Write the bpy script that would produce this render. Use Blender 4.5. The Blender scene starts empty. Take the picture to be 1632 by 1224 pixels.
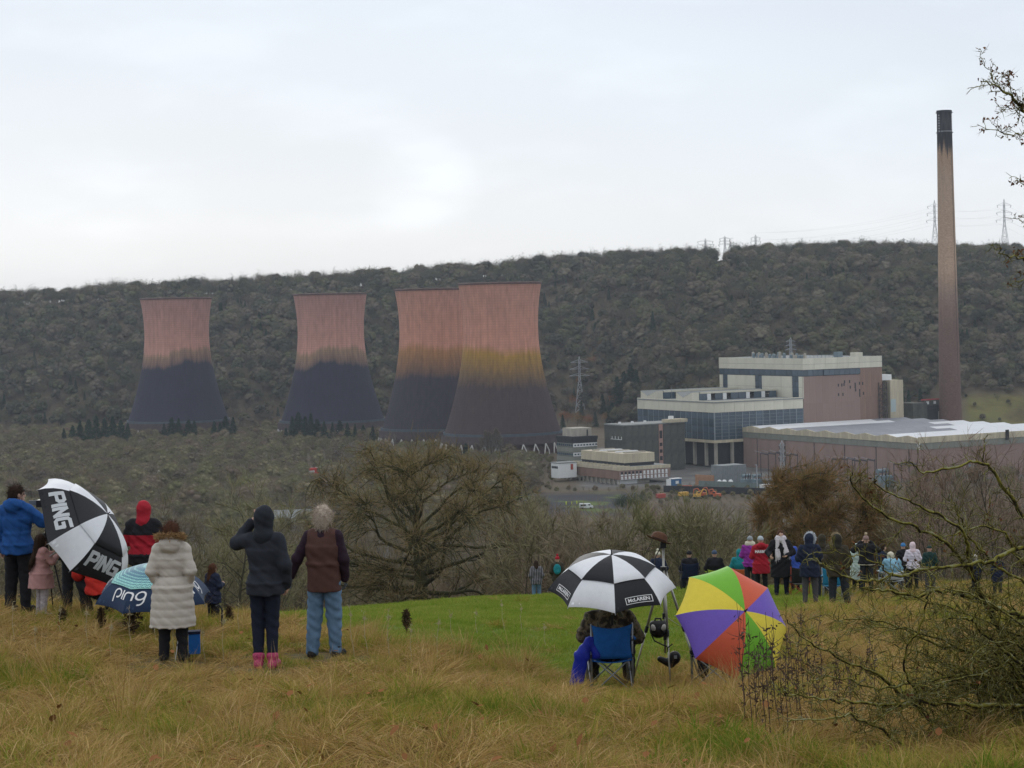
import bpy, bmesh, math, random
import numpy as np
from mathutils import Vector, Matrix
from mathutils.bvhtree import BVHTree
R = math.radians
random.seed(7)
rng = np.random.default_rng(11)
scene = bpy.context.scene
COL = scene.collection

# ------------------------------------------------------------------ camera
FPX, PX0, HY, ROLL = 3200.0, 816.0, 500.0, R(1.2)      # focal length, principal column, horizon row (photo pixels), roll
cam_d = bpy.data.cameras.new('camera')
cam_d.sensor_fit = 'HORIZONTAL'; cam_d.sensor_width = 36.0
cam_d.lens = FPX / 1632 * 36.0
cam_d.shift_y = -(612 - HY) / 1632
cam_d.clip_start = 0.3; cam_d.clip_end = 9000
cam = bpy.data.objects.new('camera', cam_d)
cam.rotation_euler = (Matrix.Rotation(R(90), 3, 'X') @ Matrix.Rotation(-ROLL, 3, 'Z')).to_euler()
COL.objects.link(cam); scene.camera = cam

# ------------------------------------------------------------------ sky and sun
SUN_AZ, SUN_EL = R(-12), R(24)            # behind the clouds, ahead and a little to the left
world = bpy.data.worlds.new('World'); scene.world = world; world.use_nodes = True
wn = world.node_tree.nodes; wl = world.node_tree.links; wn.clear()
def N(nodes, kind, **kw):
    n = nodes.new(kind)
    for k, v in kw.items(): setattr(n, k, v)
    return n
w_out = N(wn, 'ShaderNodeOutputWorld'); w_bg = N(wn, 'ShaderNodeBackground'); w_bg.inputs['Strength'].default_value = 0.1
w_sky = N(wn, 'ShaderNodeTexSky', sky_type='NISHITA', sun_disc=False, sun_elevation=SUN_EL, sun_rotation=SUN_AZ)
w_tc = N(wn, 'ShaderNodeTexCoord'); w_sep = N(wn, 'ShaderNodeSeparateXYZ')
wl.new(w_tc.outputs['Generated'], w_sep.inputs[0])
w_map = N(wn, 'ShaderNodeMapping'); w_map.inputs['Scale'].default_value = (1.0, 1.0, 3.2)
wl.new(w_tc.outputs['Generated'], w_map.inputs[0])
w_noise = N(wn, 'ShaderNodeTexNoise'); w_noise.inputs['Scale'].default_value = 3.1; w_noise.inputs['Detail'].default_value = 5; w_noise.inputs['Roughness'].default_value = 0.42
wl.new(w_map.outputs[0], w_noise.inputs['Vector'])
w_n2 = N(wn, 'ShaderNodeTexNoise'); w_n2.inputs['Scale'].default_value = 11.0; w_n2.inputs['Detail'].default_value = 4; w_n2.inputs['Roughness'].default_value = 0.5
wl.new(w_map.outputs[0], w_n2.inputs['Vector'])
# overcast: paler towards the horizon
w_el = N(wn, 'ShaderNodeValToRGB')
for p, c in ((0.0, (.80, .825, .85)), (0.035, (.785, .815, .85)), (0.075, (.72, .77, .83)), (0.16, (.635, .70, .785)), (0.5, (.60, .65, .72)), (1.0, (.58, .63, .70))):
    e = w_el.color_ramp.elements.new(p); e.color = (*c, 1)
w_el.color_ramp.elements.remove(w_el.color_ramp.elements[0]); w_el.color_ramp.elements.remove(w_el.color_ramp.elements[-1])
e = w_el.color_ramp.elements.new(1.0); e.color = (.58, .63, .70, 1)
wl.new(w_sep.outputs['Z'], w_el.inputs[0])
w_r1 = N(wn, 'ShaderNodeMapRange'); w_r1.inputs['From Min'].default_value = 0.3; w_r1.inputs['From Max'].default_value = 0.72; w_r1.inputs['To Min'].default_value = 0.97; w_r1.inputs['To Max'].default_value = 1.05
wl.new(w_noise.outputs['Fac'], w_r1.inputs['Value'])
w_r2 = N(wn, 'ShaderNodeMapRange'); w_r2.inputs['From Min'].default_value = 0.5; w_r2.inputs['From Max'].default_value = 0.72; w_r2.inputs['To Min'].default_value = 0.0; w_r2.inputs['To Max'].default_value = 0.07
wl.new(w_n2.outputs['Fac'], w_r2.inputs['Value'])
# thin place in the cloud where the light comes through
w_dot = N(wn, 'ShaderNodeVectorMath', operation='DOT_PRODUCT')
_a, _e = R(-2.5), R(3.75)
w_dot.inputs[1].default_value = (math.sin(_a) * math.cos(_e), math.cos(_a) * math.cos(_e), math.sin(_e))
wl.new(w_tc.outputs['Generated'], w_dot.inputs[0])
w_r3 = N(wn, 'ShaderNodeMapRange', interpolation_type='SMOOTHSTEP'); w_r3.inputs['From Min'].default_value = math.cos(R(1.9)); w_r3.inputs['From Max'].default_value = 1.0; w_r3.inputs['To Min'].default_value = 0.0; w_r3.inputs['To Max'].default_value = .3
wl.new(w_dot.outputs['Value'], w_r3.inputs['Value'])
w_m3 = N(wn, 'ShaderNodeMath', operation='MULTIPLY'); wl.new(w_r3.outputs[0], w_m3.inputs[0])
w_r4 = N(wn, 'ShaderNodeMapRange'); w_r4.inputs['From Min'].default_value = 0.3; w_r4.inputs['From Max'].default_value = 0.6; w_r4.inputs['To Min'].default_value = 0.06; w_r4.inputs['To Max'].default_value = 0.3
wl.new(w_n2.outputs['Fac'], w_r4.inputs['Value']); wl.new(w_r4.outputs[0], w_m3.inputs[1])
w_a = N(wn, 'ShaderNodeMath', operation='ADD'); wl.new(w_r1.outputs[0], w_a.inputs[0]); wl.new(w_r2.outputs[0], w_a.inputs[1])
w_a2 = N(wn, 'ShaderNodeMath', operation='ADD'); wl.new(w_a.outputs[0], w_a2.inputs[0]); wl.new(w_m3.outputs[0], w_a2.inputs[1])
w_a3 = N(wn, 'ShaderNodeMath', operation='MULTIPLY'); wl.new(w_a2.outputs[0], w_a3.inputs[0]); w_a3.inputs[1].default_value = 9.15
w_sc = N(wn, 'ShaderNodeVectorMath', operation='SCALE'); wl.new(w_el.outputs[0], w_sc.inputs[0]); wl.new(w_a3.outputs[0], w_sc.inputs['Scale'])
w_mix = N(wn, 'ShaderNodeMix', data_type='RGBA'); w_mix.inputs[0].default_value = 0.96
wl.new(w_sky.outputs[0], w_mix.inputs[6]); wl.new(w_sc.outputs[0], w_mix.inputs[7])
wl.new(w_mix.outputs[2], w_bg.inputs[0]); wl.new(w_bg.outputs[0], w_out.inputs[0])

sun_d = bpy.data.lights.new('sun', 'SUN'); sun_d.energy = 0.6; sun_d.angle = R(25); sun_d.color = (1.0, .96, .9)
sun = bpy.data.objects.new('sun', sun_d); COL.objects.link(sun)
_sv = Vector((math.sin(SUN_AZ) * math.cos(SUN_EL), math.cos(SUN_AZ) * math.cos(SUN_EL), math.sin(SUN_EL)))
sun.rotation_euler = _sv.to_track_quat('Z', 'Y').to_euler(); sun.location = (0, 0, 60)

vs = scene.view_settings
scene.display_settings.display_device = 'sRGB'
vs.view_transform = 'Standard'; vs.look = 'None'; vs.gamma = 1.0; vs.exposure = 0.34; vs.use_curve_mapping = False
cy = scene.cycles
cy.max_bounces = 4; cy.diffuse_bounces = 2; cy.glossy_bounces = 2; cy.transmission_bounces = 2; cy.volume_bounces = 0; cy.transparent_max_bounces = 8
cy.use_adaptive_sampling = True; cy.adaptive_threshold = 0.008; cy.use_denoising = True; cy.denoiser = 'OPENIMAGEDENOISE'
cy.caustics_reflective = False; cy.caustics_refractive = False
scene.render.film_transparent = False

# ------------------------------------------------------------------ helpers: where things stand
CR, SR = math.cos(ROLL), math.sin(ROLL)
def ray(px, py):
    u, v = px - PX0, HY - py
    return (u * CR + v * SR) / FPX, (-u * SR + v * CR) / FPX
def at(px, py, d):
    a, b = ray(px, py); return Vector((a * d, d, b * d))

def tag(o, label=None, cat=None, group=None, kind=None):
    if label: o['label'] = label
    if cat: o['category'] = cat
    if group: o['group'] = group
    if kind: o['kind'] = kind
    return o
ORD = ['first', 'second', 'third', 'fourth', 'fifth', 'sixth', 'seventh', 'eighth', 'ninth', 'tenth', 'eleventh', 'twelfth', 'thirteenth', 'fourteenth', 'fifteenth', 'sixteenth', 'seventeenth', 'eighteenth', 'nineteenth', 'twentieth', 'twenty-first', 'twenty-second', 'twenty-third', 'twenty-fourth']
def empty(name, loc=(0, 0, 0), rz=0.0):
    o = bpy.data.objects.new(name, None); COL.objects.link(o)
    o.location = loc; o.rotation_euler = (0, 0, rz); o.empty_display_size = 0.2
    return o
def link(name, me, parent=None, loc=(0, 0, 0), rot=None):
    o = bpy.data.objects.new(name, me); COL.objects.link(o)
    o.location = loc
    if rot is not None: o.rotation_euler = rot
    if parent: o.parent = parent
    return o
def copy_tree(o, parent=None):
    c = o.copy(); COL.objects.link(c)
    if parent: c.parent = parent
    for ch in list(o.children): copy_tree(ch, c)
    return c

class MB:
    """collects shapes, then links them as one mesh object"""
    def __init__(s): s.v = []; s.f = []; s.m = []; s.mats = []; s.cur = 0
    def use(s, mat):
        if mat not in s.mats: s.mats.append(mat)
        s.cur = s.mats.index(mat); return s
    def add(s, vs, fs):
        b = len(s.v); s.v.extend(tuple(v) for v in vs)
        for f in fs: s.f.append(tuple(i + b for i in f)); s.m.append(s.cur)
        return s
    def box(s, c, size, M=None):
        hx, hy, hz = size[0] / 2, size[1] / 2, size[2] / 2
        p = [Vector((x, y, z)) for x in (-hx, hx) for y in (-hy, hy) for z in (-hz, hz)]
        if M is not None: p = [M @ q for q in p]
        c = Vector(c)
        return s.add([q + c for q in p], [(0, 1, 3, 2), (4, 6, 7, 5), (0, 4, 5, 1), (2, 3, 7, 6), (0, 2, 6, 4), (1, 5, 7, 3)])
    def bx(s, x0, x1, y0, y1, z0, z1): return s.box(((x0 + x1) / 2, (y0 + y1) / 2, (z0 + z1) / 2), (abs(x1 - x0), abs(y1 - y0), abs(z1 - z0)))
    def tube(s, pts, rad, n=6, cap=True):
        pts = [Vector(p) for p in pts]; k = len(pts)
        if not hasattr(rad, '__len__'): rad = [rad] * k
        vs = []; t0 = (pts[1] - pts[0]).normalized()
        u = t0.orthogonal().normalized()
        for i, p in enumerate(pts):
            t = (pts[min(i + 1, k - 1)] - pts[max(i - 1, 0)])
            t = t.normalized() if t.length > 1e-9 else t0
            u = (u - t * u.dot(t)); u = u.normalized() if u.length > 1e-6 else t.orthogonal().normalized()
            w = t.cross(u)
            for j in range(n):
                a = 2 * math.pi * j / n
                vs.append(p + (u * math.cos(a) + w * math.sin(a)) * rad[i])
        fs = []
        for i in range(k - 1):
            for j in range(n):
                a, b = i * n + j, i * n + (j + 1) % n
                fs.append((a, b, b + n, a + n))
        if cap: fs.append(tuple(range(n - 1, -1, -1))); fs.append(tuple((k - 1) * n + j for j in range(n)))
        return s.add(vs, fs)
    def lathe(s, prof, n=24, c=(0, 0, 0), cap=False):
        vs = []; c = Vector(c)
        for r, z in prof:
            for j in range(n):
                a = 2 * math.pi * j / n; vs.append(c + Vector((r * math.cos(a), r * math.sin(a), z)))
        fs = []
        for i in range(len(prof) - 1):
            for j in range(n):
                a, b = i * n + j, i * n + (j + 1) % n
                fs.append((a, b, b + n, a + n))
        if cap: fs.append(tuple(range(n - 1, -1, -1))); fs.append(tuple((len(prof) - 1) * n + j for j in range(n)))
        return s.add(vs, fs)
    def quad(s, a, b, c, d): return s.add([a, b, c, d], [(0, 1, 2, 3)])
    def mesh(s, name, smooth=False):
        me = bpy.data.meshes.new(name); me.from_pydata([tuple(v) for v in s.v], [], s.f)
        for m in s.mats: me.materials.append(m)
        if len(s.mats) > 1: me.polygons.foreach_set('material_index', s.m)
        if smooth: me.polygons.foreach_set('use_smooth', [True] * len(s.f))
        me.update(); return me
    def build(s, name, parent=None, loc=(0, 0, 0), smooth=False, rot=None):
        return link(name, s.mesh(name, smooth), parent, loc, rot)

def np_mesh(name, V, F, mats, mi=None, smooth=False):
    """V (n,3) array, F (m,k) array with one face size"""
    me = bpy.data.meshes.new(name)
    F = np.asarray(F, dtype=np.int32); k = F.shape[1]; m = F.shape[0]
    me.vertices.add(len(V)); me.vertices.foreach_set('co', np.asarray(V, dtype=np.float32).ravel())
    me.loops.add(m * k); me.loops.foreach_set('vertex_index', F.ravel())
    me.polygons.add(m); me.polygons.foreach_set('loop_start', np.arange(0, m * k, k, dtype=np.int32))
    me.polygons.foreach_set('loop_total', np.full(m, k, dtype=np.int32))
    for q in mats: me.materials.append(q)
    if mi is not None: me.polygons.foreach_set('material_index', np.asarray(mi, dtype=np.int32))
    if smooth: me.polygons.foreach_set('use_smooth', np.ones(m, dtype=bool))
    me.update(calc_edges=True); me.validate(); return me

# ------------------------------------------------------------------ materials
def M(name, col, rough=.8, var=.12, scale=6.0, bump=0.0, metal=0.0, col2=None, stretch=None, detail=4, spec=.3, rand=0.0, coat=0.0):
    m = bpy.data.materials.new(name); m.use_nodes = True; nt = m.node_tree; n = nt.nodes; l = nt.links
    b = n['Principled BSDF']; b.inputs['Roughness'].default_value = rough; b.inputs['Metallic'].default_value = metal
    b.inputs['Specular IOR Level'].default_value = spec
    tc = N(n, 'ShaderNodeTexCoord'); mp = N(n, 'ShaderNodeMapping')
    if stretch: mp.inputs['Scale'].default_value = stretch
    l.new(tc.outputs['Object'], mp.inputs[0])
    nz = N(n, 'ShaderNodeTexNoise'); nz.inputs['Scale'].default_value = scale; nz.inputs['Detail'].default_value = detail; nz.inputs['Roughness'].default_value = .6
    l.new(mp.outputs[0], nz.inputs['Vector'])
    rp = N(n, 'ShaderNodeValToRGB')
    c1 = [max(0, c * (1 - var)) for c in col]; c2 = list(col2) if col2 else [c * (1 + var) for c in col]
    rp.color_ramp.elements[0].position = .3; rp.color_ramp.elements[0].color = (*c1, 1)
    rp.color_ramp.elements[1].position = .7; rp.color_ramp.elements[1].color = (*c2, 1)
    l.new(nz.outputs['Fac'], rp.inputs[0])
    out = rp.outputs[0]
    if rand:
        oi = N(n, 'ShaderNodeObjectInfo'); mr = N(n, 'ShaderNodeMapRange'); mr.inputs['To Min'].default_value = 1 - rand; mr.inputs['To Max'].default_value = 1 + rand
        l.new(oi.outputs['Random'], mr.inputs['Value'])
        vm = N(n, 'ShaderNodeVectorMath', operation='SCALE'); l.new(out, vm.inputs[0]); l.new(mr.outputs[0], vm.inputs['Scale']); out = vm.outputs[0]
    l.new(out, b.inputs['Base Color'])
    if bump:
        bp = N(n, 'ShaderNodeBump'); bp.inputs['Strength'].default_value = bump; bp.inputs['Distance'].default_value = .02
        l.new(nz.outputs['Fac'], bp.inputs['Height']); l.new(bp.outputs[0], b.inputs['Normal'])
    return m

def foliage(name, cols, patch=.02, rnd=.5, rough=.9, fine=0.0, trans=0.0):
    """diffuse plant material; the colour is picked per plant from where it stands and a random share"""
    m = bpy.data.materials.new(name); m.use_nodes = True; nt = m.node_tree; n = nt.nodes; l = nt.links; n.clear()
    out = N(n, 'ShaderNodeOutputMaterial'); d = N(n, 'ShaderNodeBsdfDiffuse')
    oi = N(n, 'ShaderNodeObjectInfo'); nz = N(n, 'ShaderNodeTexNoise'); nz.inputs['Scale'].default_value = patch; nz.inputs['Detail'].default_value = 3; nz.inputs['Roughness'].default_value = .6
    l.new(oi.outputs['Location'], nz.inputs['Vector'])
    st = N(n, 'ShaderNodeMapRange'); st.inputs['From Min'].default_value = .3; st.inputs['From Max'].default_value = .7
    l.new(nz.outputs['Fac'], st.inputs['Value'])
    mx = N(n, 'ShaderNodeMix', data_type='FLOAT'); mx.inputs[0].default_value = rnd
    l.new(st.outputs[0], mx.inputs[2]); l.new(oi.outputs['Random'], mx.inputs[3])
    val = mx.outputs[0]
    if fine:
        gi = N(n, 'ShaderNodeNewGeometry'); ad = N(n, 'ShaderNodeMath', operation='MULTIPLY_ADD'); ad.inputs[1].default_value = fine
        sb = N(n, 'ShaderNodeMath', operation='SUBTRACT'); sb.inputs[1].default_value = fine / 2
        l.new(gi.outputs['Random Per Island'], ad.inputs[0]); l.new(val, sb.inputs[0]); l.new(sb.outputs[0], ad.inputs[2]); val = ad.outputs[0]
    rp = N(n, 'ShaderNodeValToRGB'); els = rp.color_ramp.elements
    els[0].color = (*cols[0], 1); els[0].position = 0; els[1].color = (*cols[-1], 1); els[1].position = 1
    for i, c in enumerate(cols[1:-1]):
        e = els.new((i + 1) / (len(cols) - 1)); e.color = (*c, 1)
    l.new(val, rp.inputs[0]); l.new(rp.outputs[0], d.inputs['Color'])
    if trans:
        t = N(n, 'ShaderNodeBsdfTranslucent'); l.new(rp.outputs[0], t.inputs[0]); ms = N(n, 'ShaderNodeMixShader'); ms.inputs[0].default_value = trans
        l.new(d.outputs[0], ms.inputs[1]); l.new(t.outputs[0], ms.inputs[2]); l.new(ms.outputs[0], out.inputs[0])
    else: l.new(d.outputs[0], out.inputs[0])
    return m
# ------------------------------------------------------------------ terrain
_gy = [-40, -15, 0, 13, 21, 24, 28, 36, 48, 58, 65, 70, 76, 88, 110, 140, 200, 330, 500, 650, 760, 850, 6000]
_gz = [.6, .6, 1.7, 2.95, 3.75, 4.1, 4.5, 5.45, 7.2, 8.35, 9.15, 9.8, 10.8, 12.9, 16.5, 21.0, 31, 52, 76, 89, 94, 95, 95]
def sstep(a, b, x):
    t = np.clip((x - a) / (b - a), 0, 1); return t * t * (3 - 2 * t)
def wav(x, y, s, seed):
    """cheap smooth noise in -1..1"""
    a = seed * 12.9898
    return (np.sin(x * s + a) * np.cos(y * s * 1.13 + a * 1.7) + .5 * np.sin(x * s * 2.3 + y * s * 1.1 + a * 2.1) + .35 * np.cos(y * s * 3.1 - x * s * 1.9 + a * .7)) / 1.85
_rp = [-200, 0, 150, 300, 450, 600, 750, 900, 1000, 1130, 1200, 1300, 1400, 1500, 1632, 1900]
_rz = [42, 49, 55, 61, 65, 69.5, 78, 88, 94, 98, 101, 103.5, 103, 98, 93, 88]      # skyline above the horizon row, photo pixels
def H(x, y):
    x = np.asarray(x, dtype=float); y = np.asarray(y, dtype=float)
    z = -(np.interp(y - 1.2, _gy, _gz) + 2 * np.interp(y, _gy, _gz) + np.interp(y + 1.2, _gy, _gz)) / 4
    z = z - .36 * sstep(-1.6, .9, x) * sstep(15.5, 22, y) * (1 - .75 * sstep(24.5, 33, y)) * (1 - .5 * sstep(2, 4, x))
    z = z + .065 * np.clip(-x, 0, 9) * sstep(18, 26, y) * (1 - sstep(29, 42, y))
    z = z + .06 * np.clip(x, -22, 2) * sstep(36, 60, y) * (1 - sstep(140, 220, y))
    near = 1 - sstep(90, 160, y)
    z = z + near * (.05 * wav(x, y, .9, 1) * (1 - .6 * sstep(26, 34, y)) + .035 * wav(x, y, 2.3, 2) * (1 - sstep(22, 30, y)))
    u = x / np.maximum(y, 1.0); px = PX0 + u * FPX
    z = z + sstep(200, 400, y) * (1.2 * wav(x, y, .02, 3)) * (1 - sstep(820, 900, y))
    # wooded scarp behind the power station
    y0 = 1775 - 330 * sstep(830, 1150, px); yr = 2100 - 130 * sstep(900, 1300, px)
    rz = np.interp(px, _rp, _rz) / FPX * yr - 13
    t = np.clip((y - y0) / (yr - y0), 0, 1)
    prof = .55 * t + .45 * (1 - (1 - t) ** 2.2) + .035 * np.sin(t * 9 + x * .004) * t * (1 - t)
    z = np.where(y > y0, -95 + (rz + 95) * prof + 7 * wav(x, y, .017, 5) * sstep(0, .25, t) * (1 - sstep(.8, 1, t)), z)
    z = np.where(y > yr, z - (y - yr) * .02, z)
    return z
def Hs(x, y): return float(H(np.array([x]), np.array([y]))[0])
def hit(px, py, d0=5.0, d1=1400.0):
    a, b = ray(px, py); ds = np.geomspace(d0, d1, 6000)
    f = b * ds - H(a * ds, ds); k = np.nonzero(f <= 0)[0]
    d = ds[k[0]] if len(k) else d1
    return Vector((a * d, d, Hs(a * d, d)))
def ground(px, d):
    x = (px - PX0) / FPX * d; return Vector((x, d, Hs(x, d)))

ys = np.concatenate([np.linspace(-38, 10, 25)[:-1], np.geomspace(10, 95, 190)[:-1], np.geomspace(95, 1400, 110)[:-1], np.linspace(1400, 2200, 110)[:-1], np.geomspace(2200, 7500, 16)])
us = np.linspace(-.62, .62, 330)
us = np.sign(us) * (np.abs(us) / .62) ** 1.35 * .62
YY, UU = np.meshgrid(ys, us, indexing='ij'); XX = UU * (np.maximum(YY, 0) + 45 + .0 * YY)
ZZ = H(XX, YY)
ny, nx = YY.shape
idx = np.arange(ny * nx).reshape(ny, nx)
Fq = np.stack([idx[:-1, :-1], idx[:-1, 1:], idx[1:, 1:], idx[1:, :-1]], -1).reshape(-1, 4)
PXX = PX0 + XX / np.maximum(YY, 1) * FPX

def rough_limit(x):
    """how far out the rough tussocks reach before the short green pasture starts"""
    return np.interp(x, [-9, -5.5, -2.6, -1.6, 0, 1.4, 2.6, 3.6, 6, 12], [40, 34, 27.5, 25.3, 24.6, 24.4, 26.5, 30, 41, 55])
def green_mask(x, y):
    rl = rough_limit(x) + .8 * wav(x, y, .8, 9) + .5 * wav(x, y, 2.1, 4)
    g = sstep(-1.3, 1.9, y - rl)
    # rough grass again on the right where the right-hand crowd stands
    px = PX0 + x / np.maximum(y, 1) * FPX
    g = g * (1 - sstep(1255, 1345, px + 18 * wav(x, y, .7, 6)))
    return g * (1 - sstep(82, 105, y))

def ground_material():
    m = bpy.data.materials.new('ground_cover'); m.use_nodes = True; nt = m.node_tree; n = nt.nodes; l = nt.links
    b = n['Principled BSDF']; b.inputs['Roughness'].default_value = .95; b.inputs['Specular IOR Level'].default_value = .1
    tc = N(n, 'ShaderNodeTexCoord')
    def noise(s, det=5, r=.6):
        q = N(n, 'ShaderNodeTexNoise'); q.inputs['Scale'].default_value = s; q.inputs['Detail'].default_value = det; q.inputs['Roughness'].default_value = r
        l.new(tc.outputs['Object'], q.inputs['Vector']); return q.outputs['Fac']
    def ramp(f, stops):
        q = N(n, 'ShaderNodeValToRGB'); els = q.color_ramp.elements
        els[0].position, els[0].color = stops[0][0], (*stops[0][1], 1); els[1].position, els[1].color = stops[-1][0], (*stops[-1][1], 1)
        for p, c in stops[1:-1]: els.new(p).color = (*c, 1)
        l.new(f, q.inputs[0]); return q.outputs[0]
    def mix(fac, a, c):
        q = N(n, 'ShaderNodeMix', data_type='RGBA'); l.new(fac, q.inputs[0]); l.new(a, q.inputs[6]); l.new(c, q.inputs[7]); return q.outputs[2]
    def attr(k):
        q = N(n, 'ShaderNodeAttribute'); q.attribute_name = k; return q.outputs['Fac']
    soil = ramp(noise(1.7), [(.3, (.05, .042, .02)), (.55, (.11, .085, .04)), (.75, (.08, .085, .025))])
    wood = ramp(noise(.06), [(.3, (.075, .06, .042)), (.6, (.12, .095, .065)), (.8, (.09, .085, .045))])
    green = ramp(noise(.9), [(.3, (.08, .12, .018)), (.5, (.11, .165, .028)), (.72, (.16, .175, .05))])
    ash = ramp(noise(.035), [(.36, (.035, .035, .045)), (.5, (.045, .046, .05)), (.58, (.09, .12, .035)), (.7, (.10, .14, .04))])
    site = ramp(noise(.05), [(.3, (.09, .09, .09)), (.6, (.16, .155, .145)), (.8, (.12, .11, .10))])
    moor = ramp(noise(.03), [(.35, (.10, .085, .035)), (.5, (.16, .15, .05)), (.7, (.11, .13, .045))])
    c = mix(attr('wood'), soil, wood); c = mix(attr('green'), c, green); c = mix(attr('ash'), c, ash); c = mix(attr('site'), c, site); c = mix(attr('moor'), c, moor)
    l.new(c, b.inputs['Base Color'])
    bp = N(n, 'ShaderNodeBump'); bp.inputs['Strength'].default_value = .6; bp.inputs['Distance'].default_value = .05
    l.new(noise(9, 6), bp.inputs['Height']); l.new(bp.outputs[0], b.inputs['Normal'])
    return m
me = np_mesh('ground', np.stack([XX, YY, ZZ], -1).reshape(-1, 3), Fq, [ground_material()], smooth=True)
def set_attr(me, k, a):
    at_ = me.attributes.new(k, 'FLOAT', 'POINT'); at_.data.foreach_set('value', np.asarray(a, dtype=np.float32).ravel())
set_attr(me, 'green', green_mask(XX, YY))
set_attr(me, 'wood', sstep(84, 100, YY))
def meadow(x, y):
    px = PX0 + x / np.maximum(y, 1) * FPX
    return sstep(770, 810, px) * (1 - sstep(985, 1030, px)) * sstep(930, 950, y) * (1 - sstep(1040, 1062, y))
def site_mask(x, y):
    px = PX0 + x / np.maximum(y, 1) * FPX
    return sstep(905, 930, px) * sstep(1076, 1084, y) * (1 - sstep(1390, 1420, y)) 
def moor_mask(x, y):
    px = PX0 + x / np.maximum(y, 1) * FPX
    return sstep(1528, 1540, px) * sstep(1440, 1452, y) * (1 - sstep(1500, 1515, y)) * (.75 + .25 * wav(x, y, .12, 3))
set_attr(me, 'ash', meadow(XX, YY)); set_attr(me, 'site', site_mask(XX, YY)); set_attr(me, 'moor', moor_mask(XX, YY))
gnd = link('ground', me); tag(gnd, 'grassy hillside falling away to the wooded valley floor and the scarp behind', 'ground', kind='structure')
# ------------------------------------------------------------------ damp winter air
_hm = bpy.data.materials.new('damp_air'); _hm.use_nodes = True; _hn = _hm.node_tree; _hn.nodes.clear()
_ho = _hn.nodes.new('ShaderNodeOutputMaterial'); _hv = _hn.nodes.new('ShaderNodeVolumePrincipled')
_hv.inputs['Density'].default_value = 0.000062; _hv.inputs['Color'].default_value = (.80, .88, .98, 1); _hv.inputs['Anisotropy'].default_value = 0.2
_hn.links.new(_hv.outputs[0], _ho.inputs['Volume'])
haze = MB().use(_hm).bx(-5200, 5200, -60, 7700, -105, 150).build('haze'); tag(haze, 'thin damp haze greying the far scarp', 'haze', kind='stuff')
# ------------------------------------------------------------------ cooling towers
def tower_material(name, top, band, low, z_band, soft, band_w, seed, wave=7.0, grid=.16):
    m = bpy.data.materials.new(name); m.use_nodes = True; nt = m.node_tree; n = nt.nodes; l = nt.links
    b = n['Principled BSDF']; b.inputs['Roughness'].default_value = .85; b.inputs['Specular IOR Level'].default_value = .25
    tc = N(n, 'ShaderNodeTexCoord'); sp = N(n, 'ShaderNodeSeparateXYZ'); l.new(tc.outputs['Object'], sp.inputs[0])
    def math_(op, a, c=None, v=None):
        q = N(n, 'ShaderNodeMath', operation=op); l.new(a, q.inputs[0])
        if c is not None: l.new(c, q.inputs[1])
        if v is not None: q.inputs[1].default_value = v
        return q.outputs[0]
    def noise(sc, stretch, det=4):
        mp = N(n, 'ShaderNodeMapping'); mp.inputs['Scale'].default_value = stretch; mp.inputs['Location'].default_value = (seed * 13.1, seed * 7.7, 0)
        l.new(tc.outputs['Object'], mp.inputs[0])
        q = N(n, 'ShaderNodeTexNoise'); q.inputs['Scale'].default_value = sc; q.inputs['Detail'].default_value = det; l.new(mp.outputs[0], q.inputs['Vector']); return q.outputs['Fac']
    big = noise(.035, (1, 1, .25), 2); streak = noise(.55, (1, 1, .02), 5); fine = noise(.3, (1, 1, .5), 5)
    z = math_('ADD', sp.outputs['Z'], math_('MULTIPLY', math_('SUBTRACT', big, v=.5), v=wave * 4.5))
    z = math_('ADD', z, math_('MULTIPLY', math_('SUBTRACT', streak, v=.5), v=7.0))
    zr = N(n, 'ShaderNodeMapRange'); zr.inputs['From Min'].default_value = 0; zr.inputs['From Max'].default_value = 114; l.new(z, zr.inputs['Value'])
    rp = N(n, 'ShaderNodeValToRGB'); els = rp.color_ramp.elements
    els[0].position = 0; els[0].color = (*low[0], 1); els[1].position = 1; els[1].color = (*top[1], 1)
    for zz, c in ((z_band - band_w * .5 - soft - 30, low[1]), (z_band - band_w * .5 - soft, low[1]), (z_band - band_w * .5, band[0]), (z_band + band_w * .5, band[1]), (z_band + band_w * .5 + soft, top[0])):
        els.new(max(.01, min(.99, zz / 114))).color = (*c, 1)
    l.new(zr.outputs[0], rp.inputs[0])
    # lift joints and vertical joints of the cast concrete
    ang = N(n, 'ShaderNodeMath', operation='ARCTAN2'); l.new(sp.outputs['Y'], ang.inputs[0]); l.new(sp.outputs['X'], ang.inputs[1])
    fz = math_('FRACT', math_('MULTIPLY', sp.outputs['Z'], v=1 / 1.75)); fa = math_('FRACT', math_('MULTIPLY', ang.outputs[0], v=88 / (2 * math.pi)))
    lz = math_('LESS_THAN', fz, v=.2); la = math_('LESS_THAN', fa, v=.13)
    ln = math_('MAXIMUM', lz, la)
    dirt = N(n, 'ShaderNodeMapRange'); dirt.inputs['From Min'].default_value = .3; dirt.inputs['From Max'].default_value = .72; dirt.inputs['To Min'].default_value = .72; dirt.inputs['To Max'].default_value = 1.22
    l.new(math_('ADD', math_('MULTIPLY', streak, v=.55), math_('MULTIPLY', fine, v=.45)), dirt.inputs['Value'])
    k = math_('MULTIPLY', dirt.outputs[0], math_('SUBTRACT', math_('ADD', math_('MULTIPLY', ln, v=0.0), v=1.0), math_('MULTIPLY', ln, v=grid)))
    vm = N(n, 'ShaderNodeVectorMath', operation='SCALE'); l.new(rp.outputs[0], vm.inputs[0]); l.new(k, vm.inputs['Scale'])
    l.new(vm.outputs[0], b.inputs['Base Color']); return m

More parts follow.
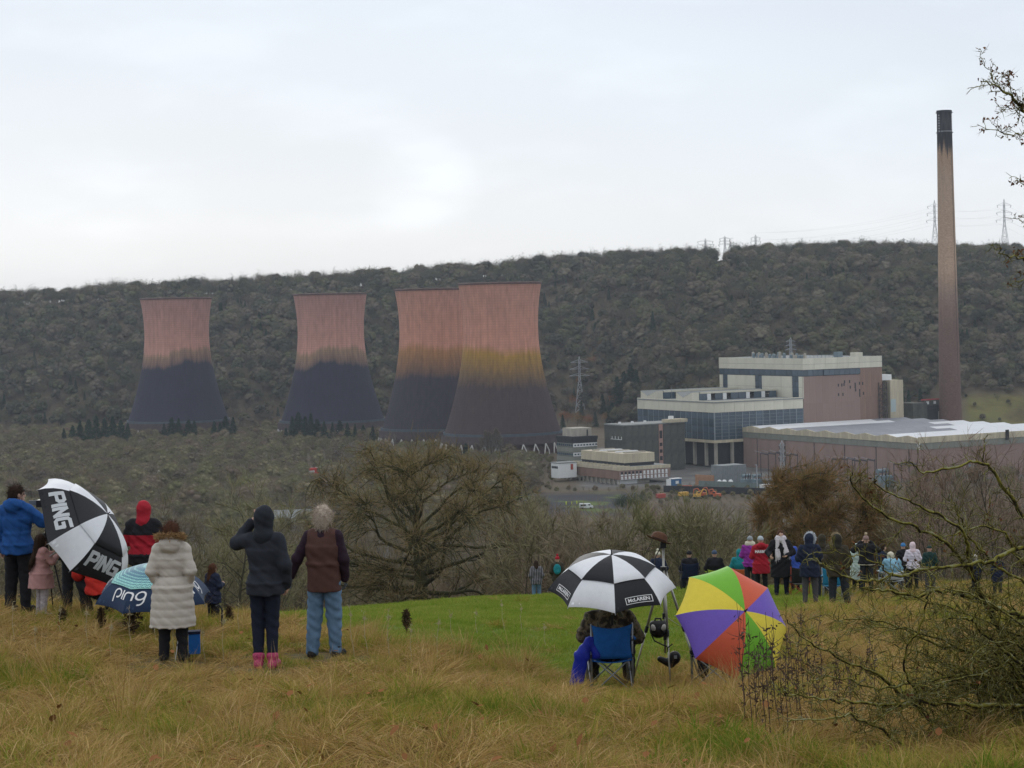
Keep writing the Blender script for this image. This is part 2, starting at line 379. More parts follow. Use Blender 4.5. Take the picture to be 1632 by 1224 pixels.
pink = [(.47, .215, .18), (.42, .20, .175)]
tm1 = tower_material('tower_concrete_dark', [(.52, .265, .205), (.42, .22, .185)], [(.17, .10, .085), (.30, .185, .12)], [(.034, .034, .058), (.028, .026, .048)], 65, 3.5, 7, 1.3, wave=5)
tm2 = tower_material('tower_concrete_dark_b', [(.54, .275, .215), (.42, .22, .185)], [(.17, .105, .085), (.31, .195, .12)], [(.034, .033, .055), (.028, .026, .048)], 64, 3.5, 8, 2.9, wave=5)
tm3 = tower_material('tower_concrete_ochre', [(.57, .265, .18), (.50, .25, .185)], [(.16, .085, .055), (.40, .19, .07)], [(.05, .04, .054), (.042, .034, .048)], 60, 5, 16, 4.1, wave=3, grid=.12)
tm4 = tower_material('tower_concrete_brown', [(.56, .26, .18), (.50, .25, .185)], [(.14, .085, .05), (.38, .21, .035)], [(.056, .042, .05), (.068, .045, .046)], 57, 6, 17, 5.2, wave=3, grid=.12)
m_rim = M('tower_rim_brick', (.10, .055, .05), var=.25, scale=.4)
m_band = M('tower_walkway_band', (.075, .095, .115), var=.15, scale=.3)
m_skirt = M('tower_skirt', (.075, .055, .055), var=.25, scale=.3)
m_leg = M('pale_concrete', (.55, .53, .50), var=.12, scale=.6)
ZT, RT, CZ = 84.0, 25.8, 60.8
def r_tower(z): return RT * math.sqrt(1 + ((z - ZT) / CZ) ** 2)
leg_mesh = None
def cooling_tower(px, ytop, d, mat, label):
    global leg_mesh
    a, b = ray(px, ytop); loc = Vector((a * d, d, b * d - 114.0))
    t = empty('cooling_tower', loc, random.uniform(0, 6)); tag(t, label, 'cooling tower', 'cooling towers of the power station'); t.scale = (1.045, 1.045, 1) if d > 1600 else (1, 1, 1)
    zs = np.linspace(5.2, 114, 60)
    m = MB().use(mat); m.lathe([(r_tower(z), z) for z in zs], 120)
    m.use(m_rim); m.lathe([(r_tower(z) - .45, z) for z in zs[::-1][:30]], 72)
    m.build('shell', t, smooth=True)
    m = MB().use(m_rim); rt = r_tower(114)
    m.lathe([(rt - .6, 113.0), (rt + .35, 113.0), (rt + .5, 114.2), (rt - .5, 114.5), (rt - .6, 113.0)], 120); m.build('rim', t)
    m = MB().use(m_band); rb = r_tower(11.0)
    m.lathe([(rb + .1, 10.2), (rb + 1.0, 10.2), (rb + 1.0, 12.0), (rb + .1, 12.0)], 96); m.build('walkway', t)
    m = MB().use(m_skirt); m.lathe([(r_tower(5.1) + .05, 4.6), (r_tower(5.1) + .4, 4.6), (r_tower(5.1) + .25, 10.15), (r_tower(5.1) - .6, 10.15)], 96); m.build('skirt', t)
    m = MB().use(m_rim); m.lathe([(38.5, -4), (38.5, 5.0), (0.1, 5.2)], 64); m.build('basin', t)
    if leg_mesh is None:
        q = MB().use(m_leg); r0 = r_tower(5.1) + .3
        for s in (-1, 1): q.tube([(r0, 0, 4.9), (r0 + 1.2, s * 2.0, 0), (r0 + 1.3, s * 2.1, -4)], .42, 6)
        leg_mesh = q.mesh('leg')
    for k in range(30): link('leg', leg_mesh, t, rot=(0, 0, 2 * math.pi * k / 30))
    return t
cooling_tower(280.5, 475.5, 1697, tm1, 'pink and blue-black cooling tower standing alone at the far left of the row')
cooling_tower(526.0, 468.5, 1640, tm2, 'pink and blue-black cooling tower second from the left with an even dark base')
cooling_tower(690.5, 461.0, 1495, tm3, 'cooling tower with orange waist partly hidden behind the nearest tower')
cooling_tower(796.5, 451.5, 1387, tm4, 'nearest and tallest looking cooling tower with ochre waist and brown base')

# ------------------------------------------------------------------ chimney
def chimney_material():
    m = bpy.data.materials.new('chimney_concrete'); m.use_nodes = True; nt = m.node_tree; n = nt.nodes; l = nt.links
    b = n['Principled BSDF']; b.inputs['Roughness'].default_value = .9; b.inputs['Specular IOR Level'].default_value = .2
    tc = N(n, 'ShaderNodeTexCoord'); sp = N(n, 'ShaderNodeSeparateXYZ'); l.new(tc.outputs['Object'], sp.inputs[0])
    def noise(sc, stretch, det=5):
        mp = N(n, 'ShaderNodeMapping'); mp.inputs['Scale'].default_value = stretch; l.new(tc.outputs['Object'], mp.inputs[0])
        q = N(n, 'ShaderNodeTexNoise'); q.inputs['Scale'].default_value = sc; q.inputs['Detail'].default_value = det; l.new(mp.outputs[0], q.inputs['Vector']); return q.outputs['Fac']
    s1 = noise(.5, (1, 1, .03)); s2 = noise(.8, (1, 1, 3.0))
    ad = N(n, 'ShaderNodeMath', operation='MULTIPLY_ADD'); ad.inputs[1].default_value = 30; l.new(s1, ad.inputs[0]); l.new(sp.outputs['Z'], ad.inputs[2])
    mr = N(n, 'ShaderNodeMapRange'); mr.inputs['From Min'].default_value = 15; mr.inputs['From Max'].default_value = 235; l.new(ad.outputs[0], mr.inputs['Value'])
    rp = N(n, 'ShaderNodeValToRGB'); els = rp.color_ramp.elements
    els[0].position = 0; els[0].color = (.16, .10, .082, 1); els[1].position = 1; els[1].color = (.012, .012, .016, 1)
    for p, c in ((.36, (.17, .108, .09)), (.46, (.26, .18, .14)), (.54, (.44, .305, .21)), (.80, (.37, .265, .19)), (.875, (.33, .22, .14)), (.9, (.03, .026, .028)), (.93, (.012, .012, .015)), (.965, (.045, .042, .045))): els.new(p).color = (*c, 1)
    l.new(mr.outputs[0], rp.inputs[0])
    k = N(n, 'ShaderNodeMapRange'); k.inputs['From Min'].default_value = .3; k.inputs['From Max'].default_value = .7; k.inputs['To Min'].default_value = .72; k.inputs['To Max'].default_value = 1.2
    l.new(s2, k.inputs['Value'])
    vm = N(n, 'ShaderNodeVectorMath', operation='SCALE'); l.new(rp.outputs[0], vm.inputs[0]); l.new(k.outputs[0], vm.inputs['Scale'])
    l.new(vm.outputs[0], b.inputs['Base Color']); return m
_d = 1300; _a, _b = ray(1513.5, 176); _zt = _b * _d; _hc = _zt + 95
chim = empty('chimney', (_a * _d - 3.6, _d, -95)); tag(chim, 'tall brown concrete chimney with soot-black top rising beside the power station', 'chimney')
m = MB().use(chimney_material())
m.lathe([(7.6, 0), (7.1, 30), (5.85, 120), (5.2, 175), (4.75, _hc - 1.5), (4.95, _hc - 1.4), (4.95, _hc), (4.2, _hc)], 40); m.build('shaft', chim, smooth=False)
m_soot = M('sooty_steel', (.02, .02, .024), var=.3, scale=1)
m_rail = M('pale_steel', (.45, .46, .47), var=.1, scale=1)
for zz in (_hc - 14.5, _hc - 1.6): MB().use(m_soot).lathe([(4.9, zz), (5.5, zz), (5.5, zz + .35), (4.9, zz + .35)], 32).build('platform', chim)
m = MB().use(m_rail)
for a_ in (R(215), R(325)):
    for k in range(7): m.box((5.0 * math.cos(a_), 5.0 * math.sin(a_), _hc - 13.5 + k * 1.7), (.5, .5, .7))
for k in range(9): m.box((5.25 * math.cos(R(235 + k * 9)), 5.25 * math.sin(R(235 + k * 9)), _hc - 13.7), (.5, .3, .4))
m.build('aircraft_light', chim)
m = MB().use(m_soot)
for s in (-.3, .3): m.tube([(6.6 * math.cos(R(310)) + s, 7.3 * math.sin(R(310)), 2), (4.7 * math.cos(R(310)) + s, 4.95 * math.sin(R(310)), _hc - 2)], .12, 4)
m.build('ladder', chim)

# ------------------------------------------------------------------ power station buildings
TH = R(30)
m_cream = M('cream_cladding', (.60, .575, .47), var=.08, scale=.25, rough=.6, rand=.05, stretch=(1, 1, .25))
m_creamd = M('weathered_cream', (.50, .44, .32), var=.2, scale=.3, rough=.7, rand=.08, stretch=(1, 1, .15))
m_brown = M('pink_brown_cladding', (.275, .19, .165), var=.10, scale=.18, rough=.75, rand=.05, stretch=(1, 1, .12))
m_rust = M('rusty_brown_cladding', (.235, .15, .115), var=.22, scale=.35, rough=.75, rand=.06, stretch=(1, 1, .08))
m_grey = M('grey_green_cladding', (.215, .225, .19), var=.10, scale=.4, rough=.7, rand=.06, stretch=(1, 1, .2))
m_dark = M('dark_recess', (.03, .032, .036), var=.2, scale=.5)
m_glass = M('station_glass', (.055, .085, .115), rough=.22, var=.25, scale=.12, rand=.25, spec=.55)
m_mull = M('glazing_bar', (.25, .28, .30), var=.1, scale=1)
m_roofw = M('white_roof_sheet', (.66, .67, .69), var=.05, scale=.2, rough=.45, rand=.04)
m_roofg = M('grey_roof_sheet', (.21, .215, .24), var=.12, scale=.2, rough=.5, rand=.06)
m_roofm = M('felt_roof', (.22, .23, .225), var=.15, scale=.2, rough=.8)
m_brickd = M('stained_dark_brick', (.078, .08, .07), var=.35, scale=.16, rough=.9, col2=(.12, .12, .105))
m_pinkb = M('pink_render', (.40, .25, .21), var=.12, scale=.5)
m_white = M('white_painted', (.74, .75, .74), var=.05, scale=.8, rough=.5)
m_conc = M('stained_concrete', (.40, .37, .31), var=.2, scale=.4, stretch=(1, 1, .3))
m_steelg = M('blue_grey_plant_steel', (.17, .225, .25), var=.12, scale=.8, rough=.5)
m_rustst = M('rusted_lattice_steel', (.055, .045, .042), var=.3, scale=1)

def panels(parent, name, mat, face, a0, a1, n, z0, z1, t=.25, off=.0, gap=.12, rows=1, base=0.0):
    """a run of n alike panels on the right (R: plane y=base) or left (L: plane x=base) face; each one its own part"""
    w = (a1 - a0) / n; h = (z1 - z0) / rows
    q = MB().use(mat)
    if face == 'R': q.bx(0, w - gap, -t, 0, 0, h - gap)
    else: q.bx(-t, 0, 0, w - gap, 0, h - gap)
    me = q.mesh(name)
    for i in range(n):
        for r in range(rows):
            a = a0 + i * w + gap / 2; z = z0 + r * h + gap / 2
            link(name, me, parent, (a, base - off, z) if face == 'R' else (base - off, a, z))
def piece(parent, name, mat, *b):
    return MB().use(mat).bx(*b).build(name, parent)

# turbine hall: local x runs along the right-hand face, y along the left-hand face, z above the valley datum of -94
def bldg(name, px, d, label, z=-94.0):
    a, b = ray(px, HY); t = empty(name, (a * d, d, z), TH); tag(t, label, 'building'); return t
T = bldg('turbine_hall', 1135, 1200, 'long cream and glass turbine hall with two roof monitors')
piece(T, 'wall', m_dark, .5, 67, .5, 83, 14.2, 38.0)
piece(T, 'roof', m_roofm, -.35, 67, -.35, 83, 38.0, 38.6)
panels(T, 'fascia_panel', m_cream, 'R', 0, 67, 9, 32.2, 39.2, t=.5, base=.5)
panels(T, 'fascia_panel', m_cream, 'L', 0, 83, 10, 32.2, 39.2, t=.5, base=.5)
panels(T, 'pane', m_glass, 'R', .4, 67, 13, 15.9, 32.1, t=.12, base=.45, rows=4, gap=.35)
panels(T, 'pane', m_glass, 'L', .4, 83, 14, 15.9, 32.1, t=.12, base=.45, rows=4, gap=.3)
m = MB().use(m_mull)
for i in range(14): m.bx(.4 + i * 66.6 / 13 - .17, .4 + i * 66.6 / 13 + .17, .1, .45, 15.9, 32.1)
for k in range(9): m.bx(.4, 67, .28, .42, 15.9 + k * 2.02 - .06, 15.9 + k * 2.02 + .06)
for i in range(15): m.bx(.2, .45, .4 + i * 82.6 / 14 - .1, .4 + i * 82.6 / 14 + .1, 15.9, 32.1)
m.bx(-.1, .5, -.1, .5, 15.9, 32.15); m.build('glazing_bar', T)
panels(T, 'ledge_panel', m_creamd, 'R', -.5, 67, 8, 14.0, 15.8, t=1.4, base=1.4)
panels(T, 'ledge_panel', m_creamd, 'L', .9, 83, 9, 14.0, 15.8, t=1.4, base=.9)
q = MB().use(m_conc); q.bx(-.8, .8, -.8, .8, 0, 13.9); cm = q.mesh('column')
for i in range(6): link('column', cm, T, (2.2 + i * 12, 2.2, 0)); link('column', cm, T, (2.2, 12 + i * 12, 0))
piece(T, 'undercroft', m_dark, 5, 66, 5, 82, 0, 13.95)
for y0_ in (27, 66):   # butterfly roof monitors
    m = MB().use(m_cream); L0, L1, W, Hh = 1.5, 66, 15, 5.0
    for x in (L0,):
        m.add([(x, y0_ - 2, 38.6), (x, y0_ - 2, 38.6 + Hh), (x, y0_ + W * .5, 38.6 + Hh - 3.2), (x, y0_ + W, 38.6 + Hh), (x, y0_ + W, 38.6)], [(0, 1, 2, 3, 4)])
        m.add([(x + .4, y0_ - 2, 38.6), (x + .4, y0_ - 2, 38.6 + Hh), (x + .4, y0_ + W * .5, 38.6 + Hh - 3.2), (x + .4, y0_ + W, 38.6 + Hh), (x + .4, y0_ + W, 38.6)], [(4, 3, 2, 1, 0)])
    m.bx(L0 + 6, L1, y0_ - 2.2, y0_ - 1.6, 38.6 + Hh - .9, 38.6 + Hh + .25); m.build('monitor_end', T)
    m = MB().use(m_roofm)
    m.add([(L0, y0_ - 2, 38.6 + Hh + .05), (L1, y0_ - 2, 38.6 + Hh + .05), (L1, y0_ + W * .5, 38.6 + Hh - 3.15), (L0, y0_ + W * .5, 38.6 + Hh - 3.15), (L1, y0_ + W, 38.6 + Hh + .05), (L0, y0_ + W, 38.6 + Hh + .05)], [(0, 1, 2, 3), (3, 2, 4, 5)]); m.build('monitor_roof', T)
    piece(T, 'monitor_wall', m_dark, L0 + 5.4, L1, y0_ - 1.7, y0_ + W - .1, 38.6, 38.6 + Hh - 3.3)
    piece(T, 'monitor_side', m_cream, L0, L0 + 5.3, y0_ - 2.1, y0_ - 1.9, 38.65, 38.6 + Hh)
    for i in range(10):
        a0 = L0 + 5.6 + i * 5.9
        piece(T, 'pane', m_white if i in (1, 3, 6, 8) and y0_ == 27 or (i == 3 and y0_ == 66) else m_glass, a0, a0 + 5.5 * (.5 if i in (1, 3, 6, 8) else 1), y0_ - 2.05, y0_ - 1.75, 38.7, 38.6 + Hh - 1.0)
piece(T, 'lightning_rod', m_mull, -.2, 0, 44, 44.2, 39, 47)

# boiler house behind it, sharing the turbine hall's right-hand end
_c = Vector((T.location.x + 67.3 * math.cos(TH), T.location.y + 67.3 * math.sin(TH), -94))
B = empty('boiler_house', _c, TH); tag(B, 'tall boiler house with brown clad end wall and broken window holes', 'building')
piece(B, 'wall', m_dark, .5, 63, .5, 87, 0, 62)
piece(B, 'roof', m_roofm, .1, 63.2, .1, 87.2, 62, 62.5)
for z0_, z1_ in ((55.6, 59.0), (59.0, 62.8)):
    panels(B, 'fascia_panel', m_cream, 'R', 0, 63, 7, z0_, z1_, t=.5, base=.5)
    panels(B, 'fascia_panel', m_cream, 'L', 0, 87.5, 9, z0_, z1_, t=.5, base=.5)
panels(B, 'pane', m_glass, 'L', .3, 87.5, 16, 51.8, 55.5, t=.12, base=.45, gap=.3)
for p0, p1, mt in ((1277, 1270, 0), (1270, 1260, 1), (1260, 1213, 0), (1213, 1202, 1), (1202, 1157, 0), (1157, 1149, 1), (1149, 1143.5, 0)):
    a0, a1 = (1277 - p0) * .653, (1277 - p1) * .653
    if mt: panels(B, 'pane', m_glass, 'L', a0 + .2, a1, 2, 38, 51.7, t=.12, base=.45, rows=4, gap=.3)
    else: panels(B, 'white_panel', m_cream, 'L', a0, a1, max(1, round((a1 - a0) / 10)), 38, 51.6, t=.4, base=.5, rows=2, gap=.1)
panels(B, 'pane', m_glass, 'R', .3, 16, 4, 51.8, 55.5, t=.12, base=.45, gap=.3)
panels(B, 'louvre', m_glass, 'R', 16, 45, 7, 51.9, 55.3, t=.9, base=.45, gap=.15, rows=1)
panels(B, 'cladding_panel', m_brown, 'R', 0, 45, 9, 1, 51.6, t=.3, base=.5, rows=3, gap=.06)
panels(B, 'cladding_panel', m_rust, 'R', 45, 63, 4, 1, 55.5, t=.3, base=.5, rows=3, gap=.06)
panels(B, 'cladding_panel', m_brown, 'L', 0, 87, 12, 1, 37.9, t=.3, base=.5, rows=1, gap=.06)
m = MB().use(m_dark)
for px, py in ((1333, 615), (1338.5, 615), (1342, 614.5), (1343, 610), (1351, 610), (1352, 619), (1360, 614.5), (1360, 619), (1360.5, 624), (1367, 613.5), (1372, 614), (1367, 625), (1367, 630), (1367, 633), (1373, 630), (1333, 630), (1340, 630)):
    a_ = (px - 1277) * 63.0 / 127; z_ = (490 - py) / 3200 * 1245 + 94
    m.bx(a_ - .45, a_ + .45, .12, .35, z_ - .9, z_ + .9)
o = m.build('broken_window', B)
for i in range(22):   # vents along the roof edge
    if i in (7, 12): continue
    q = MB().use(m_steelg if i % 3 else m_conc); h_ = random.uniform(1.6, 3.6)
    q.bx(-.7, .7, -.7, .7, 0, h_); q.lathe([(.9, h_), (.9, h_ + .4), (.2, h_ + .7)], 8); q.build('roof_vent', B, (2 + random.uniform(0, 4) , 2 + i * 2.6, 62.5))
piece(B, 'roof_vent', m_steelg, 30, 34, 3, 7, 62.5, 66.0); piece(B, 'roof_hatch', m_cream, 44, 50, 3, 8, 62.5, 65.2)
m = MB().use(m_steelg)
for i in range(9): m.tube([(6 + i * 3, 4, 62.5), (6 + i * 3, 4, 64.3)], .12, 4)
m.tube([(6, 4, 64.3), (30, 4, 64.3)], .1, 4); m.build('roof_rail', B)

# stair lattice and cream annexe on the right
ax = bldg('annexe', 1416, 1268, 'cream annexe block with pale blue patch right of the boiler house')
panels(ax, 'cladding_panel', m_creamd, 'R', 0, 11, 3, 0, 47, t=.3, base=.5, rows=3, gap=.08)
panels(ax, 'cladding_panel', m_creamd, 'L', 0, 14, 3, 0, 47, t=.3, base=.5, rows=3, gap=.08)
piece(ax, 'wall', m_creamd, .5, 10.9, .5, 14, 0, 46.9)
piece(ax, 'patch', M('pale_blue_sheet', (.42, .50, .50), var=.06), .4, 4.6, .0, .18, 27, 35)
piece(ax, 'roof_box', m_white, -5, 4, 3, 10, 46.95, 50.6)
st = bldg('stair_tower', 1398, 1262, 'dark open lattice stair tower between boiler house and cream annexe')
m = MB().use(m_rustst)
for x in (0, 3.2, 6.6):
    for y in (0, 4): m.bx(x - .22, x + .22, y - .22, y + .22, 0, 46)
for k in range(12):
    z_ = k * 3.8
    for y in (0, 4):
        m.bx(0, 6.6, y - .12, y + .12, z_ - .15, z_ + .15)
        m.tube([(0, y, z_), (3.2, y, z_ + 3.8)], .16, 4); m.tube([(6.6, y, z_), (3.2, y, z_ + 3.8)], .16, 4)
    m.bx(.2, 6.4, .3, 3.7, z_ + .2, z_ + .35)
m.build('lattice', st)

# big switchgear hall in front on the right
Hh_ = bldg('switch_hall', 1460, 1074, 'wide pink-brown hall with cream gabled fascia and white and grey roof')
LX, LY, NB = 120.0, 157.0, 9
piece(Hh_, 'wall', m_brown, .5, LX, .5, LY, -4, 19.5)
panels(Hh_, 'cladding_panel', m_brown, 'R', 0, LX, 14, -4, 16.5, t=.3, base=.5, gap=.07, rows=1)
panels(Hh_, 'cladding_panel', m_brown, 'L', 0, LY, 18, -4, 16.5, t=.3, base=.5, gap=.07, rows=1)
panels(Hh_, 'band_panel', m_grey, 'R', 0, LX, 24, 16.6, 20.0, t=.6, base=.5, gap=.1)
panels(Hh_, 'band_panel', m_grey, 'L', 0, LY, 28, 16.6, 20.0, t=.6, base=.5, gap=.1)
panels(Hh_, 'fascia_panel', m_creamd, 'R', -.2, LX, 12, 20.0, 23.4, t=.9, base=.5, gap=.08)
bw = LY / NB
gm = MB().use(m_creamd)
gm.add([(-.4, .05, 20), (-.4, .05, 22.6), (-.4, bw / 2, 23.9), (-.4, bw - .05, 22.6), (-.4, bw - .05, 20), (.5, .05, 20), (.5, .05, 22.6), (.5, bw / 2, 23.9), (.5, bw - .05, 22.6), (.5, bw - .05, 20)],
       [(4, 3, 2, 1, 0), (5, 6, 7, 8, 9), (0, 1, 6, 5), (1, 2, 7, 6), (2, 3, 8, 7), (3, 4, 9, 8)])
gme = gm.mesh('gable_panel')
piece(Hh_, 'corner_trim', m_white, -.6, .2, -.5, .3, 16.6, 20.0)
for i in range(NB):
    link('gable_panel', gme, Hh_, (0, i * bw, 0))
    for s in (0, 1):
        xs = [.55, 30, 62, 92, LX]
        for j in range(4):
            white = (i <= 1) or (i >= 7 and j < 3) or (j == 2 and i in (2, 3)) or (j == 3 and i < 6)
            y0_, y1_ = i * bw + s * bw / 2, i * bw + (s + 1) * bw / 2
            za, zb = (22.55, 23.8) if s == 0 else (23.8, 22.55)
            q = MB().use(m_roofw if white else m_roofg); x0, x1 = xs[j], xs[j + 1] - .15
            q.add([(x0, y0_, za), (x1, y0_, za), (x1, y1_, zb), (x0, y1_, zb), (x0, y0_, za - .3), (x1, y0_, za - .3), (x1, y1_, zb - .3), (x0, y1_, zb - .3)], [(0, 1, 2, 3), (7, 6, 5, 4), (0, 4, 5, 1), (2, 6, 7, 3), (1, 5, 6, 2), (0, 3, 7, 4)])
            q.build('roof_panel', Hh_)
dr = piece(Hh_, 'door', m_steelg, 34.5, 39, -.02, .19, -1, 7)
piece(Hh_, 'hoist', m_soot, 62, 64, -1.2, -.45, 19, 24.5)
for i in range(6): piece(Hh_, 'downpipe', m_rustst, -.05, .17, 8 + i * 27, 8.3 + i * 27, 0, 16.5)

# dark stained block left of the turbine hall
A = bldg('dark_block', 992, 1180, 'dark stained concrete block with a pink window strip left of the turbine hall', -95)
piece(A, 'wall', m_brickd, 0, 42.5, 0, 22, 0, 27.6)
m = MB().use(m_roofm); m.bx(-.3, 42.8, -.3, 22.3, 27.6, 28.2); m.build('roof', A)
panels(A, 'wall_panel', m_brickd, 'R', 0, 23.5, 5, .2, 27.5, t=.25, base=-.02, rows=3, gap=.08)
panels(A, 'wall_panel', m_brickd, 'R', 27, 42.5, 3, .2, 27.5, t=.25, base=-.02, rows=3, gap=.08)
panels(A, 'wall_panel', m_brickd, 'L', 0, 22, 4, .2, 27.5, t=.25, base=-.02, rows=3, gap=.08)
piece(A, 'window_strip', m_pinkb, 23.9, 26.7, -.2, -.02, .2, 27.5)
for z0_, z1_ in ((19.2, 23.8), (14.6, 16.6), (10.6, 12.6), (6.2, 8.6)): piece(A, 'window', m_dark, 24.3, 26.2, -.32, -.21, z0_, z1_)
piece(A, 'roof_slab', m_creamd, 29, 43.5, -2, 4, 28.3, 30.2); piece(A, 'roof_hut', m_white, 33, 35.5, 1, 3, 30.25, 32)
for i in range(3): piece(A, 'roof_vent', m_white, 4 + i * 9, 5.2 + i * 9, 12, 13.2, 28.25, 29.4)
m = MB().use(m_white)
for i in range(4): m.bx(-.45, -.3, 3 + i * 3.4, 3.4 + i * 3.4, 19.5, 21.2)
m.bx(-.4, -.3, 3, 15, 19.3, 19.6); m.build('bracket', A)

# control block: cream upper storey on a wider brown one
C_ = bldg('control_block', 981, 1100, 'low brown control block with cream upper storey and rows of small windows', -96)
piece(C_, 'wall', m_rust, 0, 34, 0, 61, 3.8, 8.6)
panels(C_, 'wall_panel', m_rust, 'L', 0, 61, 9, 3.8, 8.6, t=.25, base=-.01, gap=.08)
panels(C_, 'wall_panel', m_brown, 'R', 0, 34, 6, 3.8, 8.6, t=.25, base=-.01, gap=.08)
panels(C_, 'fascia_panel', m_creamd, 'L', -.4, 61, 10, 8.7, 10.6, t=.4, base=-.02, gap=.06)
panels(C_, 'fascia_panel', m_creamd, 'R', 0, 34, 6, 8.7, 10.6, t=.4, base=-.02, gap=.06)
piece(C_, 'roof', m_roofm, 0, 34, 0, 61, 8.65, 10.4)
rm = MB().use(m_creamd).bx(0, 8, -.3, .3, 0, .5).mesh('roof_beam')
for i in range(14): link('roof_beam', rm, C_, (.4, 2 + i * 4.1, 10.45))
piece(C_, 'upper_wall', m_dark, 7.5, 27, 5.5, 50, 10.4, 12.2)
piece(C_, 'upper_roof', m_creamd, 7.3, 27.2, 5.3, 50.2, 16.9, 17.3)
panels(C_, 'upper_panel', m_creamd, 'L', 5.2, 50.3, 8, 12.2, 17.2, t=.3, base=7.5, gap=.08)
panels(C_, 'upper_panel', m_creamd, 'R', 7.2, 27.2, 4, 12.2, 17.2, t=.3, base=5.5, gap=.08)
piece(C_, 'upper_core', m_creamd, 7.55, 27, 5.55, 50, 12.25, 16.9)
for i in range(5): piece(C_, 'skylight', m_roofw if i % 2 else m_conc, 10, 24, 9 + i * 8, 11 + i * 8, 17.35, 18.0)
for i in range(13):
    for r_, (z0_, z1_) in enumerate(((6.6, 8.0), (4.4, 5.4))):
        a0 = 1.2 + i * 2.45
        f_ = piece(C_, 'window', m_white if (r_ or i > 5) else m_dark, a0, a0 + 1.3, -.36, -.28, z0_, z1_)
        piece(C_, 'sill', m_white, a0 - .1, a0 + 1.4, -.42, -.3, z0_ - .75, z0_ - .1)
piece(C_, 'base_wall', m_conc, 1.5, 22, 3, 40, -2, 3.75)
piece(C_, 'base_wall', m_white, .9, 13.5, 2.3, 2.9, -2, 3.7)
cm2 = MB().use(m_conc).bx(-.35, .35, -.35, .35, -2, 3.75).mesh('column')
for i in range(14): link('column', cm2, C_, (.5, 1 + i * 4.5, 0))

# small glazed office with cream penthouse
O_ = bldg('office_block', 909, 1190, 'three storey office with white window bands beside the nearest cooling tower', -94)
piece(O_, 'wall', m_dark, .3, 17, .3, 19, 0, 18.4); piece(O_, 'roof', m_dark, -.3, 17.3, -.3, 19.3, 18.4, 20.2)
for k in range(3):
    z_ = 2.2 + k * 5.4
    panels(O_, 'spandrel', m_grey, 'R', 0, 17, 4, z_ - 2.0, z_ + .9, t=.2, base=.3, gap=.1); panels(O_, 'spandrel', m_grey, 'L', 0, 19, 4, z_ - 2.0, z_ + .9, t=.2, base=.3, gap=.1)
    panels(O_, 'window', m_white, 'R', .2, 17, 8, z_ + 1.0, z_ + 3.3, t=.14, base=.3, gap=.06)
    panels(O_, 'pane', m_glass, 'R', .55, 17.3, 8, z_ + 1.3, z_ + 3.0, t=.05, base=.13, gap=.8)
    panels(O_, 'window', m_grey, 'L', .2, 19, 8, z_ + 1.0, z_ + 3.3, t=.14, base=.3, gap=.2)
    panels(O_, 'pane', m_glass, 'L', .5, 19, 8, z_ + 1.2, z_ + 3.1, t=.05, base=.13, gap=.5)
piece(O_, 'penthouse', m_conc, 2, 15, 3, 15, 20.25, 25.0); piece(O_, 'penthouse_door', m_dark, 11.5, 12.3, 2.8, 2.98, 20.3, 24)
w_ = bldg('white_hut', 885, 1128, 'low white flat-roofed building in front of the office', -95)
piece(w_, 'wall', m_white, 0, 12, 0, 8, 2, 10.2); piece(w_, 'roof', m_roofm, -.3, 12.3, -.3, 8.3, 10.25, 10.7)
panels(w_, 'window', m_dark, 'L', .6, 7.4, 4, 7.2, 8.8, t=.1, base=-.01, gap=.3); piece(w_, 'door', M('red_door', (.35, .06, .04)), 8, 9.6, -.12, -.02, 6.4, 9.6)
# low plant at the foot of the chimney
p_ = bldg('plant_house', 1452, 1290, 'low dark plant building with red rail at the foot of the chimney')
piece(p_, 'wall', m_brickd, 0, 12, 0, 14, 0, 31); piece(p_, 'wall', m_dark, 12.1, 36, 1, 12, 0, 29); piece(p_, 'parapet', m_conc, 22, 36.5, .4, .95, 14, 25)
piece(p_, 'red_rail', M('red_oxide', (.38, .06, .06)), 10, 34, 3, 3.6, 32.3, 33.2); piece(p_, 'cabin', m_brickd, 12.2, 30, 3, 9, 29.05, 32.2)
for i, a_ in enumerate((14, 20, 25.5)): piece(p_, 'window', m_white, a_, a_ + 2, 2.8, 2.98, 29.8, 31.6)
m = MB().use(m_rustst)
for i in range(13): m.bx(13 + i * 1.8, 13.2 + i * 1.8, .5, .7, 25.0, 29.5)
m.bx(13, 35, .5, .7, 29.3, 29.6); m.bx(13, 35, .5, .7, 27.2, 27.4); m.build('railing', p_)

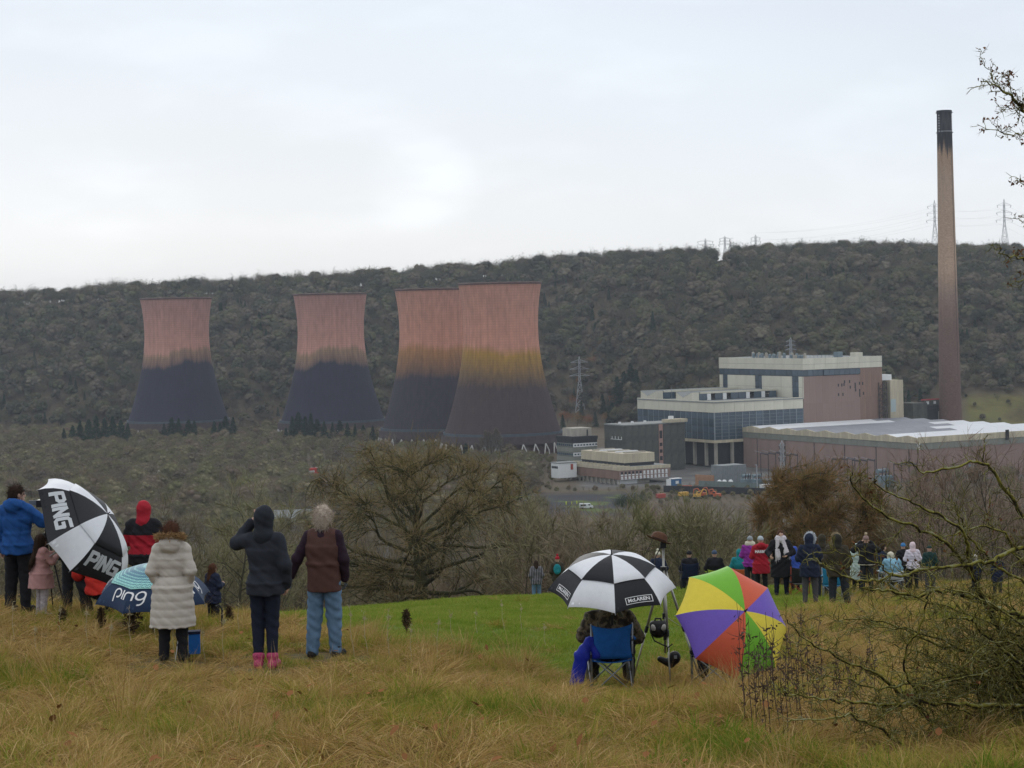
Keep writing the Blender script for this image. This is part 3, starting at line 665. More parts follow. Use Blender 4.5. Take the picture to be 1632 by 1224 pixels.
# ------------------------------------------------------------------ pylons and lines
m_pyl = M('galvanised_steel', (.36, .38, .40), var=.12, scale=.5, metal=.2, rough=.6)
m_ins = M('insulator', (.09, .08, .085))
def pylon(px, ytop, d, label, arm=6.5, thick=.13, rot=0.0, zbase=None):
    top = at(px, ytop, d); zg = Hs(top.x, top.y) if zbase is None else zbase; h = top.z - zg
    t = empty('pylon', (top.x, top.y, zg), rot); tag(t, label, 'pylon', 'electricity pylons')
    w0, w1 = h * .085, .75
    def hw(f): return w0 + (w1 - w0) * min(1, f / .62) if f < .95 else w1 * (1 - (f - .95) / .05 * .9)
    m = MB().use(m_pyl)
    fs = [0, .14, .27, .39, .5, .6, .68, .76, .84, .92, 1.0]
    for sx, sy in ((1, 1), (1, -1), (-1, 1), (-1, -1)): m.tube([(sx * hw(f), sy * hw(f), f * h) for f in fs], thick * 1.4, 4)
    for i in range(len(fs) - 1):
        a0, a1, z0, z1 = hw(fs[i]), hw(fs[i + 1]), fs[i] * h, fs[i + 1] * h
        for sgn in (-1, 1):
            m.tube([(-a0, sgn * a0, z0), (a1, sgn * a1, z1)], thick, 3); m.tube([(a0, sgn * a0, z0), (-a1, sgn * a1, z1)], thick, 3)
            m.tube([(sgn * a0, -a0, z0), (sgn * a1, a1, z1)], thick, 3)
            m.tube([(-a1, sgn * a1, z1), (a1, sgn * a1, z1)], thick, 3)
    m.build('tower_frame', t)
    tips = []
    for k, f in enumerate((.66, .78, .90)):
        q = MB().use(m_pyl); L = arm * (1.0 - .08 * k); z = f * h
        for s in (-1, 1):
            for y in (-.6, .6): q.tube([(s * hw(f), y, z), (s * L, 0, z - .3)], thick, 3); q.tube([(s * hw(f), y, z + h * .04), (s * L, 0, z - .3)], thick, 3)
        q.build('cross_arm', t)
        for s in (-1, 1): MB().use(m_ins).tube([(s * L, 0, z - .3), (s * (L - .9), .2, z - 2.6)], .22, 5).build('insulator', t); tips.append((s * (L - .9), .2, z - 2.6))
    Mx = Matrix.Translation(t.location) @ Matrix.Rotation(rot, 4, 'Z')
    return [Mx @ Vector(p) for p in tips]
pylon(923, 568, 1725, 'grey lattice pylon on the slope right of the nearest cooling tower', arm=9.0, thick=.19)
pa = pylon(1489, 319, 2050, 'ridge-top pylon just left of the chimney', arm=8.6, thick=.12)
pb = pylon(1600, 317, 2040, 'ridge-top pylon right of the chimney', arm=8.6, thick=.12)
pylon(1155, 376, 2010, 'pylon standing in the gap in the ridge trees', arm=6.3, thick=.12)
pylon(1124, 380, 2150, 'small far pylon whose head shows left of the gap in the ridge', arm=10, thick=.12)
pylon(1204, 374, 2150, 'small far pylon head above the ridge trees right of the gap', arm=6, thick=.12)
pylon(1440, 379, 2120, 'small pylon on the skyline well left of the chimney', arm=5, thick=.12)
pylon(1260, 538, 1560, 'grey lattice pylon showing above the boiler house roof', arm=4.5, thick=.16)
m = MB().use(m_ins)
for p, q in zip(pa, pb):
    m.tube([p.lerp(q, f) + Vector((0, 0, -3.5 * 4 * f * (1 - f))) for f in np.linspace(0, 1, 9)], .03, 3)
for p, q in zip(pb, pb):
    e = q + Vector((120, -250, -70)); m.tube([q.lerp(e, f) + Vector((0, 0, -10 * 4 * f * (1 - f))) for f in np.linspace(0, 1, 9)], .03, 3)
    e = pa[pb.index(q)] + Vector((-190, -30, -22)); s_ = pa[pb.index(q)]; m.tube([s_.lerp(e, f) + Vector((0, 0, -6 * 4 * f * (1 - f))) for f in np.linspace(0, 1, 9)], .03, 3)
tag(m.build('power_line'), 'thin black power lines slung between the ridge pylons', 'cable')

# ------------------------------------------------------------------ substation yard, walls, vehicles
def yard(px, py, d): 
    p = at(px, py, d); return Vector((p.x, p.y, Hs(p.x, p.y)))
def transformer(px, d, label, s=1.0, mat=m_steelg):
    t = empty('transformer', yard(px, HY, d), TH + R(8)); tag(t, label, 'transformer', 'substation transformers')
    t.scale = (s, s, s)
    MB().use(mat).bx(-2.6, 2.6, -1.6, 1.6, .4, 4.4).build('tank', t)
    fm = MB().use(mat).bx(-.08, .08, -.5, .5, 0, 3.4).mesh('radiator_fin')
    for i in range(7): link('radiator_fin', fm, t, (-2.3 + i * .75, -2.2, .8))
    q = MB().use(mat); q.tube([(-2.4, .4, 5.9), (2.4, .4, 5.9)], .75, 12); q.build('conservator', t)
    MB().use(mat).bx(-2.2, -1.9, .2, .6, 4.4, 5.3).bx(1.9, 2.2, .2, .6, 4.4, 5.3).build('bracket', t)
    q = MB().use(m_ins)
    for i in range(3): q.tube([(-1.5 + i * 1.5, -1.0, 4.4), (-1.7 + i * 1.7, -1.5, 7.4)], [.3, .14], 6)
    q.build('bushing', t); MB().use(m_conc).bx(-3.2, 3.2, -2.8, 2.4, -.2, .4).build('plinth', t); return t
transformer(1184, 1062, 'blue-grey transformer left of its twin beside the cream fence', 1.15)
transformer(1201, 1060, 'blue-grey transformer right of its twin by the dark container', 1.15)
transformer(1270, 1062, 'pale transformer top showing left of the rust-brown tree crown', 1.1)
transformer(1402, 1046, 'large blue-grey transformer below the hall corner', 1.55)
def busbar(px, py, d, n, label, px2=None):
    t = empty('busbar', yard(px, HY, d), TH * .4); tag(t, label, 'busbar', 'black busbar insulators in the yard'); z0 = t.location.z
    hz = at(px, py, d).z - z0
    q = MB().use(m_ins)
    for i in range(n): q.tube([(i * 4.2, 0, hz), (i * 4.2 + 3.6, -.6, hz - .8)], [.55, .42], 6)
    q.build('insulator_string', t)
    pm = MB().use(m_rustst).bx(-.16, .16, -.16, .16, -hz * .0, hz).mesh('post')
    for i in range(n + 1): link('post', pm, t, (i * 4.2 - .2, 0, 0))
    q = MB().use(m_pyl)
    for i in range(n): q.tube([(i * 4.2 + 3, -.3, hz - .6), (i * 4.2 - 3, 1.4, hz + 1.2)], .09, 3)
    q.build('conductor', t)
busbar(1208, 722, 1064, 3, 'black busbar insulators behind the paired transformers')
busbar(1243, 724, 1066, 2, 'black busbar insulators right of the lattice mast')
busbar(1322, 731, 1060, 3, 'black busbar insulators over the rust-brown tree')
busbar(1354, 733, 1060, 3, 'black busbar insulators left of the large transformer')
busbar(1420, 739, 1050, 3, 'black busbar insulators right of the large transformer')
pylon(1246, 702, 1062, 'thin lattice mast in the substation yard', arm=2.0, thick=.12)
def box_thing(name, px, d, size, mat, label, cat, z=None, rot=None, group=None, extra=None):
    p = yard(px, HY, d); t = empty(name, p if z is None else (p.x, p.y, z), TH if rot is None else rot); tag(t, label, cat, group)
    a, b, c = size; q = MB().use(mat); q.bx(-a / 2, a / 2, -b / 2, b / 2, .15, c); q.build('body', t)
    MB().use(m_dark).bx(-a / 2 + .1, a / 2 - .1, -b / 2 + .1, b / 2 - .1, -.2, .14).build('base', t)
    if extra: extra(t)
    return t
m_dgrey = M('dark_green_steel', (.07, .10, .11), var=.1, scale=1)
def ribs(n, mat, size):
    def f(t):
        a, b, c = size; rm_ = MB().use(mat).bx(-.08, .08, -.06, 0, .2, c - .1).mesh('rib')
        for i in range(n): link('rib', rm_, t, (-a / 2 + (i + .5) * a / n, -b / 2, 0))
    return f
box_thing('container', 1224, 1056, (10, 4, 5), m_dgrey, 'dark green-grey container beside the transformers', 'container', extra=ribs(9, m_dgrey, (10, 4, 5)))
box_thing('trailer', 1221, 1046, (11, 3, 3.6), m_white, 'long white site cabin on the yard road', 'cabin', extra=ribs(8, m_white, (11, 3, 3.6)))
box_thing('site_cabin', 1071, 1078, (5.5, 3, 4.6), M('blue_cabin', (.05, .14, .28), var=.15), 'blue site cabin with white roof by the control block', 'cabin', extra=lambda t: (MB().use(m_white).bx(-3, 3, -1.7, 1.7, 4.62, 5.0).build('roof', t), MB().use(m_white).bx(-1, 1, -1.6, -1.52, 2, 3.6).build('window', t)))
box_thing('notice_board', 1060, 1070, (2.8, .4, 5.2), m_white, 'white board standing at the corner of the control block', 'board')
box_thing('plant_cage', 1156, 1086, (16, 10, 11), M('grey_mesh_cladding', (.20, .22, .225), var=.15, scale=.7), 'grey mesh clad plant enclosure left of the hall', 'enclosure', extra=ribs(14, m_mull, (16, 10, 11)))
def tanks(t):
    pass
tk = MB().use(m_white); tk.lathe([(1.2, 0), (1.2, 3.4), (.6, 4.0), (.05, 4.1)], 14); tkm = tk.mesh('tank', True)
for i, px in enumerate((1141, 1149, 1159)):
    o = link('tank', tkm, None, yard(px, HY, 1072)); tag(o, ('small white tank leftmost of three by the mesh enclosure', 'small white tank in the middle of three by the mesh enclosure', 'small white tank rightmost of three by the mesh enclosure')[i], 'tank', 'small white tanks')
# retaining wall, fence and parapet by the yard road
def strip_wall(name, pts, h, t, mat, label, cat, z_off=0.0, piece_name='panel', n=12, kind=None):
    P = [yard(px, HY, d) for px, d in pts]; root = empty(name, P[0]); tag(root, label, cat, kind=kind)
    for i in range(n):
        a = P[0].lerp(P[-1], i / n); b = P[0].lerp(P[-1], (i + 1) / n); dv = b - a; L = math.hypot(dv.x, dv.y)
        o = MB().use(mat).bx(0, L - .08, -t / 2, t / 2, -1.5, h).build(piece_name, root, a - P[0] + Vector((0, 0, z_off)), rot=(0, 0, math.atan2(dv.y, dv.x)))
strip_wall('retaining_wall', [(1052, 1052), (1290, 1012)], 3.4, .6, M('tarred_wall', (.035, .036, .04), var=.3, scale=.4), 'long dark retaining wall below the yard road', 'wall', n=16)
strip_wall('palisade_fence', [(1108, 1076), (1205, 1052)], 3.6, .2, M('grey_green_palisade', (.16, .20, .19), var=.12, scale=1), 'grey-green palisade fence round the substation', 'fence', n=18, piece_name='fence_panel')
strip_wall('brick_wall', [(1103, 1092), (1133, 1084)], 5.5, .6, M('orange_brick_wall', (.36, .20, .12), var=.18, scale=.5), 'short orange brick wall left of the mesh enclosure', 'wall', n=4)
m_orange = M('orange_barrier', (.52, .11, .05), var=.2, scale=.8)
for i, (px0, px1, d0, d1, lb) in enumerate(((1082, 1097, 1062, 1060, 'row of orange barriers near the blue site cabin'), (1160, 1177, 1034, 1031, 'row of orange barriers on the yard road by the white van'), (1204, 1223, 1026, 1024, 'row of orange barriers below the long white cabin'))):
    strip_wall('barrier', [(px0, d0), (px1, d1)], 2.0 if i else 2.4, .4, m_orange, lb, 'barrier', n=5, piece_name='barrier_panel')
box_thing('lamp_post', 1201, 1040, (.35, .35, 14), m_pyl, 'slim grey lamp post in front of the transformers', 'lamp post', extra=lambda t: MB().use(m_pyl).bx(-1.2, .2, -.15, .15, 14, 14.3).build('lamp_head', t))

m_tyre = M('tyre_rubber', (.02, .02, .022)); m_win = M('vehicle_glass', (.03, .04, .05), rough=.15, spec=.6)
m_vanw = M('van_paint', (.72, .73, .74), rough=.35, var=.03); m_exo = M('excavator_orange', (.48, .12, .05), rough=.6, var=.25, scale=1); m_exy = M('excavator_yellow', (.62, .36, .06), rough=.5, var=.12, scale=1)
def van(px, d, rot, label, L=5.6, box=False, group=None):
    t = empty('van', yard(px, HY, d), rot); tag(t, label, 'van', group)
    q = MB().use(m_vanw); hx = 1.0
    prof = [(-L / 2, .45), (-L / 2, 2.5), (L / 2 - 1.5, 2.5), (L / 2 - .8, 1.5), (L / 2, 1.25), (L / 2, .45)]
    vs = [(x, -hx, z) for x, z in prof] + [(x, hx, z) for x, z in prof]; k = len(prof)
    q.add(vs, [tuple(range(k)), tuple(range(2 * k - 1, k - 1, -1))] + [(i, i + k, (i + 1) % k + k, (i + 1) % k) for i in range(k)]); q.build('body', t)
    MB().use(m_win).bx(L / 2 - 2.4, L / 2 - 1.5, -1.02, 1.02, 1.55, 2.2).build('side_window', t)
    wm = MB().use(m_tyre).lathe([(.01, -.13), (.36, -.13), (.36, .13), (.01, .13)], 14).mesh('wheel')
    for sx in (-1, 1):
        for sy in (-1, 1): link('wheel', wm, t, (sx * L * .31, sy * .95, .37), rot=(R(90), 0, 0))
    if box: MB().use(m_win).bx(-L / 2 + .5, -.3, -1.03, -1.0, 1.3, 2.1).bx(-L / 2 + .4, -L / 2 + .5, -1.03, -1.0, .6, 2.3).build('window', t)
    return t
van(1189, 1036, R(10), 'small white van parked on the yard road')
van(928, 972, R(4), 'white minibus with dark windows on the dark meadow', L=6.6, box=True)
def excavator(px, d, rot, label, mat):
    t = empty('excavator', yard(px, HY, d), rot); tag(t, label, 'excavator', 'excavators and loaders by the retaining wall')
    tm = MB().use(m_tyre).tube([(-1.7, 0, .5), (1.7, 0, .5)], .5, 8).mesh('track')
    for s in (-1, 1): link('track', tm, t, (0, s * 1.1, 0))
    MB().use(mat).bx(-2.0, 1.2, -1.3, 1.3, 1.1, 2.5).build('body', t)
    c = MB().use(mat).bx(-.1, 1.4, .2, 1.3, 2.5, 3.5).build('cab', t); MB().use(m_win).bx(0, 1.45, .15, 1.35, 2.7, 3.3).build('cab_window', c)
    q = MB().use(mat); q.tube([(1.0, -.4, 2.2), (2.6, -.4, 4.6), (4.4, -.4, 4.2)], [.35, .32, .25], 5); q.build('boom', t)
    MB().use(mat).tube([(4.4, -.4, 4.3), (4.9, -.4, 1.6)], [.25, .2], 5).build('dipper_arm', t)
    MB().use(m_dark).add([(4.4, -1, 1.7), (5.4, -1, 1.6), (5.2, -1, .7), (4.5, -1, .8), (4.4, .3, 1.7), (5.4, .3, 1.6), (5.2, .3, .7), (4.5, .3, .8)], [(0, 1, 2, 3), (7, 6, 5, 4), (0, 4, 5, 1), (1, 5, 6, 2), (2, 6, 7, 3), (3, 7, 4, 0)]).build('bucket', t)
    t.scale = (1.0, 1.0, 1.0)
excavator(1128, 1022, R(200), 'orange excavator with raised arm, tallest by the retaining wall', m_exo)
excavator(1114, 1016, R(170), 'orange excavator in the middle of the parked machines', m_exo)
excavator(1106, 1010, R(20), 'yellow excavator in front of the retaining wall', m_exy)
excavator(1136, 1010, R(140), 'orange excavator rightmost of the parked machines', m_exo)
box_thing('skip', 1083, 1026, (5, 2.4, 2.2), m_exy, 'yellow skip at the left end of the retaining wall', 'skip', extra=ribs(5, m_exy, (5, 2.4, 2.2)))
box_thing('skip', 1047, 1018, (4.5, 2.4, 2.2), M('red_skip', (.42, .09, .08), var=.2), 'red skip below the control block', 'skip', extra=ribs(5, m_exo, (4.5, 2.4, 2.2)))
excavator(828, 960, R(180), 'orange digger among scrub left of the dark meadow', m_exo)
box_thing('fire_engine', 492, 1225, (9, 2.8, 3.4), M('fire_red', (.55, .06, .05), var=.15), 'red fire engine with pale lockers among the left-hand trees', 'fire engine', extra=lambda t: (MB().use(m_white).bx(-3, 1, -1.46, -1.41, .8, 2).build('locker', t), MB().use(m_win).bx(2.6, 4.3, -1.46, -1.41, 1.8, 2.9).build('window', t), MB().use(m_white).bx(2.8, 3.4, -.9, .9, 3.42, 3.8).build('light_bar', t)))
def shed(px, d, size, label, roofm):
    t = empty('barn', yard(px, HY, d), R(5)); tag(t, label, 'barn'); a, b, c = size
    MB().use(m_conc).bx(-a / 2, a / 2, -b / 2, b / 2, -1, c).build('wall', t)
    q = MB().use(roofm); q.add([(-a / 2 - .5, -b / 2 - .5, c), (a / 2 + .5, -b / 2 - .5, c), (a / 2 + .5, 0, c + b * .28), (-a / 2 - .5, 0, c + b * .28), (a / 2 + .5, b / 2 + .5, c), (-a / 2 - .5, b / 2 + .5, c)], [(0, 1, 2, 3), (3, 2, 4, 5), (0, 3, 5), (1, 4, 2)]); q.build('roof', t)
    MB().use(m_white).bx(-a / 2 + 1, 0, -b / 2 - .1, -b / 2 - .02, .5, c - .6).build('door', t)
shed(470, 900, (22, 12, 6), 'grey roofed barn among the trees left of the big oak', m_roofm)
shed(232, 1180, (26, 9, 5), 'low pale shed half hidden in the left-hand wood', m_conc)
# ------------------------------------------------------------------ trees
def unit(v): return v / np.maximum(np.linalg.norm(v, axis=-1, keepdims=True), 1e-9)
def slivers(P, D, L, W, r, face=None):
    """thin two-piece bent twig blades: P (n,3) roots, D (n,3) unit directions, face (n,3) the way their broad side looks"""
    n = len(P); side = unit(np.cross(D, r.normal(size=(n, 3)) if face is None else face)); bend = r.normal(size=(n, 3)) * .22
    mid = P + D * (L * .5)[:, None] + bend * (L * .25)[:, None]; tip = mid + unit(D + bend) * (L * .5)[:, None]
    V = np.stack([P - side * W[:, None] / 2, P + side * W[:, None] / 2, mid - side * W[:, None] * .36, mid + side * W[:, None] * .36, tip], 1).reshape(-1, 3)
    b = np.arange(n)[:, None] * 5
    F = np.concatenate([b + np.array([0, 1, 3]), b + np.array([0, 3, 2]), b + np.array([2, 3, 4])], 0)
    return V, F
class TB:
    """collects tubes and twigs as triangles"""
    def __init__(s): s.V = []; s.F = []; s.I = []; s.n = 0
    def raw(s, V, F, mi):
        s.V.append(V); s.F.append(F + s.n); s.I.append(np.full(len(F), mi)); s.n += len(V)
    def tube(s, pts, rad, k=5, mi=0):
        pts = np.asarray(pts, float); m = len(pts); rad = np.asarray(rad, float)
        t = unit(np.gradient(pts, axis=0)); ref = np.array([.31, .17, .94]) if abs(t[:, 2]).mean() < .8 else np.array([.95, .2, .1])
        u = unit(np.cross(t, ref)); w = np.cross(t, u); a = np.arange(k) * 2 * np.pi / k
        V = (pts[:, None, :] + rad[:, None, None] * (np.cos(a)[None, :, None] * u[:, None, :] + np.sin(a)[None, :, None] * w[:, None, :])).reshape(-1, 3)
        i = np.arange(m - 1)[:, None] * k; j = np.arange(k)[None, :]; j2 = (j + 1) % k
        A, B_, C, D = i + j, i + j2, i + k + j2, i + k + j
        F = np.concatenate([np.stack([A, B_, C], -1).reshape(-1, 3), np.stack([A, C, D], -1).reshape(-1, 3)])
        s.raw(V, F, mi)
    def mesh(s, name, mats, smooth=False): return np_mesh(name, np.concatenate(s.V), np.concatenate(s.F), mats, np.concatenate(s.I), smooth)
def grow(r, p, d, L, seg, wob, up):
    pts = [np.array(p, float)]; d = unit(np.array(d, float))
    for i in range(seg):
        d = unit(d + r.normal(size=3) * wob + np.array([0, 0, up])); pts.append(pts[-1] + d * L / seg)
    return np.array(pts)
def side_dir(r, d, ang):
    q = unit(np.cross(d, r.normal(size=3))); return unit(d * math.cos(ang) + q * math.sin(ang))

bark = M('bark_brown', (.075, .065, .045), var=.3, scale=3, rough=.95)
bark_hill = foliage('bark_far', [(.07, .065, .055), (.13, .12, .10)], .05)
twig_hill = foliage('twigs_far', [(.034, .042, .032), (.125, .105, .078), (.055, .068, .04), (.165, .132, .105), (.12, .122, .066), (.052, .05, .043), (.20, .18, .13), (.095, .075, .06)], .016, .5, fine=.12)
twig_valley = foliage('twigs_valley', [(.105, .11, .05), (.25, .205, .115), (.12, .095, .08), (.275, .24, .145), (.17, .175, .08), (.19, .135, .105), (.30, .26, .17), (.09, .075, .062)], .008, .36, fine=.2)
twig_purple = foliage('twigs_purple', [(.23, .165, .14), (.29, .20, .165), (.25, .21, .145), (.20, .16, .11)], .02, .45, fine=.35)
twig_birch = foliage('twigs_birch', [(.22, .19, .14), (.15, .12, .09), (.26, .24, .18)], .02, .6, fine=.3)
bark_birch = M('birch_bark', (.34, .33, .29), var=.3, scale=2)
twig_autumn = foliage('twigs_autumn', [(.30, .13, .045), (.24, .10, .05), (.26, .17, .06)], .02, .8, fine=.4)
needle = foliage('conifer_needles', [(.012, .035, .024), (.02, .05, .03), (.028, .058, .03)], .02, .8, fine=.4)
twig_green = foliage('holly_leaves', [(.02, .04, .015), (.035, .06, .02)], .02, .7, fine=.5)

def crown_tree(seed, h, w, nb=14, nt=800, L=(.5, 1.3), W=.10, upb=.5, trunk=.14, low=.3):
    """rounded bare crown seen from far away: trunk, a few limbs and many twig blades in clumps. returns trunk builder, crown builder"""
    r = np.random.default_rng(seed); tb, cb = TB(), TB()
    tp = grow(r, (0, 0, -.6), (0, 0, 1), h * .62, 5, .05, .1); tb.tube(tp, np.linspace(trunk, trunk * .35, 6), 5)
    P, D, FC = [], [], []
    for i in range(nb):
        a = i * 2.399 + r.random() * .6; e = r.uniform(-.25, 1.0)
        c = np.array([math.cos(a) * w * .42 * math.sqrt(max(.05, 1 - max(e, 0) ** 2)), math.sin(a) * w * .42 * math.sqrt(max(.05, 1 - max(e, 0) ** 2)), h * (low + (1 - low) * .5) + e * h * (1 - low) * .42]) * r.uniform(.82, 1.08)
        s = tp[r.integers(2, 6)]; m_ = (s + c) / 2 + r.normal(size=3) * .3; tb.tube(np.array([s, m_, c]), [trunk * .4, trunk * .28, trunk * .1], 4)
        k = nt // nb; q = r.normal(size=(k, 3)) * np.array([w * .15, w * .15, h * .11]) + c
        P.append(q); D.append(unit(unit(c - np.array([0, 0, h * .35]))[None, :] * .6 + r.normal(size=(k, 3)) * .9 + np.array([0, 0, upb])))
        FC.append(unit((q - c) * 1.0 + (q - np.array([0, 0, h * .45])) * .55 + r.normal(size=(k, 3)) * .5))
    P, D, FC = np.concatenate(P), np.concatenate(D), np.concatenate(FC); n = len(P)
    V, F = slivers(P, D, r.uniform(*L, n), r.uniform(.5, 1.2, n) * W, r, FC); cb.raw(V, F, 0)
    return tb, cb
def ico(sub):
    bm = bmesh.new(); bmesh.ops.create_icosphere(bm, subdivisions=sub, radius=1.0); bm.verts.ensure_lookup_table()
    V = np.array([v.co[:] for v in bm.verts]); F = np.array([[v.index for v in f.verts] for f in bm.faces]); bm.free(); return V, F
ICO2, ICO1 = ico(3), ico(2)
def lobed_tree(seed, h, w, nb=12, tw=70, L=(.5, 1.3), W=.16, low=.25, trunk=.16, size=.24, ragged=.3, core=.8):
    """far-off bare tree: twig masses gathered in uneven tufts on limbs, with fine blades breaking every outline"""
    r = np.random.default_rng(seed); tb, cb = TB(), TB()
    tp = grow(r, (0, 0, -.6), (0, 0, 1), h * .6, 5, .05, .1); tb.tube(tp, np.linspace(trunk, trunk * .35, 6), 5)
    for i in range(nb):
        a = i * 2.399 + r.normal() * .35; f = (i + .5) / nb; e = -.45 + 1.4 * f
        rad = w * .5 * math.sqrt(max(.03, 1 - max(e, 0) ** 2)) * (.62 if e > -.2 else .55) * r.uniform(.75, 1.1)
        cz = h * (low + (1 - low) * .42) + e * h * (1 - low) * .44; c = np.array([math.cos(a) * rad, math.sin(a) * rad, cz])
        s = tp[r.integers(2, 6)]; tb.tube(np.array([s, (s + c) / 2 + r.normal(size=3) * .3, c]), [trunk * .4, trunk * .28, trunk * .1], 4)
        V, F = ICO1; q = w * size * r.uniform(.7, 1.15); k = r.normal(size=(3, 3)) * 1.1; ph = r.normal(size=3) * 3
        disp = 1 + ragged * (np.sin(V @ k[0] * 3 + ph[0]) * np.cos(V @ k[1] * 3 + ph[1]) + .5 * r.normal(size=len(V)))
        VV = V * disp[:, None] * np.array([q, q, q * .8]) * core
        cb.raw(VV + c, F, 0)
        d = unit(r.normal(size=(tw, 3)) + np.array([0, 0, .35])); P = c + d * np.array([q, q, q * .8]) * r.uniform(core * .7, .98, (tw, 1))
        D = unit(d * .8 + r.normal(size=(tw, 3)) * .45 + np.array([0, 0, .4])); V2, F2 = slivers(P, D, r.uniform(*L, tw), r.uniform(.5, 1.2, tw) * W, r); cb.raw(V2, F2, 0)
    return tb, cb
def branch_tree(seed, h, w, limbs=9, per=5, tw=6, upright=.5, trunk=.16, twig_l=1.1, twig_w=.03, multi=1):
    """bare tree with real branching for the nearer wood"""
    r = np.random.default_rng(seed); tb, cb = TB(), TB(); P, D = [], []
    for s in range(multi):
        lean = np.array([r.normal() * .18, r.normal() * .18, 1]) if multi > 1 else np.array([r.normal() * .05, r.normal() * .05, 1])
        tp = grow(r, (r.normal() * .25 * (multi > 1), r.normal() * .25 * (multi > 1), -.5), lean, h * .88 + .5, 9, .06, .06)
        tr = trunk / multi ** .5; tb.tube(tp, np.linspace(tr, tr * .12, 10), 5)
        nl = max(3, limbs // multi)
        for i in range(nl):
            f = .22 + .74 * (i + r.random() * .7) / nl; k = min(8, int(f * 9)); p0 = tp[k] + (tp[k + 1] - tp[k]) * (f * 9 - k)
            a = i * 2.4 + r.random(); el = upright + .35 * f + r.normal() * .12
            d = np.array([math.cos(a) * math.cos(el), math.sin(a) * math.cos(el), math.sin(el)])
            env = w * .5 * math.sqrt(max(.08, 1 - (2 * f - .85) ** 2 * .8))
            L = env / max(.35, math.cos(el)) * r.uniform(.75, 1.1); L = min(L, h * .6)
            lp = grow(r, p0, d, L, 6, .13, .07); tb.tube(lp, np.linspace(tr * .42 * (1.1 - f * .7), .012, 7), 4)
            for j in range(per):
                g = .25 + .75 * (j + r.random()) / per; q = min(5, int(g * 6)); p1 = lp[q] + (lp[q + 1] - lp[q]) * (g * 6 - q)
                d1 = side_dir(r, unit(lp[q + 1] - lp[q]), r.uniform(.4, .95)); bp = grow(r, p1, d1, L * r.uniform(.28, .5), 4, .18, .12); tb.tube(bp, np.linspace(tr * .13, .008, 5), 3)
                for t_ in range(tw):
                    z = r.random(); k2 = min(3, int(z * 4)); pp = bp[k2] + (bp[k2 + 1] - bp[k2]) * (z * 4 - k2)
                    P.append(pp); D.append(side_dir(r, unit(bp[k2 + 1] - bp[k2]), r.uniform(.25, .8)) + np.array([0, 0, .25]))
    P, D = np.array(P), unit(np.array(D)); n = len(P)
    P = np.concatenate([P, P + D * .45 * twig_l * r.random((n, 1))]); D = np.concatenate([D, unit(D + r.normal(size=(n, 3)) * .5)]); n *= 2
    V, F = slivers(P, D, r.uniform(.5, 1.2, n) * twig_l, r.uniform(.6, 1.2, n) * twig_w, r); cb.raw(V, F, 0)
    return tb, cb
def conifer_tree(seed, h, w):
    r = np.random.default_rng(seed); tb, cb = TB(), TB(); tb.tube([(0, 0, -1), (0, 0, h * .95)], [h * .016, .03], 5)
    P, D, L = [], [], []
    for i in range(int(h * 3.2)):
        f = (i + .5) / (h * 3.2); z = h * (.06 + .93 * f); rad = w / 2 * (1 - f) ** .85 * r.uniform(.75, 1.1) + .1
        for j in range(9):
            a = r.random() * 6.283
            for k in range(5):
                g = (k + r.random()) / 5; P.append((math.cos(a) * rad * g, math.sin(a) * rad * g, z - rad * g * .35 + r.normal() * .12)); D.append((math.cos(a), math.sin(a), -.25 + r.normal() * .3)); L.append(.35 + .5 * rad * .5)
    P, D, L = np.array(P), unit(np.array(D) + r.normal(size=(len(D), 3)) * .35), np.array(L)
    V, F = slivers(P, D, L, r.uniform(.12, .3, len(P)), r); cb.raw(V, F, 0); return tb, cb
def joined(name, tb, cb, mats):
    q = TB(); q.raw(np.concatenate(tb.V), np.concatenate(tb.F), 0); q.raw(np.concatenate(cb.V), np.concatenate(cb.F), 1); return q.mesh(name, mats)

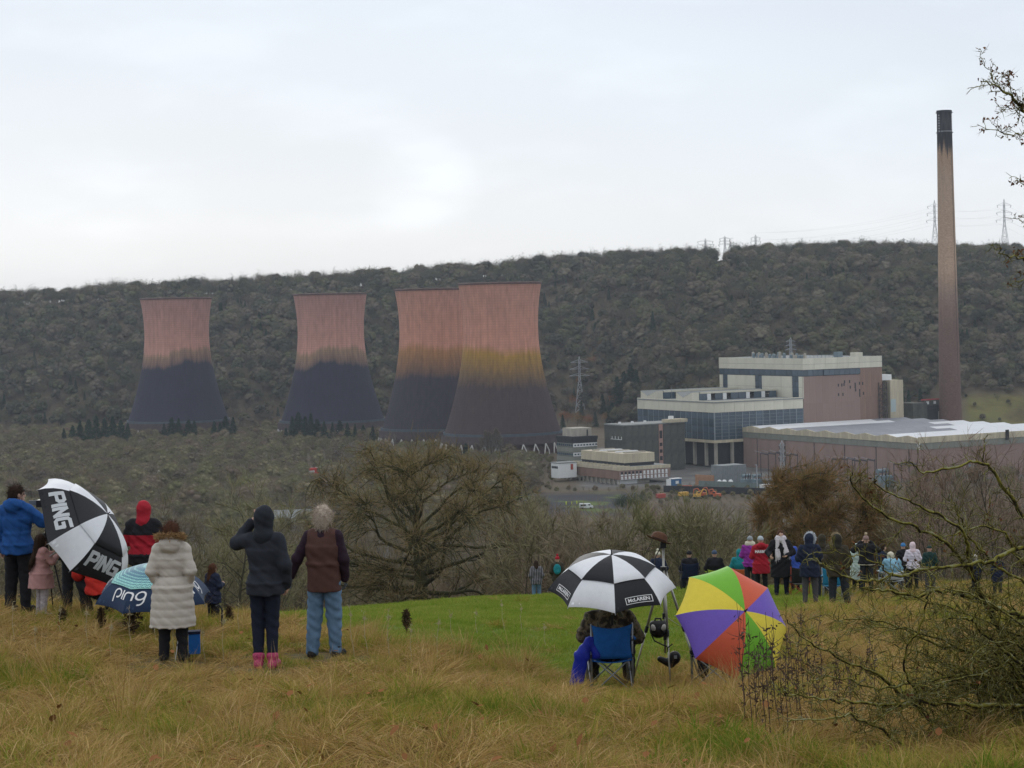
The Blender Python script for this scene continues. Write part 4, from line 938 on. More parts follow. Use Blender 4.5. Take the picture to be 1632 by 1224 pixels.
# ---- scattering of uncountable growth
def pool(name, meshes):
    c = bpy.data.collections.new(name)
    for i, me in enumerate(meshes):
        o = bpy.data.objects.new('%s_kind_%s' % (name, chr(97 + i)), me); c.objects.link(o)
    return c
def scatter(name, coll, P, RO, S, I, label, cat):
    n = len(P); me = bpy.data.meshes.new(name); me.vertices.add(n); me.vertices.foreach_set('co', np.asarray(P, np.float32).ravel())
    a = me.attributes.new('turn', 'FLOAT_VECTOR', 'POINT'); a.data.foreach_set('vector', np.asarray(RO, np.float32).ravel())
    a = me.attributes.new('size', 'FLOAT_VECTOR', 'POINT'); a.data.foreach_set('vector', np.asarray(S, np.float32).ravel())
    a = me.attributes.new('kind_index', 'INT', 'POINT'); a.data.foreach_set('value', np.asarray(I, np.int32))
    o = link(name, me); ng = bpy.data.node_groups.new(name, 'GeometryNodeTree')
    ng.interface.new_socket('Geometry', in_out='INPUT', socket_type='NodeSocketGeometry'); ng.interface.new_socket('Geometry', in_out='OUTPUT', socket_type='NodeSocketGeometry')
    n_, l_ = ng.nodes, ng.links
    gi, go = n_.new('NodeGroupInput'), n_.new('NodeGroupOutput'); ip = n_.new('GeometryNodeInstanceOnPoints'); ci = n_.new('GeometryNodeCollectionInfo')
    ci.inputs['Collection'].default_value = coll; ci.inputs['Separate Children'].default_value = True; ci.inputs['Reset Children'].default_value = True
    def na(k, t):
        q = n_.new('GeometryNodeInputNamedAttribute'); q.data_type = t; q.inputs['Name'].default_value = k
        return [s for s in q.outputs if s.enabled and s.name == 'Attribute'][0]
    er = n_.new('FunctionNodeEulerToRotation')
    l_.new(gi.outputs[0], ip.inputs['Points']); l_.new(ci.outputs[0], ip.inputs['Instance']); ip.inputs['Pick Instance'].default_value = True
    l_.new(na('kind_index', 'INT'), ip.inputs['Instance Index']); l_.new(na('turn', 'FLOAT_VECTOR'), er.inputs[0]); l_.new(er.outputs[0], ip.inputs['Rotation']); l_.new(na('size', 'FLOAT_VECTOR'), ip.inputs['Scale'])
    l_.new(ip.outputs[0], go.inputs[0]); mo = o.modifiers.new('scatter', 'NODES'); mo.node_group = ng
    tag(o, label, cat, kind='stuff'); return o
def pxof(x, y): return PX0 + x / np.maximum(y, 1) * FPX
def jgrid(u0, u1, y0, y1, step, r, grade=0.0):
    """jittered points in the wedge of ground between two sight lines"""
    out = []; y = y0
    while y < y1:
        s = step + grade * (y - y0); xs = np.arange(u0 * y, u1 * y, s)
        out.append(np.stack([xs + r.uniform(-.48, .48, len(xs)) * s, y + r.uniform(-.48, .48, len(xs)) * s], 1)); y += s
    return np.concatenate(out)

# ---- the wooded scarp
r = np.random.default_rng(5)
hp = jgrid(-.285, .285, 1430, 2190, 9.2, r)
hx, hy = hp[:, 0], hp[:, 1]; px = pxof(hx, hy); hz = H(hx, hy)
keep = hz > -93.5
keep &= ~((moor_mask(hx, hy) > .3) & (r.random(len(hx)) < .72))
ylook = HY - hz / hy * FPX - (px - PX0) * math.tan(ROLL)
keep &= ~((np.abs(px - (1372 + (496 - ylook) * .5)) < 7) & (ylook < 500) & (ylook > 428))       # cleared ride up the scarp
keep &= ~((px > 1139 + 3 * np.sin(hy)) & (px < 1165 + 4 * np.cos(hy * 1.7)) & (hy > 1915) & (r.random(len(hx)) < .93))                                                 # gap in the skyline
keep &= ~((np.abs(px - 923) < 6) & (np.abs(hy - 1725) < 14))
for tx, td in ((280.5, 1697), (526, 1640), (690, 1495), (796, 1387)):
    q = at(tx, HY, td); keep &= np.hypot(hx - q.x, hy - q.y) > 50
keep &= ~((px > 1100) & (hy < 1500) & (px < 1532))
hx, hy, hz = hx[keep], hy[keep], hz[keep]; n = len(hx)
hill_kinds = [joined('hill_tree', *lobed_tree(100 + i, (13, 14, 11, 13, 9, 15)[i], (12.5, 14.5, 10, 12, 8, 15)[i], nb=(13, 15, 11, 13, 9, 16)[i], tw=260, L=(.5, 1.9), W=.085, size=.25, ragged=.25, core=.7), [bark_hill, twig_hill]) for i in range(6)]
hill_kinds.append(joined('hill_tree', *conifer_tree(140, 12.5, 5.5), [bark_hill, needle]))
hill_kinds += [joined('hill_tree', *crown_tree(150 + i, 13, (9, 7.5, 10.5)[i], nb=13, nt=800, L=(.6, 1.5), W=.2, upb=.4, trunk=.3, low=.38), [bark_hill, twig_hill]) for i in range(3)]
kind = r.integers(0, 6, n); kind[(r.random(n) < .03) | ((wav(hx, hy, .018, 8) > .62) & (r.random(n) < .35))] = 6
yr_ = 2100 - 130 * sstep(900, 1300, pxof(hx, hy)); kind = np.where((hy > yr_ - 34) & (r.random(n) < .6), 7 + r.integers(0, 3, n), kind)
kind = np.where((kind < 6) & (r.random(n) < .33), 7 + r.integers(0, 3, n), kind)
sc = np.where(moor_mask(hx, hy) > .2, .38, 1.0) * r.uniform(.6, 1.15, n) * (1 + .2 * wav(hx, hy, .03, 17)) * (1 + .18 * sstep(1980, 2080, hy))
scatter('hill_forest', pool('hill_tree', hill_kinds), np.stack([hx, hy, hz - .3], 1), np.stack([0 * hx, 0 * hx, r.uniform(0, 6.28, n)], 1), np.stack([sc * r.uniform(.9, 1.15, n), sc * r.uniform(.9, 1.15, n), sc], 1), kind, 'bare winter woodland covering the long scarp behind the power station', 'woodland')

# ---- valley wood: the nearest ones are individuals
spec = [('woodland_tree', 'thorn', branch_tree(201, 7.5, 6.5, 12, 6, 7, .35, .13, 1.0, .035, 3), bark, twig_valley),
        ('woodland_tree', 'broad', branch_tree(202, 9, 7.5, 13, 6, 8, .4, .17, 1.2, .04), bark, twig_valley),
        ('woodland_tree', 'broad', branch_tree(203, 8.5, 6.2, 12, 6, 8, .5, .15, 1.1, .04), bark, twig_valley),
        ('birch_tree', 'birch', branch_tree(204, 10, 3.8, 15, 5, 6, .75, .10, .9, .03), bark_birch, twig_birch),
        ('woodland_tree', 'sapling', branch_tree(205, 9, 3.4, 14, 5, 6, .85, .08, 1.0, .032), bark, twig_purple),
        ('woodland_tree', 'sapling', branch_tree(206, 8.2, 4.0, 14, 6, 6, .8, .09, 1.0, .032, 2), bark, twig_purple),
        ('bare_shrub', 'shrub', branch_tree(207, 4.2, 5.4, 14, 6, 8, .45, .07, .8, .03, 5), bark, twig_valley),
        ('bare_shrub', 'shrub', branch_tree(208, 3.6, 4.6, 12, 6, 8, .55, .06, .8, .03, 5), bark, twig_purple)]
spec += [('woodland_tree', 'broad', lobed_tree(211 + i, (9, 10, 7)[i], (10.5, 12.5, 8)[i], nb=15, tw=480, L=(.5, 2.0), W=.05, low=.08, size=.22, ragged=.25, core=.6), bark, twig_valley) for i in range(3)]
kinds = []
for nm, kd, (tb, cb), bm_, tm_ in spec: kinds.append((nm, kd, tb.mesh(nm, [bm_]), cb.mesh('crown', [tm_]), joined(nm, tb, cb, [bm_, tm_])))
r = np.random.default_rng(9)
oak_p, rust_p = ground(663, 140), ground(1303, 160)
A1 = jgrid(-.285, .285, 92, 330, 4.6, r, .006); A2 = jgrid(-.275, .275, 332, 940, 6.2, r, .004); A3 = jgrid(-.28, .28, 940, 1780, 8.6, r)
vp = np.concatenate([A1, A2, A3]); vx, vy = vp[:, 0], vp[:, 1]; px = pxof(vx, vy); vz = H(vx, vy)
keep = np.ones(len(vx), bool)
keep &= ~((meadow(vx, vy) > .25)); keep &= ~(site_mask(vx, vy) > .2); keep &= vz < -2
keep &= ~((px > 830) & (vy > 1080) & (vy < 1450) & ((px > 905) | (vy > 1340))); keep &= ~((vy > 1430) & (vz > -93.5))
keep &= np.hypot(vx - oak_p.x, vy - oak_p.y) > 6.5; keep &= np.hypot(vx - rust_p.x, vy - rust_p.y) > 6
keep &= ~((px > 520) & (px < 815) & (vy < 165)); keep &= ~((px > 1185) & (px < 1425) & (vy < 165))
keep &= ~((px > 480) & (px < 850) & (vy < 290) & (r.random(len(vx)) < .6))
for tx, td in ((280.5, 1697), (526, 1640), (690, 1495), (796, 1387)):
    q = at(tx, HY, td); keep &= np.hypot(vx - q.x, vy - q.y) > 48
q = at(928, HY, 972); keep &= ~((np.abs(px - 928) < 16) & (vy > 880) & (vy < 990))
keep &= ~((px > 880) & (px < 1075) & (vy > 1080)); keep &= ~((px > 482) & (px < 502) & (vy > 1130) & (vy < 1240))
vx, vy, vz, px = vx[keep], vy[keep], vz[keep], px[keep]; n = len(vx)
vk = np.zeros(n, int); rr = r.random(n); patch = wav(vx, vy, .021, 12)
left = px < 560
vk = np.where(rr < .3, 0, np.where(rr < .55, 1, np.where(rr < .78, 2, np.where(rr < .86, 3, np.where(rr < .93, 4, 6)))))
cen = (px > 800) & (vy < 960)
vk = np.where(cen, np.where(rr < .36, 4, np.where(rr < .7, 5, np.where(rr < .78, 3, np.where(rr < .9, 2, 0)))), vk)
vk = np.where((vy < 330) & (px > 480) & (px < 1420), np.where(rr < .5, 6, np.where(rr < .9, 7, 4)), vk)
vk = np.where((vy > 860) & (r.random(n) < .6) & ((px < 860) | (vy > 985)), 8 + (rr * 97).astype(int) % 3, vk)
vs_ = r.uniform(.55, 1.25, n)
vs_ = np.where((vy < 330) & (px > 840) & (px < 1420), r.uniform(.6, 1.05, n), vs_)
vs_ = np.where((vy > 620) & (vy < 1060) & (px > 860), r.uniform(.5, .85, n) - .25 * sstep(900, 1000, vy), vs_)
vs_ = np.where((vy > 1180) & (px < 860), vs_ * .72, vs_)
vs_ = np.where((vy > 330) & (vy < 620) & cen, r.uniform(.8, 1.25, n), vs_)
vs_ = np.where((vy < 200) & (px < 480), r.uniform(.45, .78, n), vs_)
vs_ = np.where((vy < 330) & (px > 1420), r.uniform(.6, .95, n), vs_)
h0_ = np.array([7.5, 9, 8.5, 10, 9, 8.2, 4.2, 3.6, 10, 10, 10])[vk]; lim = np.where((px > 855) & (px < 1180), 806, np.where((px >= 1180) & (px < 1440), 800, 0)) + 14 * wav(vx, vy, .05, 91)
maxh = -(lim + (px - PX0) * math.tan(ROLL) - HY) / FPX * vy - vz; vs_ = np.where(lim > 100, np.clip(np.minimum(vs_, maxh / h0_), .3, 2), vs_)
rot = r.uniform(0, 6.28, n)
kh = np.array([7.5, 9, 8.5, 10, 9, 8.2, 4.2, 3.6, 10, 10, 10])[vk] * vs_
inview = (px > -10) & (px < 1642)
ylook = HY - (vz + kh) / vy * FPX - (px - PX0) * math.tan(ROLL)
score = np.where(inview, kh / vy, -1)
order = np.argsort(-score); ind = np.zeros(n, bool); ind[order[:290]] = True
zones = ((60, 'behind the man in royal blue'), (150, 'behind the golf umbrella'), (215, 'left of the red hood'), (320, 'behind the beige coat'), (400, 'left of the black hood'), (470, 'behind the black hood'), (560, 'behind the man in the gilet'), (660, 'behind the left half of the oak'), (760, 'behind the right half of the oak'), (850, 'right of the oak'), (960, 'left of the hat on the tripod'), (1080, 'behind the hat on the tripod'), (1180, 'behind the seated row'), (1300, 'at the left of the rust-brown tree'), (1430, 'at the right of the rust-brown tree'), (1500, 'behind the lilac puffer jacket'), (9999, 'behind the hawthorn branches'))
kd_words = {'thorn': 'spreading olive-brown thorn tree', 'broad': 'round-crowned bare tree', 'birch': 'pale slender birch', 'sapling': 'slim purple-brown sapling', 'shrub': 'twiggy bare shrub'}
ii = np.nonzero(ind)[0]; zi = np.array([next(k for k, z in enumerate(zones) if px[i] < z[0]) for i in ii]); cells = {}
for k in range(len(zones)):
    for kd in kd_words:
        m_ = [i for i, z in zip(ii, zi) if z == k and kinds[vk[i]][1] == kd]; m_.sort(key=lambda i: vy[i])
        for j, i in enumerate(m_):
            row = ['nearest', 'farther', 'farthest'][min(2, j * 3 // max(1, len(m_)))] if len(m_) > 1 else ''; rm = [q for q in m_ if min(2, m_.index(q) * 3 // len(m_)) == min(2, j * 3 // len(m_))]; rm.sort(key=lambda q: px[q]); o_ = '' if len(rm) == 1 else 'leftmost ' if rm.index(i) == 0 else 'rightmost ' if rm.index(i) == len(rm) - 1 else ORD[min(23, rm.index(i))] + ' from left of the '
            nm, kd_, tme, cme, _ = kinds[vk[i]]
            o = link(nm, tme, None, (vx[i], vy[i], vz[i]), rot=(0, 0, rot[i])); o.scale = (vs_[i],) * 3; link('crown', cme, o)
            tag(o, (o_ + row + (' ' if row else '') + kd_words[kd] + ('s ' if 'of the' in o_ else ' ') + zones[k][1]).replace('birchs', 'birches'), 'shrub' if kd == 'shrub' else 'tree', 'bare trees and shrubs on the slope beyond the crest')
rest = ~ind
scatter('valley_wood', pool('valley_tree', [k[4] for k in kinds]), np.stack([vx, vy, vz - .15], 1)[rest], np.stack([0 * vx, 0 * vx, rot], 1)[rest], np.stack([vs_, vs_, vs_], 1)[rest] * (1 + .0), vk[rest], 'mixed leafless wood filling the valley floor below the towers', 'woodland')

# ---- evergreens, poplars and autumn trees picked out one by one
cms = []
for s, h, w in ((301, 15, 6), (302, 12, 6.5), (303, 18, 6)):
    tb, cb = conifer_tree(s, h, w); cms.append((tb.mesh('conifer', [bark]), cb.mesh('needles', [needle]), h))
def place(nm, pair, px, d, h, lab, cat, grp, zoff=0.0, wide=1.0):
    p = ground(px, d); s = h / pair[2]; o = link(nm, pair[0], None, (p.x, p.y, p.z + zoff), rot=(0, 0, random.uniform(0, 6.28))); o.scale = (s * wide, s * wide, s); link('needles' if nm == 'conifer' else 'crown', pair[1], o); tag(o, lab, cat, grp); return o
for i, (px_, d, h) in enumerate([(98, 1600, 9), (112, 1585, 11), (124, 1600, 13), (138, 1590, 14), (150, 1605, 15), (163, 1600, 14), (176, 1590, 15), (189, 1595, 13), (200, 1600, 11)]):
    place('conifer', cms[i % 2], px_, d - 40, h * 1.5, ORD[i] + ' dark conifer from the left in the belt left of the leftmost tower', 'tree', 'conifers left of the leftmost tower', wide=1.3)
for i, px_ in enumerate((258, 270, 281, 297, 306, 338, 347, 356, 368)):
    place('conifer', cms[i % 2], px_, 1590, 14 + (i * 5) % 6, ORD[i] + ' dark conifer from the left at the foot of the leftmost tower', 'tree', 'conifers at the foot of the leftmost tower', wide=1.35)
for i, (px_, h) in enumerate(((452, 9), (462, 15), (472, 17), (483, 15), (492, 17), (502, 13), (513, 12), (526, 11), (538, 12), (550, 11), (562, 10), (575, 9), (590, 9))):
    place('conifer', cms[(i * 2) % 3], px_, 1530 + (i % 3) * 8, h * 1.35, ORD[i] + ' dark conifer from the left at the foot of the second tower', 'tree', 'conifers at the foot of the second tower', wide=1.35)
place('conifer', cms[1], 738, 1330, 10, 'dark bushy conifer before the nearest tower, left of the poplars', 'tree', None, wide=1.6)
place('conifer', cms[0], 709, 1320, 9, 'slim dark conifer at the left foot of the nearest tower', 'tree', None)
place('conifer', cms[2], 923, 1712, 17, 'dark conifer in front of the pylon legs', 'tree', None, wide=1.3)
place('conifer', cms[2], 1040, 1730, 22, 'tall dark conifer alone left of the boiler house', 'tree', None, zoff=6)
for i, (px_, d, h) in enumerate(((972, 1640, 20), (981, 1660, 24), (992, 1650, 26), (1003, 1655, 23), (1012, 1640, 19))):
    place('conifer', cms[1], px_, d, h, ORD[i] + ' broad evergreen from the left in the clump behind the stained block', 'tree', 'evergreens behind the dark stained block', wide=1.2)
for i, (px_, d, h) in enumerate(((893, 1640, 12), (945, 1660, 13), (957, 1690, 12))):
    place('conifer', cms[1], px_, d, h, ('leftmost', 'middle', 'rightmost')[i] + ' of three small dark conifers on the autumn slope', 'tree', 'conifers on the autumn slope')
for i, (px_, d, h) in enumerate(((1407, 1440, 13), (1410, 1480, 16), (1418, 1478, 15), (1424, 1440, 12), (1427, 1484, 17), (1436, 1480, 18), (1445, 1482, 17), (1464, 1486, 16))):
    place('conifer', cms[0], px_, d, h, ORD[i] + ' dark conifer from the left behind the cream annexe', 'tree', 'conifers behind the cream annexe')
tb, cb = branch_tree(310, 18, 3.0, 26, 6, 7, 1.1, .16, 1.6, .09); pop = (tb.mesh('poplar', [bark_birch]), cb.mesh('crown', [twig_birch]), 18)
for i, (px_, h) in enumerate(((754, 11), (763, 15), (769, 19), (775, 18), (781, 16), (787, 20), (792, 17))):
    place('poplar', pop, px_, 1318 + i * 2, h, ORD[i] + ' pale poplar from the left in front of the nearest tower', 'tree', 'poplars in front of the nearest tower')
tb, cb = crown_tree(320, 11, 9, 12, 700, (.6, 1.4), .22); aut = (tb.mesh('autumn_tree', [bark]), cb.mesh('crown', [twig_autumn]), 11)
for i in range(15):
    place('autumn_tree', aut, 897 + i * 6.1 + random.uniform(-2, 2), random.uniform(1640, 1790), random.uniform(8, 13), ORD[i] + ' rust-orange tree from the left on the slope right of the nearest tower', 'tree', 'rust-orange trees right of the nearest tower')
tb, cb = crown_tree(330, 8, 9, 14, 2200, (.3, .7), .2, upb=.2, low=.05); hol = (tb.mesh('holly_bush', [bark]), cb.mesh('crown', [twig_green]), 8)
place('holly_bush', hol, 987, 955, 7.5, 'dark evergreen bush at the right end of the dark meadow', 'bush', None)
place('holly_bush', hol, 1011, 960, 8, 'dark evergreen bush right of its neighbour by the dark meadow', 'bush', None)
place('holly_bush', hol, 345, 330, 6, 'small dark evergreen among bare trees left of the oak', 'bush', None)

# ---- the big oak and the rust-brown tree
def hero_tree(name, seed, loc, h, w, n_limb, per2, per3, tw, bark_m, twig_m, label, trunk_r, limb_el, twig_l=.6, twig_w=.02, limb_z=(.1, .68), stems=1, wob=.15, tw_up=.2, shell=420):
    r = np.random.default_rng(seed); root = empty(name, loc); tag(root, label, 'tree'); TW = TB(); P, D = [], []
    stems_p = []; limbs_ = []; twig_pts = []
    for s in range(stems):
        q = TB(); ln = np.array([r.normal() * .04, r.normal() * .04, 1]) if stems == 1 else np.array([math.cos(s * 2.1) * .33, math.sin(s * 2.1) * .33, 1])
        tp = grow(r, (0, 0, -.8), ln, h * (.74 if stems == 1 else .6), 12, .07, .05)
        tr = trunk_r * np.concatenate([[1.35, 1.05], np.linspace(.95, .2, 11)]); q.tube(tp, tr, 10)
        o = link('trunk', q.mesh('trunk', [bark_m], True), root); stems_p.append((tp, tr))
    for i in range(n_limb):
        tp, tr = stems_p[i % stems]
        f = (i + .5 * r.random()) / n_limb; zf = limb_z[0] + (limb_z[1] - limb_z[0]) * f
        fi = zf / .74 * 12 if stems == 1 else (.25 + .75 * f) * 11.5; k = min(11, int(fi)); p0 = tp[k] + (tp[k + 1] - tp[k]) * (fi - k)
        a = i * 2.399 + r.normal() * .25 if stems == 1 else (i % stems) * 2.1 + r.normal() * 1.1
        el = limb_el[0] + (limb_el[1] - limb_el[0]) * f ** (1.2 if stems > 1 else 1.7) + r.normal() * .08
        d = np.array([math.cos(a) * math.cos(el), math.sin(a) * math.cos(el), math.sin(el)])
        # length up to the crown's outline
        L = 1.0
        for t in np.linspace(.5, w, 60):
            e = p0 + d * t
            if (math.hypot(e[0], e[1]) / (w / 2)) ** 2 + (max(e[2] - h * .36, 0) / (h * .64)) ** 2 + (min(e[2] - h * .36, 0) / (h * .6)) ** 2 > 1: break
            L = t
        L *= r.uniform(.86, 1.0); q = TB(); lr = min(tr[k] * .5, trunk_r * .34 * (1.1 - .5 * f))
        lp = grow(r, p0, d, L, 10, wob, .02 if stems > 1 else .012); q.tube(lp, lr * np.linspace(1, .12, 11) ** .9, 6)
        for j in range(per2):
            g = .24 + .76 * (j + r.random()) / per2; c = min(9, int(g * 10)); p1 = lp[c] + (lp[c + 1] - lp[c]) * (g * 10 - c)
            L2 = max(.5, L * (1.1 - g * .75) * r.uniform(.3, .52)); bp = grow(r, p1, side_dir(r, unit(lp[c + 1] - lp[c]), r.uniform(.45, .95)), L2, 7, wob * 1.25, .05)
            q.tube(bp, max(.018, lr * .36 * (1.1 - g * .7)) * np.linspace(1, .2, 8), 4)
            for m_ in range(per3):
                g3 = .3 + .7 * (m_ + r.random()) / per3; c3 = min(6, int(g3 * 7)); p2 = bp[c3] + (bp[c3 + 1] - bp[c3]) * (g3 * 7 - c3)
                sp_ = grow(r, p2, side_dir(r, unit(bp[c3 + 1] - bp[c3]), r.uniform(.4, 1.0)), L2 * r.uniform(.25, .5) + .2, 4, .22, .06); q.tube(sp_, np.linspace(.016, .007, 5), 3)
                for t_ in range(tw):
                    g4 = r.random(); c4 = min(3, int(g4 * 4)); P.append(sp_[c4] + (sp_[c4 + 1] - sp_[c4]) * (g4 * 4 - c4)); D.append(side_dir(r, unit(sp_[c4 + 1] - sp_[c4]), r.uniform(.3, 1.0)) + np.array([0, 0, tw_up]))
        limbs_.append((q, lp))
    # fill the dome of the crown: branchlets from the nearest limb out to an even shell of points
    AP = np.concatenate([l_[1][3:] for l_ in limbs_]); AO = np.concatenate([np.full(len(l_[1]) - 3, i) for i, l_ in enumerate(limbs_)]); AD = np.concatenate([unit(np.gradient(l_[1], axis=0))[3:] for l_ in limbs_])
    for i in range(shell):
        zf = 1 - (i + .5) / shell * 1.5; a = i * 2.39996; rr_ = math.sqrt(max(0, 1 - zf * zf)); k = r.uniform(.80, 1.0) * (1 + .05 * math.sin(a * 3 + zf * 5)); T_p = np.array([rr_ * math.cos(a) * w / 2, rr_ * math.sin(a) * w / 2, h * .36 + zf * h * (.64 if zf > 0 else .5)]) * np.array([k, k, 1]); T_p[2] = h * .36 + (T_p[2] - h * .36) * k
        dist = np.linalg.norm(AP - T_p, axis=1) + 2.5 * (np.linalg.norm(AP[:, :2], axis=1) > np.linalg.norm(T_p[:2]) + .3); m_ = int(np.argmin(dist)); s0 = AP[m_]; L_ = np.linalg.norm(T_p - s0); cpt = s0 + AD[m_] * L_ * .45
        tt = np.linspace(0, 1, 8)[:, None]; bp = (1 - tt) ** 2 * s0 + 2 * tt * (1 - tt) * cpt + tt ** 2 * T_p + r.normal(size=(8, 3)) * .05 * L_ ** .5 * tt; q = limbs_[AO[m_]][0]; q.tube(bp, np.linspace(.012 + .011 * L_, .007, 8), 4)
        for j in range(6):
            g3 = .25 + .72 * (j + r.random()) / 6; c3 = min(6, int(g3 * 7)); p2 = bp[c3] + (bp[c3 + 1] - bp[c3]) * (g3 * 7 - c3); sp_ = grow(r, p2, side_dir(r, unit(bp[c3 + 1] - bp[c3]), r.uniform(.35, .9)), min(1.5, L_ * .4) * r.uniform(.5, 1.1) + .25, 4, .2, .05); q.tube(sp_, np.linspace(.013, .006, 5), 3)
            for t_ in range(tw):
                g4 = r.random(); c4 = min(3, int(g4 * 4)); P.append(sp_[c4] + (sp_[c4 + 1] - sp_[c4]) * (g4 * 4 - c4)); D.append(side_dir(r, unit(sp_[c4 + 1] - sp_[c4]), r.uniform(.3, 1.0)) + np.array([0, 0, tw_up]))
    for q, lp in limbs_: link('limb', q.mesh('limb', [bark_m], True), root)
    P, D = np.array(P), unit(np.array(D)); n = len(P)
    V, F = slivers(P, D, r.uniform(.5, 1.3, n) * twig_l, r.uniform(.7, 1.2, n) * twig_w, r); TW.raw(V, F, 0)
    o = link('twigs', TW.mesh('twigs', [twig_m]), root); o['kind'] = 'stuff'
    return root
oak_bark = M('mossy_oak_bark', (.042, .040, .022), var=.3, scale=1.2, rough=.95, col2=(.075, .075, .03))
oak_twig = foliage('oak_twigs', [(.23, .17, .085), (.31, .225, .12), (.21, .18, .07)], .3, .5, fine=.9)
rust_twig = foliage('rust_twigs', [(.27, .15, .06), (.33, .17, .075), (.20, .15, .06)], .3, .5, fine=.9)
hero_tree('oak_tree', 41, oak_p, 13.0, 18.2, 36, 7, 6, 5, oak_bark, oak_twig, 'big bare spreading oak standing just beyond the green pasture', .60, (-.10, 1.2), .85, .022, shell=640)
hero_tree('rust_brown_tree', 43, rust_p + Vector((0, 0, -.3)), 12.6, 12.4, 36, 6, 6, 9, oak_bark, rust_twig, 'dense domed leafless tree with rust-brown twigs behind the crowd', .42, (.1, .95), .85, .028, shell=800, stems=3, wob=.1, tw_up=.35)
# ------------------------------------------------------------------ grass
def blades(r, n, L, W, spread, lean, curve, flat=0.0):
    """a tuft: n bent blades, three pieces each"""
    a = r.uniform(0, 6.283, n); rad = spread * np.sqrt(r.random(n)); base = np.stack([np.cos(a) * rad, np.sin(a) * rad, np.full(n, -.03)], 1)
    b = a + r.normal(size=n) * .9; out = np.stack([np.cos(b), np.sin(b), 0 * b], 1)
    ln = np.abs(r.normal(size=n)) * lean + flat; d = unit(out * np.sin(ln)[:, None] + np.array([0, 0, 1]) * np.cos(ln)[:, None])
    Ls = r.uniform(*L, n); Ws = W * r.uniform(.6, 1.2, n); side = unit(np.cross(d, r.normal(size=(n, 3)) + np.array([0, 0, .01])))
    cv = r.uniform(.3, 1.2, n) * curve
    pts = [base]; dd = d
    for k in range(3):
        dd = unit(dd + (out * .6 - np.array([0, 0, 1.0])) * (cv * (.25 + .35 * k))[:, None]); pts.append(pts[-1] + dd * (Ls / 3)[:, None])
    for p in pts[1:]: p[:, 2] = np.maximum(p[:, 2], .012 + .03 * r.random(n))
    w = [1, .8, .5]
    V = np.stack([q for k in range(3) for q in (pts[k] - side * (Ws * w[k] / 2)[:, None], pts[k] + side * (Ws * w[k] / 2)[:, None])] + [pts[3]], 1).reshape(-1, 3)
    o = np.arange(n)[:, None] * 7
    F = np.concatenate([o + np.array(t) for t in ((0, 1, 3), (0, 3, 2), (2, 3, 5), (2, 5, 4), (4, 5, 6))])
    return V, F
g_dry = foliage('grass_dry', [(0.403, 0.264, 0.094), (0.537, 0.362, 0.144), (0.268, 0.156, 0.051), (0.627, 0.449, 0.221), (0.380, 0.274, 0.077), (0.469, 0.264, 0.094)], .6, .4, fine=.7, trans=.25)
g_mix = foliage('grass_mixed', [(0.249, 0.202, 0.041), (0.408, 0.288, 0.074), (0.192, 0.221, 0.026), (0.475, 0.346, 0.112), (0.249, 0.269, 0.037)], .5, .4, fine=.7, trans=.25)
g_green = foliage('grass_green', [(0.102, 0.184, 0.018), (0.160, 0.238, 0.026), (0.125, 0.205, 0.022), (0.228, 0.270, 0.053)], .6, .4, fine=.6, trans=.3)
g_field = foliage('grass_pasture', [(0.145, 0.226, 0.024), (0.235, 0.307, 0.044), (0.179, 0.257, 0.033), (0.345, 0.338, 0.088), (0.207, 0.288, 0.033)], .5, .4, fine=.5, trans=.3)
g_brown = foliage('grass_dead', [(0.140, 0.085, 0.029), (0.215, 0.130, 0.044), (0.107, 0.070, 0.025)], .8, .6, fine=.7, trans=.15)
r = np.random.default_rng(77)
def tuft(mats, parts):
    t = TB()
    for mi, (n, L, W, sp, ln, cv, fl) in parts: t.raw(*blades(r, n, L, W, sp, ln, cv, fl), mi)
    return t.mesh('grass_tuft', mats)
T_ = [tuft([g_dry, g_mix, g_brown], [(0, (120, (.22, .48), .0095, .17, .6, .9, .45)), (1, (60, (.15, .35), .007, .17, .5, .7, 0)), (2, (40, (.15, .4), .006, .2, .6, .9, .7))]),
      tuft([g_dry, g_mix, g_brown], [(0, (100, (.25, .55), .009, .18, .6, 1.0, .65)), (1, (80, (.15, .4), .007, .18, .6, .8, .1)), (2, (50, (.2, .45), .006, .22, .4, .8, .9))]),
      tuft([g_mix, g_green], [(0, (120, (.15, .38), .0095, .17, .5, .8, 0)), (1, (70, (.12, .3), .007, .16, .5, .7, 0))]),
      tuft([g_green, g_mix], [(0, (130, (.12, .32), .010, .18, .5, .75, 0)), (1, (60, (.15, .36), .007, .18, .6, .8, .1))]),
      tuft([g_dry, g_brown], [(0, (130, (.2, .5), .0085, .2, .35, .9, .95)), (1, (70, (.2, .45), .006, .22, .35, .8, .95))]),
      tuft([g_dry, g_mix], [(0, (70, (.35, .75), .0055, .1, .28, .45, 0)), (1, (60, (.2, .45), .007, .12, .4, .6, 0))])]
STAND = [(q.x, q.y, 1.15) for q in (hit(425, 1066), hit(519, 1049), hit(277, 1054), hit(972, 1098), hit(1000, 1098), hit(1132, 1094))]      # trodden spots
rough_pool = pool('grass_tuft', T_)
def rough_points(y0, y1, step, grade):
    P = jgrid(-.40, .42, y0, y1, step, r, grade); x, y = P[:, 0], P[:, 1]
    return P[(green_mask(x, y) < .55 + .2 * r.normal(size=len(x))) ]
P = np.concatenate([rough_points(11.5, 20, .15, .006), rough_points(20, 32, .20, .012), rough_points(32, 84, .36, .012)])
x, y = P[:, 0], P[:, 1]; n = len(x)
p1, p2 = wav(x, y, .75, 21), wav(x, y, 1.7, 33); p3 = wav(x, y, 6.5, 71) + .6 * wav(x, y, 3.4, 83)
